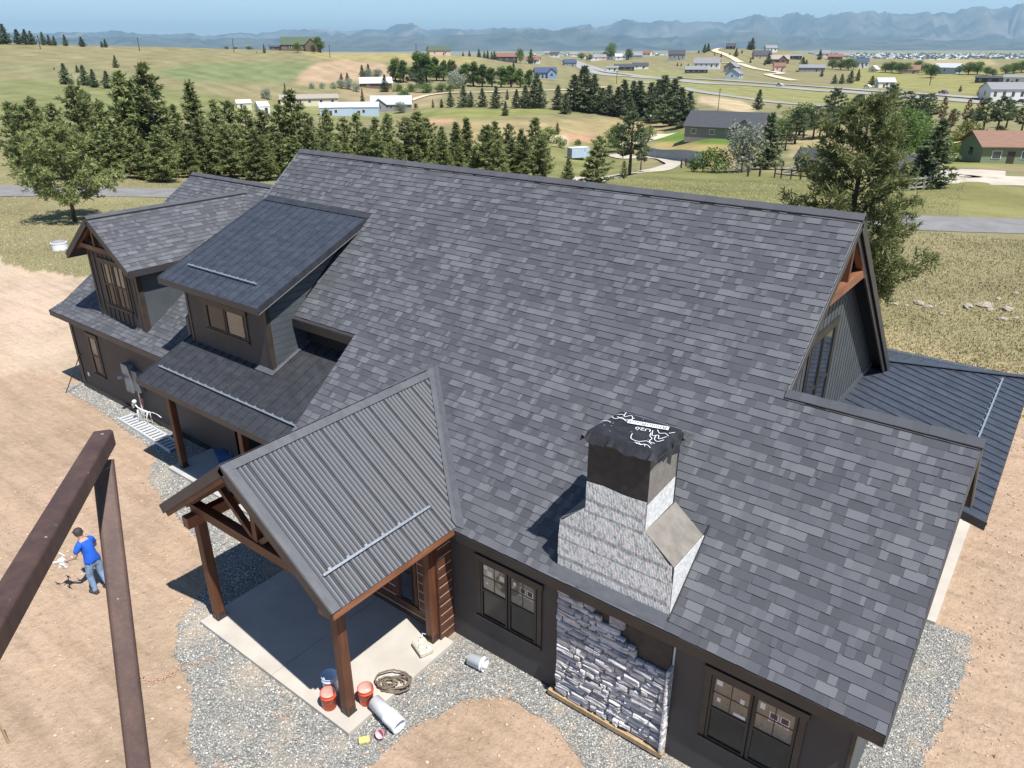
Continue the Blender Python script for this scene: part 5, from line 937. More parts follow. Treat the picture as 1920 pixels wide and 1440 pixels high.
# two near trees with finer needles
nt_ = pine_meshes(901, 9.6, 6.6, 3200, 8, 0.50, 0.14, 0.30, 0.040, 0.55, nb=90, up=0.5); p_ = np.array([-12.95+0.0, 24.9, 0.0])
v_ = ray(1584, 500); hl_ = math.hypot(v_[0], v_[1]); q_ = CAM+v_/hl_*36.0
tree('pine', (q_[0], q_[1], 0.0), 9.5, 'tall loose-branched pine rising behind the right gable', None, 0.76, nt_, 9.6)
nt2 = pine_meshes(903, 6.4, 6.6, 1500, 8, 0.62, 0.24, 0.30, 0.045, 0.5, nb=60, up=0.45)
tree('pine', (-58.1, 15.1, 0.0), 6.6, 'small round-crowned pine with bare trunk by the left road', None, 0.78, nt2, 6.4)
# ================================================================ distant buildings
WC = {'white': (0.66,0.66,0.64), 'tan': (0.46,0.37,0.27), 'brown': (0.15,0.10,0.07), 'dark': (0.06,0.06,0.065), 'blue': (0.20,0.30,0.46), 'palebl': (0.40,0.50,0.60), 'green': (0.21,0.245,0.155), 'grey': (0.26,0.26,0.26), 'stonegrey': (0.24,0.21,0.19), 'cream': (0.62,0.57,0.42), 'pinkw': (0.60,0.42,0.36), 'dkgreen': (0.05,0.07,0.06)}
RC = {'charcoal': (0.055,0.058,0.066), 'greyr': (0.22,0.22,0.23), 'redr': (0.22,0.10,0.07), 'brownr': (0.22,0.125,0.085), 'greenr': (0.07,0.10,0.06), 'whiter': (0.62,0.63,0.64), 'silver': (0.45,0.47,0.50), 'bluer': (0.05,0.07,0.14), 'tanr': (0.33,0.28,0.24)}
for k_, c_ in list(WC.items()): mk('wall_'+k_, tuple(q*0.92 for q in c_), c_, 1.5, 0.8)
for k_, c_ in list(RC.items()): mk('roof_'+k_, tuple(q*0.88 for q in c_), tuple(q*1.06 for q in c_), 0.8, 0.8, sc3=(1, 4, 1))
VIEW = np.array([-math.sin(YAW), math.cos(YAW)])
def bhouse(name, label, px, where, w_, d_, hw, hr, wall, roofc, rot=0.0, cat='house', wins=3, ov=0.5, gable_front=None, group=None, door=True, chim=False):
    pos = atr(px, where[1]) if isinstance(where, tuple) else at(px, where); v = pos[:2]-CAM[:2]; ang = math.atan2(v[1], v[0])-math.pi/2+math.radians(rot)
    o = thing(name, label, cat, (pos[0], pos[1], pos[2]-0.1), ang, group); a, b_ = w_/2, d_/2
    wl = MB(); wl.prism([(-a,-b_,-1.0),(-a,b_,-1.0),(-a,b_,hw),(-a,0,hw+hr),(-a,-b_,hw)], (w_,0,0)); wo_ = wl.obj('wall', M_['wall_'+wall], o)
    ra, rb_ = a+ov, b_+ov; e = hw-hr/b_*ov; t_ = 0.16
    rf = MB(); rf.prism([(-ra,-rb_,e+0.02),(-ra,0,hw+hr+0.02),(-ra,rb_,e+0.02),(-ra,rb_,e+t_),(-ra,0,hw+hr+t_+0.04),(-ra,-rb_,e+t_)], (2*ra,0,0)); ro = rf.obj('roof', M_['roof_'+roofc], o)
    if chim: MB().box(a*0.3, a*0.3+0.5, b_*0.2, b_*0.2+0.5, hw, hw+hr+0.7).obj('chimney', M_['wall_'+wall], ro)
    for i in range(wins):
        u = -a+(i+0.5)*w_/max(1, wins); q = MB(); q.box(u-0.65, u+0.65, -b_-0.06, -b_-0.005, hw*0.36, hw*0.78); f_ = q.obj('window', M_['paint_white' if wall != 'white' else 'trim_black'], o); MB().box(u-0.55, u+0.55, -b_-0.09, -b_-0.061, hw*0.36+0.1, hw*0.78-0.1).obj('pane', M_['glass_blue'], f_)
    for s_ in (1, -1): q = MB(); q.box(s_*a-0.03, s_*a+0.03, -0.6, 0.6, hw*0.4, hw*0.8); q.obj('window', M_['glass_blue'], o)
    if door: MB().box(a*0.35-0.5 if wins % 2 == 0 else -a*0.33-0.5, a*0.35+0.5 if wins % 2 == 0 else -a*0.33+0.5, -b_-0.05, -b_-0.004, 0.0, 2.05).obj('door', M_['trim_bronze'], o)
    if gable_front:
        u, gw, gr_ = gable_front; g = MB(); g.prism([(u-gw/2,-b_-1.6,-1.0),(u+gw/2,-b_-1.6,-1.0),(u+gw/2,-b_-1.6,hw),(u,-b_-1.6,hw+gr_),(u-gw/2,-b_-1.6,hw)], (0,1.6,0)); g.obj('wing', M_['wall_'+wall], o)
        g = MB(); ee = hw-gr_/(gw/2)*0.4; g.prism([(u-gw/2-0.4,-b_-2.0,ee+0.02),(u,-b_-2.0,hw+gr_+0.02),(u+gw/2+0.4,-b_-2.0,ee+0.02),(u+gw/2+0.4,-b_-2.0,ee+0.2),(u,-b_-2.0,hw+gr_+0.22),(u-gw/2-0.4,-b_-2.0,ee+0.2)], (0,b_+2.0,0)); g.obj('wing_roof', M_['roof_'+roofc], o)
        MB().box(u-0.7, u+0.7, -b_-1.66, -b_-1.602, hw*0.4, hw*0.8).obj('window', M_['glass_blue'], o)
    return o
bh = bhouse('house', 'long brown-walled house with charcoal roof and small front gable on green lawn', 1362, 257, 18, 11, 2.9, 3.0, 'stonegrey', 'charcoal', -14, wins=4, gable_front=(5.6, 4.6, 1.9))
for x_, y_ in ((-6.5, 1.5), (0.5, 2.0), (2.6, -3.0)): MB().lathe([(0.12,0),(0.12,0.7),(0.2,0.7),(0.2,0.85),(0.0001,0.95)], 8, (x_, y_-1.0, 4.6-abs(y_-1.0)*0.2)).obj('roof_vent', M_['galvanized'], bh)
bhouse('house', 'green-walled house with brown roof by the gravel apron', 1895, 304, 12, 7.5, 2.8, 1.6, 'green', 'brownr', 26, wins=3)
bhouse('barn', 'pale blue metal barn, left of the pair', 630, 216, 12.5, 6, 3.2, 1.6, 'palebl', 'silver', 2, 'barn', wins=1, ov=0.2)
bhouse('barn', 'pale blue metal barn with dark end, right of the pair', 684, 216, 12.0, 6, 3.4, 1.7, 'palebl', 'silver', -6, 'barn', wins=1, ov=0.2)
bhouse('house', 'grey hip-and-gable house beside the pale blue barns', 735, 206, 17, 9, 2.8, 3.0, 'grey', 'silver', -4, gable_front=(-5, 6, 2.2))
bhouse('house', 'long low house with flat tan-grey roof behind the barns', 580, 195, 24, 9, 2.6, 1.3, 'cream', 'tanr', 3, wins=5)
bhouse('shed', 'small white-roofed shed at the edge of the pines', 458, 206, 4.8, 4.0, 2.4, 0.9, 'cream', 'whiter', 5, 'shed', wins=1, ov=0.2)
bhouse('shed', 'white hoop-like shed half hidden behind the pines', 493, 212, 4.0, 5.0, 2.5, 1.4, 'white', 'whiter', 15, 'shed', wins=0, ov=0.1)
bhouse('barn', 'dark open-sided barn with white roof near the poplars', 705, 164, 16, 9, 2.6, 2.4, 'brown', 'whiter', 2, 'barn', wins=2, ov=0.6)
bhouse('house', 'dark lodge with green roof alone on the hilltop', 565, ('r',590), 26, 13, 4.2, 4.6, 'brown', 'greenr', -6, wins=6, gable_front=(7.5, 8, 3.6), chim=True)
bhouse('shed', 'low dark shed left of the hilltop lodge', 518, ('r',590), 9, 5, 2.2, 0.8, 'brown', 'charcoal', 0, 'shed', wins=2)
bhouse('house', 'brown house with dark green roof on the grassy brow', 822, ('r',655), 17, 11, 3.6, 3.0, 'pinkw', 'greenr', 12, wins=2)
bhouse('house', 'dark house with wide red roof on the rise', 950, ('r',690), 17, 11, 4.2, 2.6, 'dark', 'redr', 4, wins=3)
bhouse('house', 'white house with red roof on the rise', 1000, ('r',700), 11, 9, 3.2, 2.4, 'white', 'redr', -8, wins=2)
bhouse('house', 'bright blue house with navy roof below the rise', 1022, 146, 13, 9, 3.4, 2.6, 'blue', 'bluer', 8, wins=3, gable_front=(3.2, 5, 2.0))
bhouse('house', 'purple-grey house with dark roof above the blue house', 1068, 124, 11, 8, 3.2, 2.6, 'grey', 'bluer', 10, wins=2)
bhouse('house', 'white house beside the highway bend', 1148, 133, 10, 7, 2.8, 1.2, 'white', 'greyr', 0, wins=2)
bhouse('house', 'dark low house beside the highway bend', 1170, 132, 17, 8, 3.0, 2.2, 'dark', 'charcoal', 5, wins=3)
bhouse('house', 'white low house right of the dark house at the highway bend', 1200, 129, 14, 8, 3.0, 2.2, 'white', 'charcoal', 5, wins=2)
bhouse('house', 'dark two-storey house on the slope under the skyline', 1268, 113, 17, 12, 6.0, 4.0, 'grey', 'charcoal', 0, wins=4)
bhouse('house', 'charcoal ranch house in front of the white house', 1305, 137, 18, 8, 3.0, 2.4, 'dark', 'greyr', 2, wins=4)
bhouse('house', 'large white house with grey roof above the charcoal ranch house', 1325, 129, 22, 12, 5.0, 4.0, 'white', 'greyr', -6, wins=5)
bhouse('house', 'pale blue gabled house beside the highway', 1376, 147, 13, 10, 3.4, 3.2, 'palebl', 'greyr', 78, wins=3)
bhouse('house', 'grey gabled house behind the pale blue gabled house', 1372, 135, 11, 10, 4.2, 3.4, 'grey', 'greyr', 70, wins=2)
bhouse('house', 'dark-roofed house on the very top of the hill', 1370, ('r',950), 10, 8, 3.0, 3.0, 'dark', 'charcoal', 0, wins=2)
bhouse('house', 'white house on the hilltop right of the tall conifers', 1445, ('r',940), 12, 8, 4.2, 2.6, 'white', 'greyr', 20, wins=3)
bhouse('house', 'house with dark gabled roof half way up the hill', 1428, 110, 17, 11, 3.6, 4.0, 'tan', 'charcoal', 12, wins=3)
bhouse('house', 'brown house with deep gable on the hill', 1460, 119, 17, 10, 4.0, 3.4, 'brown', 'tanr', 5, wins=3, gable_front=(3, 7, 3))
bhouse('house', 'pink-walled house just below the brown gabled house', 1460, 134, 9, 8, 4.4, 2.4, 'pinkw', 'redr', 10, wins=2)
bhouse('house', 'dark flat-roofed house on the right of the hill', 1492, 111, 11, 8, 3.2, 1.2, 'dark', 'greyr', 0, wins=2)
bhouse('house', 'long grey bungalow beside the dark conifer', 1522, 134, 20, 9, 3.2, 2.2, 'grey', 'greyr', 0, wins=6)
bhouse('house', 'reddish house at the right end of the hill', 1565, 113, 14, 9, 3.6, 2.4, 'brown', 'redr', 0, wins=3)
bhouse('house', 'white two-storey house with blue trim among the valley trees', 1612, 127, 13, 9, 5.2, 2.2, 'white', 'bluer', 0, wins=4)
bhouse('house', 'small yellow house among the valley trees', 1638, 135, 9, 6, 2.4, 2.4, 'cream', 'whiter', 75, wins=1)
bhouse('house', 'brown-roofed house in the middle of the valley trees', 1706, 138, 13, 9, 3.2, 3.0, 'tan', 'brownr', 0, wins=2)
bhouse('barn', 'blue-grey barn with white gable end in the valley', 1776, 138, 18, 11, 4.6, 2.6, 'palebl', 'silver', -25, 'barn', wins=1)
bhouse('house', 'white flat-fronted building on the right edge above the highway', 1905, 158, 14, 9, 4.0, 1.2, 'white', 'greyr', 0, wins=3)
bhouse('barn', 'long dark open shed above the highway on the right', 1855, 155, 16, 7, 3.0, 1.0, 'dark', 'charcoal', 0, 'shed', wins=3)
bhouse('warehouse', 'big pale blue and white building beside the highway', 1885, 187, 20, 11, 5.0, 2.6, 'white', 'greyr', 28, 'building', wins=5)
bhouse('house', 'white box-like house left of the highway clump', 1658, 164, 9, 6, 3.4, 1.8, 'white', 'whiter', 20, wins=1)
bhouse('shed', 'dark green shed with charcoal roof by the rail fence', 1520, 322, 3.6, 3.0, 2.0, 1.1, 'dkgreen', 'charcoal', -28, 'shed', wins=0, ov=0.25, door=False)
bhouse('barn', 'low dark barn half hidden behind the tall pine', 1704, 346, 3.4, 4, 1.9, 1.0, 'dark', 'charcoal', 10, 'barn', wins=0, ov=0.4, door=False)
for i, (px, r_, w_, c_, rc_) in enumerate(((1052,1500,14,'white','greyr'),(1075,1300,13,'cream','greyr'),(1098,1150,12,'white','redr'),(1112,1020,14,'white','greyr'),(1125,1050,16,'pinkw','greyr'),(1140,1100,12,'white','greyr'),(1165,1000,14,'white','silver'),(1190,1000,18,'grey','greyr'),(1215,1100,10,'white','redr'),(1040,1100,12,'white','charcoal'),(1030,1300,14,'tan','greyr'),(1585,1050,13,'cream','greyr'),(1548,1000,12,'white','greyr'))):
    bhouse('house', 'small '+{'white': 'white', 'cream': 'cream', 'pinkw': 'pink', 'grey': 'grey', 'tan': 'tan'}[c_]+' house in the far cluster, '+ordinal(i)+' from the left', px, ('r', r_), w_, 9, 4, 3, c_, rc_, rw.uniform(-20, 20), wins=2, group='houses in the far cluster', door=False)
# ---------------- utility trailer, vehicles, poles, fences
def trailer():
    p = at(1084, 299); o = thing('trailer', 'grey box trailer parked on the grass', 'trailer', tuple(p), YAW+math.radians(26)); MB().box(-2.4, 2.4, -1.15, 1.15, 0.55, 2.75).obj('body', M_['wall_palebl'], o); MB().box(-2.45, 2.45, -1.2, 1.2, 2.752, 2.80).obj('roof', M_['roof_whiter'], o); MB().box(-2.43, -2.401, -0.9, 0.9, 0.7, 2.5).obj('door', M_['wall_grey'], o)
    for x_ in (-0.45, 0.45):
        for y_ in (-1.0, 1.0): MB().lathe([(0.0001,-0.12),(0.34,-0.12),(0.34,0.12),(0.0001,0.12)], 14, (x_, y_, 0.34), (0,1,0)).obj('wheel', M_['trim_black'], o)
trailer()
mk('car_dark', (0.02,0.02,0.025), rough=0.3); mk('car_white', (0.65,0.66,0.68), rough=0.3); mk('car_purple', (0.06,0.05,0.12), rough=0.3); mk('car_silver', (0.35,0.36,0.38), rough=0.3); mk('rubber', (0.015,0.015,0.015), rough=0.9)
def car(label, px, py, mat, L_=4.8, pickup=False, rot=0):
    p = at(px, py); q = at(px+12, py+12*0.085); ang = math.atan2(q[1]-p[1], q[0]-p[0])+rot; o = thing('car', label, 'car', (p[0], p[1], p[2]+0.6), ang); a = L_/2
    prof = [(-a,0.35),(-a,0.95),(-a*0.75,1.0),(-a*0.5,1.6),(a*0.25,1.6),(a*0.55,1.02),(a,0.9),(a,0.35)] if not pickup else [(-a,0.4),(-a,1.05),(-a*0.2,1.05),(-a*0.15,1.75),(a*0.25,1.75),(a*0.5,1.1),(a,1.0),(a,0.4)]
    MB().prism([(x_, -0.9, z_) for x_, z_ in prof], (0,1.8,0)).obj('body', M_[mat], o); MB().prism([(x_, -0.905, z_) for x_, z_ in ([(-a*0.6,1.05),(-a*0.46,1.5),(a*0.22,1.5),(a*0.45,1.05)] if not pickup else [(-a*0.14,1.12),(-a*0.12,1.65),(a*0.22,1.65),(a*0.42,1.12)])], (0,1.81,0)).obj('window', M_['glass_dark'], o)
    for x_ in (-a*0.6, a*0.62):
        for y_ in (-0.82, 0.82): MB().lathe([(0.0001,-0.11),(0.34,-0.11),(0.34,0.11),(0.0001,0.11)], 12, (x_, y_, 0.34), (0,1,0)).obj('wheel', M_['rubber'], o)
    for y_ in (-0.6, 0.6): MB().box(a+0.001, a+0.03, y_-0.18, y_+0.18, 0.65, 0.82).obj('headlight', M_['paper'], o)
    return o
car('dark van driving left along the far highway', 1275, 150, 'car_dark', 5.2); car('small dark car in the middle of the far highway', 1462, 163.5, 'car_silver'); car('white car near the roadside trees on the highway', 1626, 166.5, 'car_white'); car('black pickup on the highway behind the pines', 1705, 180, 'car_dark', 5.8, True); car('purple pickup parked beside the highway', 1768, 178, 'car_purple', 5.8, True); car('dark car at the right edge of the highway', 1916, 196, 'car_dark')
def pole(px, where, ty, label, light=False):
    p = atr(px, where[1]) if isinstance(where, tuple) else at(px, where); r_ = math.hypot(p[0]-CAM[0], p[1]-CAM[1]); h = zp(px, ty, r_)-p[2]; o = thing('utility_pole', label, 'pole', tuple(p), 0, 'wooden utility poles'); w_ = max(0.13, r_*0.00045)
    MB().tube([(0,0,0),(0.02*h*0.2,0,h)], [w_, w_*0.7], 8).obj('shaft', M_['bark'], o); MB().bar((-0.9,0.1,h-0.6), (0.9,0.1,h-0.6), w_*0.8, w_*0.8).obj('crossarm', M_['bark'], o)
    if light: MB().lathe([(0.0001,0.1),(0.25,0.05),(0.22,-0.2)], 10, (0.1,-0.2,h-0.1)).obj('lamp_head', M_['paint_white'], o)
pole(76, 92, 66, 'thin pole on the left hill, leftmost of the poles'); pole(262, 96, 70, 'thin pole standing alone in the left hill pasture'); pole(438, ('r',560), 73, 'thin pole left of the hilltop lodge'); pole(619, 108, 84, 'thin pole on the slope right of the hilltop lodge'); pole(780, ('r',640), 82, 'thin pole left of the brown house on the brow'); pole(1346, 208, 165, 'tall pole rising behind the charcoal-roofed house'); pole(1217, 262, 216, 'pole with a white lamp head beside the dark conifers', True); pole(1156, 157, 132, 'pole beside the highway bend'); pole(1743, 160, 146, 'short pole in the field beyond the highway')
# concrete panel retaining wall
mk('panel_concrete', (0.27,0.28,0.29), (0.36,0.37,0.38), 1.5, 0.85)
RW = None; pts = smooth_path([at(1205,292), at(1232,297), at(1262,299), at(1290,302), at(1318,308)], 1.6)
RW = thing('retaining_wall', 'curved grey panel retaining wall above the gravel drive', 'wall', (pts[0][0], pts[0][1], h1(*pts[0])))
for a, b_ in zip(pts[:-1], pts[1:]):
    o_ = np.array([pts[0][0], pts[0][1], h1(*pts[0])]); p0 = np.array([a[0], a[1], h1(*a)-0.4])-o_; p1 = np.array([b_[0], b_[1], h1(*b_)-0.4])-o_; d_ = (p1-p0)*0.97
    MB().prism([p0, p0+d_, p0+d_+(0,0,2.5), p0+(0,0,2.5)], (0.05,0.18,0)).obj('panel', M_['panel_concrete'], RW)
def rail_fence(label, P, mat='bark', rails=3, hgt=1.2, gap=2.4, name='rail_fence'):
    c_ = smooth_path(P, gap); o = thing(name, label, 'fence', (c_[0][0], c_[0][1], h1(*c_[0]))); o_ = np.array([c_[0][0], c_[0][1], h1(*c_[0])]); Q = [np.array([p[0], p[1], h1(*p)])-o_ for p in c_]
    for p in Q: MB().box(p[0]-0.07, p[0]+0.07, p[1]-0.07, p[1]+0.07, p[2]-0.2, p[2]+hgt+0.1).obj('post', M_[mat], o)
    for a, b_ in zip(Q[:-1], Q[1:]):
        for k in range(rails): z_ = hgt*(k+1)/rails-0.1; MB().bar(a+(0,0,z_), b_+(0,0,z_), 0.05, 0.13).obj('rail', M_[mat], o)
mk('grey_rail', (0.30,0.28,0.25), (0.40,0.38,0.34), 3, 0.9)
rail_fence('grey board corral fence in front of the dark green shed', [at(1452,332), at(1480,330), at(1502,322)], 'grey_rail'); rail_fence('low rail fence running from the corral to the right', [at(1452,333), at(1500,338), at(1540,342)], 'bark', 2); rail_fence('white-grey rail fence under the dark conifer by the barn', [at(1703,358), at(1730,356), at(1748,352)], 'grey_rail')
for i, (px, py) in enumerate(((1277,315),(1286,312),(1402,331),(1424,331))):
    p = at(px, py); MB().box(-0.11, 0.11, -0.11, 0.11, -0.2, 1.35).obj('fence_post', M_['bark'], None, label=('lone dark fence post at the green field edge, ')+ordinal(i)+' from the left', cat='post', group='lone posts along the green field', loc=tuple(p))
# yellow shade sail beside the green house
p = at(1815, 298); sh = thing('shade_sail', 'pale yellow shade sail beside the green house', 'canopy', tuple(p), YAW+0.2); mk('sail', (0.62,0.55,0.22), (0.70,0.63,0.30), 2, 0.8)
g = []; 
for j in range(7):
    for i in range(9): u, v = i/8*2-1, j/6*2-1; g.append((u*2.6, v*1.7, 2.6+0.45*u*v+0.25*(u*u+v*v)-0.3))
MB().add(g, [(j*9+i, j*9+i+1, (j+1)*9+i+1, (j+1)*9+i) for j in range(6) for i in range(8)]).obj('sail_cloth', M_['sail'], sh, smooth=True)
for u, v in ((-1,-1),(1,-1),(1,1),(-1,1)): MB().tube([(u*2.6, v*1.7, 0), (u*2.6, v*1.7, 2.8+0.45*u*v)], 0.06, 6).obj('leg', M_['aluminium'], sh)
# town on the valley floor: too far to count
rg = np.random.default_rng(8); n_ = 2600; px_ = np.concatenate([rg.uniform(1480, 1960, 1900), rg.uniform(1000, 1480, 700)]); rr_ = np.exp(rg.uniform(math.log(2200), math.log(7500), n_)); Vt, Ft, Tt = [], [], []
for i in range(n_):
    v = ray(px_[i], 90); hl = math.hypot(v[0], v[1]); x_, y_ = CAM[0]+rr_[i]*v[0]/hl, CAM[1]+rr_[i]*v[1]/hl; z_ = h1(x_, y_)-1; a, b_, h = rg.uniform(5, 16), rg.uniform(5, 12), rg.uniform(4, 9); tr_ = rg.random() < 0.55
    if tr_: a = b_ = rg.uniform(5, 12); h = rg.uniform(5, 11)
    k = len(Vt); Vt += [(x_-a,y_-b_,z_),(x_+a,y_-b_,z_),(x_+a,y_+b_,z_),(x_-a,y_+b_,z_),(x_-a*0.5,y_-b_*0.5,z_+h),(x_+a*0.5,y_-b_*0.5,z_+h),(x_+a*0.5,y_+b_*0.5,z_+h),(x_-a*0.5,y_+b_*0.5,z_+h)]
    Ft += [(k+4,k+5,k+6,k+7),(k,k+1,k+5,k+4),(k+1,k+2,k+6,k+5),(k+2,k+3,k+7,k+6),(k+3,k,k+4,k+7)]; Tt += [0.1 if tr_ else rg.uniform(0.5, 1.0)]*5
m, n, b = nodes('town'); n.links.new(ramp(n, attr(n, 'tone').outputs['Fac'], [(0.2, (0.035,0.05,0.03)), (0.3, (0.25,0.23,0.21)), (0.7, (0.45,0.43,0.42)), (1.0, (0.75,0.75,0.74))]), b.inputs['Base Color']); b.inputs['Roughness'].default_value = 0.9
link('far_town', np_mesh('far_town', Vt, Ft, m, Tt), label='distant town of tiny roofs and trees on the valley floor', cat='town', kind='stuff')
# ================================================================ things in the yard
mk('orange_plastic', (0.62,0.085,0.025), (0.70,0.11,0.035), 3, 0.45); mk('white_plastic', (0.66,0.70,0.73), (0.74,0.77,0.79), 5, 0.45); mk('mortar', (0.40,0.36,0.34), (0.52,0.47,0.44), 12, 0.9, bmp=0.6); mk('inside_pink', (0.55,0.30,0.26), (0.62,0.38,0.34), 6, 0.8)
m, n, b = nodes('clear_plastic'); b.inputs['Base Color'].default_value = (0.50,0.60,0.74,1); b.inputs['Roughness'].default_value = 0.35
mk('sponge', (0.62,0.50,0.16), (0.70,0.58,0.22), 30, 0.95, bmp=0.5); mk('pink_plastic', (0.60,0.30,0.34), (0.68,0.42,0.45), 8, 0.6); mk('hose', (0.13,0.10,0.07), (0.20,0.16,0.115), 14, 0.7); mk('beige_metal', (0.46,0.42,0.33), (0.58,0.54,0.44), 9, 0.6)
def bucket(label, pos, mat, inner, h=0.36, r=0.150, axis=(0,0,1), fill=None, logo=None, handle=True, cat='bucket', group=None, rot=0.0):
    o = thing('bucket', label, cat, tuple(pos), 0, group); ax = nrm(axis); z_ = np.array(ax)
    MB().lathe([(0.0001,0.0),(r*0.86,0.0),(r*0.97,h*0.80),(r*1.05,h*0.81),(r*1.05,h*0.86),(r*0.985,h*0.87),(r*1.0,h),(r*1.03,h),(r*1.03,h+0.008),(r*0.955,h+0.008),(r*0.95,h*0.9)], 24, (0,0,0), ax).obj('body', M_[mat], o, smooth=True)
    MB().lathe([(r*0.95,h),(r*0.84,0.02),(0.0001,0.02)], 24, (0,0,0), ax).obj('inner_wall', M_[inner], o, smooth=True)
    if fill: MB().lathe([(r*0.90,h*fill),(r*0.5,h*fill+0.012),(0.0001,h*fill+0.004)], 20, (0,0,0), ax).obj('contents', M_['mortar'], o, smooth=True)
    if handle: c = [np.array([math.cos(t_)*r*1.06, 0.02+0.0*t_, h*0.83-math.sin(t_)*r*0.95]) for t_ in np.linspace(0, math.pi, 12)]; MB().tube([(p[0], -abs(p[2]-h*0.83)*0.75-0.02 if False else -r*0.3*math.sin(t_)-r*0.95*math.sin(t_)*0.6, h*0.84-math.sin(t_)*r*0.9) for p, t_ in zip(c, np.linspace(0, math.pi, 12))], 0.003, 5).obj('handle', M_['galvanized'], o) if tuple(axis) == (0,0,1) else None
    if logo is not None:
        for (da, z0, z1, dw) in ((0,0.28,0.34,0.55),(0,0.36,0.40,0.42),(-0.16,0.42,0.62,0.10),(0.02,0.44,0.66,0.10),(0.2,0.42,0.58,0.12),(0.02,0.70,0.74,0.40)):
            q = MB(); k = 6; vs = []
            for i in range(k+1):
                a = logo+da+(i/k-0.5)*dw; 
                for zz_ in (z0, z1): rr2 = r*(0.86+0.11*zz_/0.80)+0.0025; vs.append((math.cos(a)*rr2, math.sin(a)*rr2, zz_*h))
            q.add(vs, [(2*i, 2*i+2, 2*i+3, 2*i+1) for i in range(k)]); q.obj('printed_mark', M_['paint_white'], o)
    return o
bucket('orange bucket with white print left of the front porch post', (-8.72,-2.70,0.10), 'orange_plastic', 'inside_pink', fill=0.35, logo=-1.9); bucket('orange bucket right of the front porch post', (-8.24,-2.20,0.10), 'orange_plastic', 'inside_pink', fill=0.55, logo=-2.2)
bucket('pale translucent bucket behind the front porch post', (-8.95,-2.46,0.10), 'clear_plastic', 'clear_plastic', h=0.46, r=0.155)
bucket('single white bucket lying on the gravel by the window', (-7.36,-0.19,0.150), 'white_plastic', 'white_plastic', 0.36, 0.145, (0.98,0.16,-0.02), handle=False)
def nested():
    o = thing('bucket_stack', 'nested white buckets lying off the porch corner', 'bucket', (-8.02,-2.20,0.262)); ax = nrm((0.76,-0.06,-0.11)); r = 0.148
    MB().lathe([(0.0001,0.0),(r*0.88,0.0),(r*0.98,0.40),(r*1.04,0.41),(r*1.04,0.45),(r,0.46),(r*1.04,0.47),(r*1.04,0.50),(r,0.51),(r*1.03,0.60),(r*1.04,0.62),(r*1.0,0.64),(r*1.04,0.66),(r,0.68),(r*1.05,0.74),(r*0.95,0.745),(r*0.84,0.48),(0.0001,0.47)], 26, (0,0,0), ax).obj('outer_bucket', M_['white_plastic'], o, smooth=True)
    for h in (0.44, 0.49, 0.56, 0.62, 0.68): MB().lathe([(r*1.045,h),(r*1.06,h+0.004),(r*1.045,h+0.008)], 26, (0,0,0), ax).obj('rim', M_['white_plastic'], o, smooth=True)
nested()
def rounded_block(name, label, cat, pos, sx, sy, sz, mat, rz):
    o = thing(name, label, cat, tuple(pos), rz); c = min(sx, sy, sz)*0.2; a, b_ = sx/2, sy/2
    q = MB(); lay = [(0,c),(c,0),(sz-c,0),(sz,c)]; vs = []
    for z_, i_ in lay: vs += [(-a+i_+c,-b_+i_,z_),(a-i_-c,-b_+i_,z_),(a-i_,-b_+i_+c,z_),(a-i_,b_-i_-c,z_),(a-i_-c,b_-i_,z_),(-a+i_+c,b_-i_,z_),(-a+i_,b_-i_-c,z_),(-a+i_,-b_+i_+c,z_)]
    fs = [tuple(range(7, -1, -1)), tuple(range(24, 32))]+[(l*8+i, l*8+(i+1) % 8, (l+1)*8+(i+1) % 8, (l+1)*8+i) for l in range(3) for i in range(8)]
    q.add(vs, fs).obj('body', M_[mat], o); return o
rounded_block('sponge', 'yellow sponge dropped on the gravel', 'sponge', (-7.66,-2.80,0.02), 0.20, 0.13, 0.07, 'sponge', 0.9)
o = thing('cup', 'small pink tub tipped on the gravel beside the sponge', 'tub', (-7.50,-2.47,0.075)); MB().lathe([(0.0001,0),(0.065,0),(0.085,0.16),(0.09,0.165),(0.08,0.165),(0.062,0.02),(0.0001,0.02)], 18, (0,0,0.0), (0.25,-0.75,0.5)).obj('body', M_['pink_plastic'], o, smooth=True)
rp = []; rq = random.Random(2)
for i in range(220): t_ = i/219; a = t_*2*math.pi*6.2; rr2 = 0.13+0.10*math.sin(t_*9)+0.03*rq.random()+0.04*t_; rp.append((math.cos(a)*rr2*1.25+0.05*math.sin(a*0.21), math.sin(a)*rr2*0.85+0.04*math.cos(a*0.37), 0.022+0.018*(i//36)+0.004*rq.random()))
rp += [(rp[-1][0]+0.10, rp[-1][1]+0.06, 0.05), (rp[-1][0]+0.22, rp[-1][1]+0.02, 0.025), (rp[-1][0]+0.24, rp[-1][1]-0.16, 0.022)]
o = thing('hose', 'coiled brown hose heaped on the porch slab edge', 'hose', (-8.16,-1.62,0.10), 0.6); MB().tube(rp, 0.017, 7).obj('coil', M_['hose'], o, smooth=True)
o = rounded_block('tool_box', 'low beige box with round grey discs on the porch slab', 'tool', (-8.33,-0.56,0.10), 0.44, 0.30, 0.13, 'beige_metal', -0.35)
for x_, y_ in ((-0.12,0.02),(0.06,-0.06),(0.15,0.08)): MB().lathe([(0.052,0.0),(0.055,0.03),(0.03,0.035),(0.02,0.02),(0.0001,0.02)], 16, (x_, y_, 0.13)).obj('disc', M_['aluminium'], o, smooth=True)
MB().tube([(-0.2,0.1,0.1),(-0.24,0.12,0.19),(-0.17,0.16,0.2)], 0.012, 6).obj('handle', M_['aluminium'], o); MB().box(-0.20, 0.20, -0.16, 0.14, -0.0, 0.03).obj('base', M_['rubber'], o)
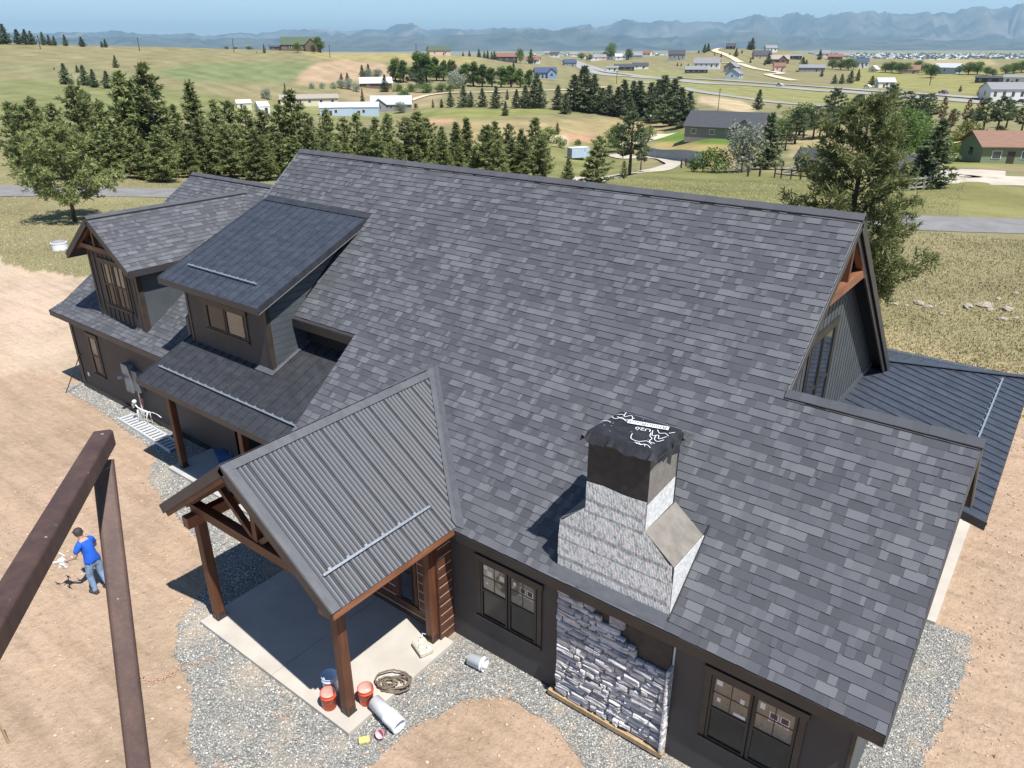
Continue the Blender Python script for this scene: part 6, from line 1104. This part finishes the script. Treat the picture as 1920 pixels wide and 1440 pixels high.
# ladder
o = thing('ladder', 'wide-runged aluminium ladder lying on the gravel by the garage', 'ladder', (-24.0,1.17,0.0), math.atan2(-0.14, 3.5)); LL = 3.55
for y_ in (-0.22, 0.22): MB().box(0, LL, y_-0.022, y_+0.022, 0.02, 0.12).obj('rail', M_['aluminium'], o)
for i in range(17): x_ = 0.10+i*(LL-0.2)/16; MB().box(x_-0.055, x_+0.055, -0.197, 0.197, 0.065, 0.095).obj('rung', M_['aluminium'], o)
# toy skeleton of a dog
mk('bone', (0.55,0.56,0.56), (0.66,0.67,0.66), 10, 0.6); o = thing('toy_skeleton', 'white toy animal skeleton standing against the garage wall', 'toy skeleton', (-22.95,1.36,0.0), 0.2); o.scale = (0.9, 0.9, 0.9)
MB().lathe([(0.0001,-0.13),(0.05,-0.12),(0.062,-0.04),(0.055,0.02),(0.075,0.07),(0.085,0.12),(0.06,0.17),(0.0001,0.185)], 12, (-0.42,0,0.78), (0.55,0,0.85)).obj('skull', M_['bone'], o, smooth=True)
MB().lathe([(0.0001,0),(0.03,0.02),(0.035,0.10),(0.0001,0.16)], 8, (-0.40,0,0.66), (-0.8,0,-0.35)).obj('jaw', M_['bone'], o, smooth=True)
sp_ = [(-0.36,0,0.76),(-0.25,0,0.66),(-0.1,0,0.62),(0.1,0,0.60),(0.32,0,0.56)]; MB().tube(sp_, [0.03,0.026,0.028,0.026,0.035], 7).obj('spine', M_['bone'], o, smooth=True)
for i in range(6): x_ = -0.22+i*0.075; MB().tube([(x_, 0.085*math.cos(t_), 0.50+0.11*math.sin(t_)) for t_ in np.linspace(math.pi*0.5, math.pi*2.5, 13)], 0.009, 5).obj('rib', M_['bone'], o)
for x_, s_ in ((-0.22, 1), (-0.22, -1), (0.30, 1), (0.30, -1)): MB().tube([(x_, s_*0.05, 0.58), (x_+(0.04 if x_ < 0 else -0.06), s_*0.09, 0.33), (x_-0.02, s_*0.09, 0.14), (x_-0.01, s_*0.09, 0.02), (x_-0.09, s_*0.09, 0.012)], [0.026,0.018,0.016,0.014,0.02], 6).obj('leg', M_['bone'], o, smooth=True)
MB().tube([(0.32,0,0.56),(0.5,0.02,0.60),(0.72,0.03,0.56),(0.92,0.02,0.48)], [0.024,0.014,0.012,0.02], 6).obj('tail', M_['bone'], o, smooth=True)
# blue cartons on the covered porch
mk('blue_carton', (0.04,0.12,0.30), (0.06,0.16,0.38), 3, 0.6)
o = thing('carton', 'long blue carton on the covered porch floor', 'box', (-18.62,1.75,0.10), 1.25); MB().box(-0.42, 0.42, -0.21, 0.21, 0, 0.20).obj('body', M_['blue_carton'], o); MB().box(-0.43, -0.15, -0.215, 0.215, 0.201, 0.225).obj('lid', M_['blue_carton'], o); MB().box(-0.06, -0.03, -0.212, 0.212, 0.201, 0.204).obj('tape', M_['paper'], o); MB().box(0.10, 0.13, -0.212, 0.212, 0.201, 0.204).obj('tape', M_['paper'], o)
o = thing('rod', 'thin dark rod leaning against the garage corner', 'rod', (-27.72,0.89,0)); MB().tube([(0,0,0),(0.12,0.35,0.66),(0.24,0.72,1.36)], 0.017, 6).obj('shaft', M_['trim_black'], o); MB().lathe([(0.0001,0.03),(0.03,0.02),(0.03,-0.02),(0.0001,-0.03)], 8, (0.24,0.72,1.36)).obj('knob', M_['trim_black'], o)
o = thing('stake', 'short wooden survey stake at the lower left corner', 'stake', (-12.80,-6.75,0), 0.3); MB().add([(-0.022,-0.014,0),(0.022,-0.014,0),(0.022,0.014,0),(-0.022,0.014,0),(-0.10,-0.014,0.62),(-0.056,-0.014,0.62),(-0.056,0.014,0.62),(-0.10,0.014,0.62)], [(0,1,5,4),(1,2,6,5),(2,3,7,6),(3,0,4,7),(4,5,6,7)]).obj('shaft', M_['raw_wood'], o); MB().box(-0.105, -0.052, -0.016, 0.016, 0.56, 0.60).obj('ribbon', M_['orange_plastic'], o)
o = thing('well_cap', 'white round well casing with dark lid on the dry grass', 'well cap', (-50.3,10.6,0)); MB().lathe([(0.45,-0.1),(0.45,0.40),(0.47,0.40),(0.47,0.46),(0.40,0.46)], 24).obj('casing', M_['paint_white'], o, smooth=False); MB().lathe([(0.42,0.46),(0.40,0.55),(0.0001,0.58)], 24).obj('lid', M_['wall_grey'], o, smooth=True)
# field stones
mk('field_stone', (0.26,0.22,0.165), (0.40,0.345,0.27), 4, 0.9, bmp=0.7)
def rock_mesh(seed):
    rg = np.random.default_rng(seed); q = MB(); n1, n2 = 9, 6; vs = [(0,0,0.62)]
    for j in range(1, n2):
        for i in range(n1): th = math.pi*j/n2; a = 2*math.pi*i/n1; r_ = rg.uniform(0.75, 1.15); vs.append((r_*math.sin(th)*math.cos(a), 0.75*r_*math.sin(th)*math.sin(a), 0.55*r_*math.cos(th)))
    vs.append((0,0,-0.5)); fs = [(0, 1+i, 1+(i+1) % n1) for i in range(n1)]+[(1+(j-1)*n1+i, 1+j*n1+i, 1+j*n1+(i+1) % n1, 1+(j-1)*n1+(i+1) % n1) for j in range(1, n2-1) for i in range(n1)]+[(len(vs)-1, 1+(n2-2)*n1+(i+1) % n1, 1+(n2-2)*n1+i) for i in range(n1)]
    return q.add(vs, fs).mesh('rock', M_['field_stone'])
RK_ = [rock_mesh(i) for i in range(4)]
for i, (px, py, s_) in enumerate(((1676,571,0.20),(1700,574,0.15),(1722,570,0.30),(1740,577,0.24),(1815,577,0.34),(1847,575,0.36),(1856,582,0.22),(1887,582,0.32),(1872,562,0.18),(1905,551,0.20),(1880,600,0.24),(1905,598,0.18),(1766,590,0.15))):
    p = at(px, py); o = link('rock', RK_[i % 4], None, 'pale field stone in the dry grass, '+ordinal(i)+' of them in line from the house' if i < 8 else 'pale field stone lying apart in the dry grass, '+ordinal(i-8)+' of five', 'rock', 'pale stones in the dry grass', None, (p[0], p[1], s_*0.2), i*1.3); o.scale = (s_, s_, s_*0.8)
# ================================================================ steel lift frame close to the lens
m, n, b = nodes('old_steel'); co = coord(n)
c = ramp(n, noise(n, coord(n, (3, 3, 1)), 5, 6, 0.7), [(0.3, (0.052,0.030,0.026)), (0.55, (0.085,0.048,0.038)), (0.75, (0.125,0.068,0.048))])
sc1 = ramp(n, noise(n, coord(n, (9, 2, 2)), 6, 4, 0.6), [(0.68, (0,0,0)), (0.74, (1,1,1))]); sc2 = ramp(n, noise(n, co, 38, 3), [(0.72, (0,0,0)), (0.76, (1,1,1))])
c = mixc(n, math_n(n, 'MULTIPLY', sc1, 0.55), c, (0.34,0.32,0.33)); c = mixc(n, sc2, c, (0.50,0.48,0.45)); ob = ramp(n, noise(n, co, 9, 3), [(0.70, (0,0,0)), (0.74, (1,1,1))]); c = mixc(n, math_n(n, 'MULTIPLY', ob, 0.7), c, (0.26,0.12,0.03))
n.links.new(c, b.inputs['Base Color']); b.inputs['Roughness'].default_value = 0.58; b.inputs['Metallic'].default_value = 0.15; bump(n, b, noise(n, co, 60, 4), 0.25, 0.003)
def pt(px, py, d_): return CAM+ray(px, py)*d_
def tubebar(p, q, w_, h, up, name, parent, c=0.16):
    p, q = np.array(p), np.array(q); d_ = nrm(q-p); sd = nrm(np.cross(d_, up)); u = np.cross(sd, d_); prof = []
    for sx, sy in ((-1,-1),(1,-1),(1,1),(-1,1)):
        for k in range(4):
            a = math.pi*1.0+(math.pi/2)*([(-1,-1),(1,-1),(1,1),(-1,1)].index((sx, sy)))+k*math.pi/6; prof.append((sx*w_*(0.5-c)+math.cos(a)*w_*c, sy*h*(0.5-c)+math.sin(a)*h*c))
    k = len(prof); N_ = 24; vs = [p+(q-p)*(j/N_)+sd*a+u*b_ for j in range(N_+1) for a, b_ in prof]
    fs = [(j*k+i, j*k+(i+1) % k, (j+1)*k+(i+1) % k, (j+1)*k+i) for j in range(N_) for i in range(k)]+[tuple(range(k))[::-1], tuple(range(N_*k, (N_+1)*k))]
    return MB().add([v-LB for v in vs], fs).obj(name, M_['old_steel'], parent)
A_ = pt(189, 834, 2.27); B_ = pt(0, 1160, 1.50); Q_ = pt(260, 1440, 2.15); P0_ = pt(193, 866, 2.30); Q2 = P0_+(Q_-P0_)*1.75; B2 = A_+(B_-A_)*1.45; LB = np.array([Q2[0], Q2[1], 0.0])
LF = thing('lift_frame', 'scuffed brown steel tube frame close up at lower left', 'lift', tuple(LB))
upv = nrm(np.array([0,0,1.0])); rdir = nrm(B_-A_)
tubebar(A_-rdir*0.045, B2, 0.058, 0.058, upv, 'top_rail', LF); pd_ = nrm(Q_-A_); tubebar(P0_, P0_+(Q_-P0_)*1.75, 0.062, 0.062, -_f+0.55*_r, 'post', LF)
tubebar(B2, B2+np.array([0,0,-1.3]), 0.075, 0.075, (1,0,0), 'post', LF); tubebar(B2+np.array([0,0,-1.3]), Q2, 0.075, 0.075, (0,0,1), 'bottom_rail', LF); tubebar(Q2, (Q2[0], Q2[1], 0.25), 0.16, 0.16, (1,0,0), 'mast', LF); MB().box(-0.9, 0.9, -0.9, 0.9, 0.0, 0.25).obj('base', M_['old_steel'], LF)
# ================================================================ person
def skin_mesh(J, E_, R_, root, sub=2):
    me = bpy.data.meshes.new('skel'); me.from_pydata(J, E_, []); o = bpy.data.objects.new('skel', me); COL.objects.link(o)
    o.modifiers.new('skin', 'SKIN'); 
    if not me.skin_vertices: me.skin_vertices  # layer made with the modifier
    bpy.context.view_layer.objects.active = o
    if len(me.skin_vertices) == 0:
        o.select_set(True); bpy.ops.object.skin_root_mark
    sv = me.skin_vertices[0].data
    for i, r_ in enumerate(R_): sv[i].radius = r_ if isinstance(r_, tuple) else (r_, r_)
    for i in range(len(R_)): sv[i].use_root = (i == root)
    s_ = o.modifiers.new('sub', 'SUBSURF'); s_.levels = sub; s_.render_levels = sub
    bpy.context.view_layer.update(); out = bpy.data.meshes.new_from_object(o.evaluated_get(bpy.context.evaluated_depsgraph_get())); bpy.data.objects.remove(o); return out
mk('skin', (0.42,0.24,0.17), (0.48,0.29,0.21), 6, 0.6); mk('shirt_blue', (0.008,0.085,0.50), (0.012,0.115,0.60), 5, 0.85, bmp=0.3); mk('jeans', (0.13,0.22,0.36), (0.24,0.35,0.50), 7, 0.9, bmp=0.3, detail=6); mk('cap_brown', (0.035,0.028,0.025), (0.055,0.045,0.04), 6, 0.85); mk('shoe', (0.03,0.03,0.032), (0.06,0.06,0.06), 8, 0.8); mk('hair', (0.05,0.035,0.025), rough=0.8)
J = [(0,0,0.93),(0.03,0,1.08),(0.09,0,1.28),(0.13,0,1.42),(0.17,0,1.50),(0.21,0,1.58),(0.235,0,1.68),(0.225,0,1.745)]; E_ = [(i, i+1) for i in range(7)]; R_ = [(0.125,0.16),(0.115,0.15),(0.13,0.175),(0.10,0.13),(0.052,0.052),(0.075,0.07),(0.092,0.078),(0.06,0.055)]
def chain(start, pts, rads):
    prev = start
    for p, r_ in zip(pts, rads): J.append(p); R_.append(r_); E_.append((prev, len(J)-1)); prev = len(J)-1
    return prev
chain(0, [(0.01,0.10,0.86),(0.09,0.12,0.50),(0.02,0.125,0.10),(0.05,0.13,0.045),(0.17,0.14,0.032)], [(0.092,0.095),0.062,0.044,0.040,0.032]); chain(0, [(-0.01,-0.10,0.86),(0.00,-0.12,0.50),(-0.14,-0.125,0.10),(-0.11,-0.13,0.045),(0.01,-0.14,0.032)], [(0.092,0.095),0.062,0.044,0.040,0.032])
def arm(s_, el, wr, dirv):
    w_ = chain(3, [(0.11,s_*0.185,1.41),el,wr], [0.062,0.042,0.028]); wr = np.array(wr); d_ = nrm(dirv); sd = nrm(np.cross(d_, (0,0,1)))*s_; dn = np.array([0,0,-1.0])
    palm = chain(w_, [tuple(wr+d_*0.05)], [(0.024,0.034)])
    for k, (off, ln) in enumerate(((-0.030,0.075),(-0.010,0.085),(0.010,0.08),(0.028,0.062))): b0 = wr+d_*0.085+sd*off; chain(palm, [tuple(b0), tuple(b0+d_*ln*0.5+dn*0.012), tuple(b0+d_*ln*0.75+dn*0.05)], [0.011,0.009,0.008])
    t0 = wr+d_*0.035-sd*0.035; chain(palm, [tuple(t0), tuple(t0+d_*0.035-sd*0.018+dn*0.02), tuple(t0+d_*0.06-sd*0.012+dn*0.045)], [0.012,0.010,0.008])
arm(1, (0.17,0.29,1.14), (0.40,0.33,1.03), (0.95,0.1,-0.15)); arm(-1, (0.15,-0.29,1.13), (0.36,-0.20,1.04), (0.9,0.35,-0.1))
body = skin_mesh(J, E_, R_, 0); body.materials.clear(); body.materials.append(M_['skin']); body.polygons.foreach_set('use_smooth', [True]*len(body.polygons))
PE = thing('person', 'person in blue t-shirt, jeans and dark cap walking across the dirt', 'person', (-15.70,-3.66,0.0), math.atan2(-0.28,-0.96)); PE.scale = (0.94, 0.94, 0.94); link('body', body, PE)
co_b = np.array([v.co for v in body.vertices]); no_b = np.array([v.normal for v in body.vertices])
def garment(name, mat, sel, off, wob=0.0):
    fs = [tuple(p.vertices) for p in body.polygons if sel(co_b[list(p.vertices)].mean(0))]; used = sorted({i for f in fs for i in f}); mp = {i: k for k, i in enumerate(used)}
    vs = [co_b[i]+no_b[i]*(off+wob*math.sin(co_b[i][2]*60+co_b[i][1]*40)) for i in used]; q = MB().add(vs, [tuple(mp[i] for i in f) for f in fs]).obj(name, M_[mat], PE, smooth=True)
    sm = q.modifiers.new('solid', 'SOLIDIFY'); sm.thickness = 0.006; sm.offset = 1.0
garment('shirt', 'shirt_blue', lambda c: 0.90 < c[2] < 1.475 and (abs(c[1]) < 0.20 or c[2] > 1.275) and not (c[0] > 0.30), 0.014, 0.002); garment('jeans', 'jeans', lambda c: 0.07 < c[2] < 0.965 and abs(c[1]) < 0.24 and c[0] < 0.24, 0.013, 0.0015)
for s_, x_ in ((1, 0.04), (-1, -0.12)): 
    q = MB(); prof = [(-0.10,0.045),(-0.085,0.052),(0.0,0.05),(0.10,0.055),(0.17,0.045),(0.20,0.02)]; y0 = s_*0.133
    vs = [(x_+u, y0-v, 0.0) for u, v in prof]+[(x_+u, y0+v, 0.0) for u, v in prof[::-1]]; n2 = len(vs); top = [(x_+(v[0]-x_)*0.93, y0+(v[1]-y0)*0.85, 0.095 if v[0]-x_ < 0.04 else 0.065) for v in vs]; q.add(vs+top, [tuple(range(n2))[::-1], tuple(range(n2, 2*n2))]+[(i, (i+1) % n2, n2+(i+1) % n2, n2+i) for i in range(n2)]).obj('shoe', M_['shoe'], PE)
hx, hz = 0.235, 1.665; MB().lathe([(0.100,-0.02),(0.104,0.03),(0.095,0.075),(0.06,0.108),(0.0001,0.118)], 18, (hx, 0, hz), (0.18,0,1)).obj('cap', M_['cap_brown'], PE, smooth=True)
vis_ = [(hx+0.06, -0.075), (hx+0.15, -0.06), (hx+0.185, 0.0), (hx+0.15, 0.06), (hx+0.06, 0.075)]; MB().prism([(x_, y_, hz+0.02-(x_-hx)*0.25) for x_, y_ in vis_], (0,0,0.010)).obj('cap_peak', M_['cap_brown'], PE)
MB().lathe([(0.098,-0.045),(0.101,-0.01),(0.102,0.02)], 18, (hx-0.008, 0, hz), (0.18,0,1)).obj('hair', M_['hair'], PE, smooth=True)
for s_ in (1, -1): MB().lathe([(0.0001,0.012),(0.022,0.006),(0.026,-0.006),(0.0001,-0.01)], 10, (hx-0.01, s_*0.088, hz-0.045), (0,s_,0.1)).obj('ear', M_['skin'], PE, smooth=True)
MB().lathe([(0.0001,0.03),(0.012,0.01),(0.018,-0.01),(0.0001,-0.02)], 8, (hx+0.098, 0, hz-0.055), (1,0,0.25)).obj('nose', M_['skin'], PE, smooth=True)
for s_ in (1, -1): MB().lathe([(0.0001,0.006),(0.010,0.003),(0.012,-0.004)], 8, (hx+0.083, s_*0.032, hz-0.028), (1,0,0)).obj('eye', M_['paint_white'], PE, smooth=True)
MB().box(hx+0.078, hx+0.084, -0.024, 0.024, hz-0.098, hz-0.092).obj('mouth', M_['red_cable'], PE)
# white device held in the hand
Rz = Matrix.Rotation(math.atan2(-0.28,-0.96), 4, 'Z'); hp = Vector((-15.70,-3.66,0))+Rz @ Vector((0.526,0.32,0.905))
dv = thing('handheld_device', 'small white device with short legs held in the hand of the person', 'device', tuple(hp), math.atan2(-0.28,-0.96)); rounded = MB().box(-0.10, 0.12, -0.05, 0.05, -0.035, 0.035); rounded.obj('body', M_['white_plastic'], dv)
for u in (-1, 1):
    for v in (-1, 1): MB().tube([(u*0.05, v*0.03, 0.0), (u*0.19, v*0.14, 0.02)], 0.012, 6).obj('arm', M_['white_plastic'], dv); MB().lathe([(0.03,0.015),(0.03,0.04),(0.0001,0.045)], 10, (u*0.19, v*0.14, 0.0)).obj('motor', M_['panel_grey'], dv); MB().bar((u*0.19-0.11, v*0.14+0.02, 0.05), (u*0.19+0.11, v*0.14-0.02, 0.05), 0.02, 0.003).obj('blade', M_['white_plastic'], dv)
    MB().tube([(u*0.05, -0.05, -0.03), (u*0.07, -0.09, -0.13), (u*0.07, 0.09, -0.13), (u*0.05, 0.05, -0.03)], 0.007, 5).obj('leg', M_['white_plastic'], dv)
# ================================================================ loose ground cover
GP = [(-28.3,1.75),(-28.2,1.0),(-25.8,1.0),(-20.7,0.55),(-20,-0.06),(-19.4,-0.45),(-18.5,-0.65),(-16,-1.15),(-14.3,-1.35),(-13.7,-2.4),(-13.2,-3.2),(-12.4,-3.75),(-11.2,-4.05),(-10.3,-4.7),(-9.3,-5.0),(-8.6,-4.7),(-7.6,-3.9),(-7.2,-3.0),(-7.2,-2.2),(-6.86,-1.1),(-6.6,-0.66),(-6.1,-0.38),(-5.1,-0.4),(-4.15,-0.8),(-3,-1.3),(0.2,-1.6),(1.0,0),(0.5,2.7),(0.64,4.1),(0.78,6.2),(0.72,6.85),(-0.1,6.85),(-0.4,6.75),(-0.4,1.75)]
rg = np.random.default_rng(12); P_ = []
for a, b_ in zip(GP, GP[1:]+GP[:1]):
    a = np.array(a); b_ = np.array(b_); k = max(1, int(np.linalg.norm(b_-a)/0.12))
    for i in range(k): P_.append(a+(b_-a)*i/k+rg.normal(0, 0.035, 2))
m, n, b = nodes('gravel_bed'); co = coord(n); vo = n.nodes.new('ShaderNodeTexVoronoi'); vo.inputs['Scale'].default_value = 30; n.links.new(co, vo.inputs['Vector'])
c = ramp(n, vo.outputs['Color'], [(0.0, (0.15,0.15,0.14)), (0.4, (0.30,0.30,0.28)), (0.7, (0.42,0.41,0.38)), (1.0, (0.58,0.56,0.51))]); c = mixc(n, 0.8, c, ramp(n, vo.outputs['Distance'], [(0.0, (1.1,1.1,1.1)), (0.75, (0.35,0.34,0.33))]), 'MULTIPLY')
c = mixc(n, ramp(n, noise(n, co, 0.9, 4), [(0.50, (0,0,0)), (0.68, (0.75,0.75,0.75))]), c, (0.42,0.35,0.26)); n.links.new(c, b.inputs['Base Color']); b.inputs['Roughness'].default_value = 0.9
iv = n.nodes.new('ShaderNodeMath'); iv.operation = 'SUBTRACT'; iv.inputs[0].default_value = 1.0; n.links.new(vo.outputs['Distance'], iv.inputs[1]); bump(n, b, iv.outputs[0], 0.9, 0.03)
link('gravel_bed', MB().add([(p[0], p[1], 0.012) for p in P_], [tuple(range(len(P_)))]).mesh('gravel_bed', m), label='grey gravel strip round the house', kind='structure')
def scatter_stones(n_, smin, smax, pos, tone_rng, mat, name, label, cat, flat=0.7):
    """octahedral pebbles, one mesh"""
    n_ = len(pos); s_ = smin*(smax/smin)**(rg.random(n_)**1.6); base = np.array([(1,0,0),(0,1,0),(-1,0,0),(0,-1,0),(0.1,0.1,flat),(0,0,-0.6)]); ang = rg.uniform(0, 6.28, n_); ca, sa = np.cos(ang), np.sin(ang)
    sh = rg.uniform(0.6, 1.25, (n_, 6, 1)); B_ = base[None]*sh; X_ = B_[..., 0]*ca[:, None]-B_[..., 1]*sa[:, None]; Y_ = B_[..., 0]*sa[:, None]+B_[..., 1]*ca[:, None]
    V_ = np.stack([X_*s_[:, None]+pos[:, :1], Y_*s_[:, None]*0.8+pos[:, 1:2], B_[..., 2]*s_[:, None]+pos[:, 2:3]+s_[:, None]*0.25], -1).reshape(-1, 3)
    f_ = np.array([(0,1,4),(1,2,4),(2,3,4),(3,0,4),(1,0,5),(2,1,5),(3,2,5),(0,3,5)]); F_ = (f_[None]+(np.arange(n_)*6)[:, None, None]).reshape(-1, 3); T_ = np.repeat(rg.uniform(*tone_rng, n_), 8)
    return link(name, np_mesh(name, V_, F_, mat, T_), label=label, cat=cat, kind='stuff')
m, n, b = nodes('gravel_stone'); n.links.new(ramp(n, attr(n, 'tone').outputs['Fac'], [(0, (0.15,0.148,0.14)), (0.3, (0.30,0.295,0.275)), (0.6, (0.43,0.425,0.39)), (0.85, (0.57,0.555,0.51)), (1, (0.70,0.68,0.63))]), b.inputs['Base Color']); b.inputs['Roughness'].default_value = 0.85
pos = rg.uniform((-28.4,-5.6), (1.1,6.9), (230000, 2)); jit = pos+rg.normal(0, 1, pos.shape)*np.where(rg.random(len(pos)) < 0.10, 0.32, 0.06)[:, None]; k = inpoly(jit[:, 0], jit[:, 1], GP); px_, py_ = pos[:, 0], pos[:, 1]
house = ((px_ > -8.2) & (px_ < -0.45) & (py_ > 0.28)) | ((px_ > -12.75) & (px_ < -7.99) & (py_ > -2.86)) | ((px_ > -19.5) & (px_ < -8) & (py_ > 0.27)) | ((px_ > -28) & (px_ < -19) & (py_ > 1.62))
pos = pos[k & ~house]; pos = np.column_stack([pos, np.full(len(pos), 0.014)])
scatter_stones(0, 0.010, 0.030, pos, (0, 1), m, 'gravel', 'loose grey gravel stones along the house walls', 'gravel')
m, n, b = nodes('dirt_clod'); n.links.new(ramp(n, attr(n, 'tone').outputs['Fac'], [(0, (0.26,0.175,0.115)), (0.6, (0.42,0.30,0.21)), (1, (0.58,0.47,0.36))]), b.inputs['Base Color']); b.inputs['Roughness'].default_value = 0.95
pos = np.concatenate([rg.uniform((-44,-9), (6,19), (20000, 2)), rg.uniform((0.3,1), (7,19), (6000, 2)), rg.uniform((-22,-8), (-3,1), (9000, 2))]); k = inpoly(pos[:, 0], pos[:, 1], YARD) & ~inpoly(pos[:, 0], pos[:, 1], DRIVE) & ~((pos[:, 0] > -28) & (pos[:, 0] < 0) & (pos[:, 1] > -0.1) & (pos[:, 1] < 17)); clump = np.sin(pos[:, 0]*1.7+np.sin(pos[:, 1]*2.1))*np.sin(pos[:, 1]*1.9+pos[:, 0]*0.6) > rg.uniform(-1.2, 0.9, len(pos))
pos = pos[k & clump]; pos = np.column_stack([pos, np.zeros(len(pos))]); scatter_stones(0, 0.008, 0.055, pos, (0.1, 0.9), m, 'dirt_clods', 'loose clods and pebbles scattered over the tan dirt yard', 'dirt', 0.6)
# orange marking paint on the ground near the porch
mk('mark_paint', (0.52,0.28,0.18), (0.58,0.38,0.28), 10, 0.9)
def paint_patch(P, w_, seed):
    r2 = np.random.default_rng(seed); c_ = smooth_path(P, 0.05); q = MB()
    for p in c_:
        for _ in range(7): s_ = r2.uniform(0.005, 0.016); d_ = p+r2.normal(0, w_, 2); q.add([(d_[0]+s_*math.cos(a), d_[1]+s_*math.sin(a), 0.034) for a in np.linspace(0, 5.2, 6)], [(0,1,2,3,4,5)])
    return q
q = paint_patch([(-11.7,-3.3),(-11.9,-3.9),(-12.1,-4.4),(-12.6,-4.6)], 0.05, 1); q.obj('paint_mark', M_['mark_paint'], None, label='faint orange marking paint sprayed on the gravel by the porch', cat='paint', kind='stuff'); q = paint_patch([(-9.5,-3.45),(-9.2,-3.35)], 0.04, 2); q.obj('paint_mark', M_['mark_paint'], None, label='small orange paint fleck in front of the porch slab', cat='paint', kind='stuff')
# dry grass tufts on the fields round the yard
m, n, b = nodes('grass_blade'); n.links.new(ramp(n, attr(n, 'tone').outputs['Fac'], [(0, (0.22,0.205,0.095)), (0.5, (0.37,0.33,0.185)), (1, (0.52,0.46,0.29))]), b.inputs['Base Color']); b.inputs['Roughness'].default_value = 0.9
N_ = 95000; px_ = np.concatenate([rg.uniform(1560, 1960, 20000), rg.uniform(-60, 420, 16000), rg.uniform(1050, 1720, 14000)]); r_ = np.concatenate([rg.uniform(27, 58, 20000), rg.uniform(42, 96, 16000), rg.uniform(64, 100, 14000)])
azp = np.arctan((px_-960)/FPX/ math.cos(PITCH)) ; vv = np.stack([np.array([_r0[0]*math.sin(a)-math.sin(YAW)*math.cos(a), _r0[1]*math.sin(a)+math.cos(YAW)*math.cos(a)]) for a in azp]); gx = CAM[0]+vv[:, 0]*r_; gy = CAM[1]+vv[:, 1]*r_
nr_ = smooth_path(near_road, 2.0); keep = ~inpoly(gx, gy, YARD) & ~inpoly(gx, gy, DRIVE)
dmin = np.full(len(gx), 1e9)
for p in nr_[::2]: dmin = np.minimum(dmin, np.hypot(gx-p[0], gy-p[1]))
keep &= dmin > 3.6
gx, gy = gx[keep], gy[keep]; gz = H(gx, gy); k = len(gx); ln = rg.uniform(0.04, 0.15, k); cl = np.sin(gx*0.9)*np.sin(gy*1.1+gx*0.3); tn = np.clip(0.55+0.25*cl+rg.normal(0, 0.2, k), 0, 1)
V_, F_, T_ = blades(np.stack([gx, gy, gz], -1), np.tile([0, 0, 1.0], (k, 1)), ln, np.full(k, 0.022), 3, tn, rg, 0.45)
link('dry_grass', np_mesh('dry_grass', V_, F_, m, T_), label='dry grass tufts over the fields beside the yard', cat='grass', kind='stuff')
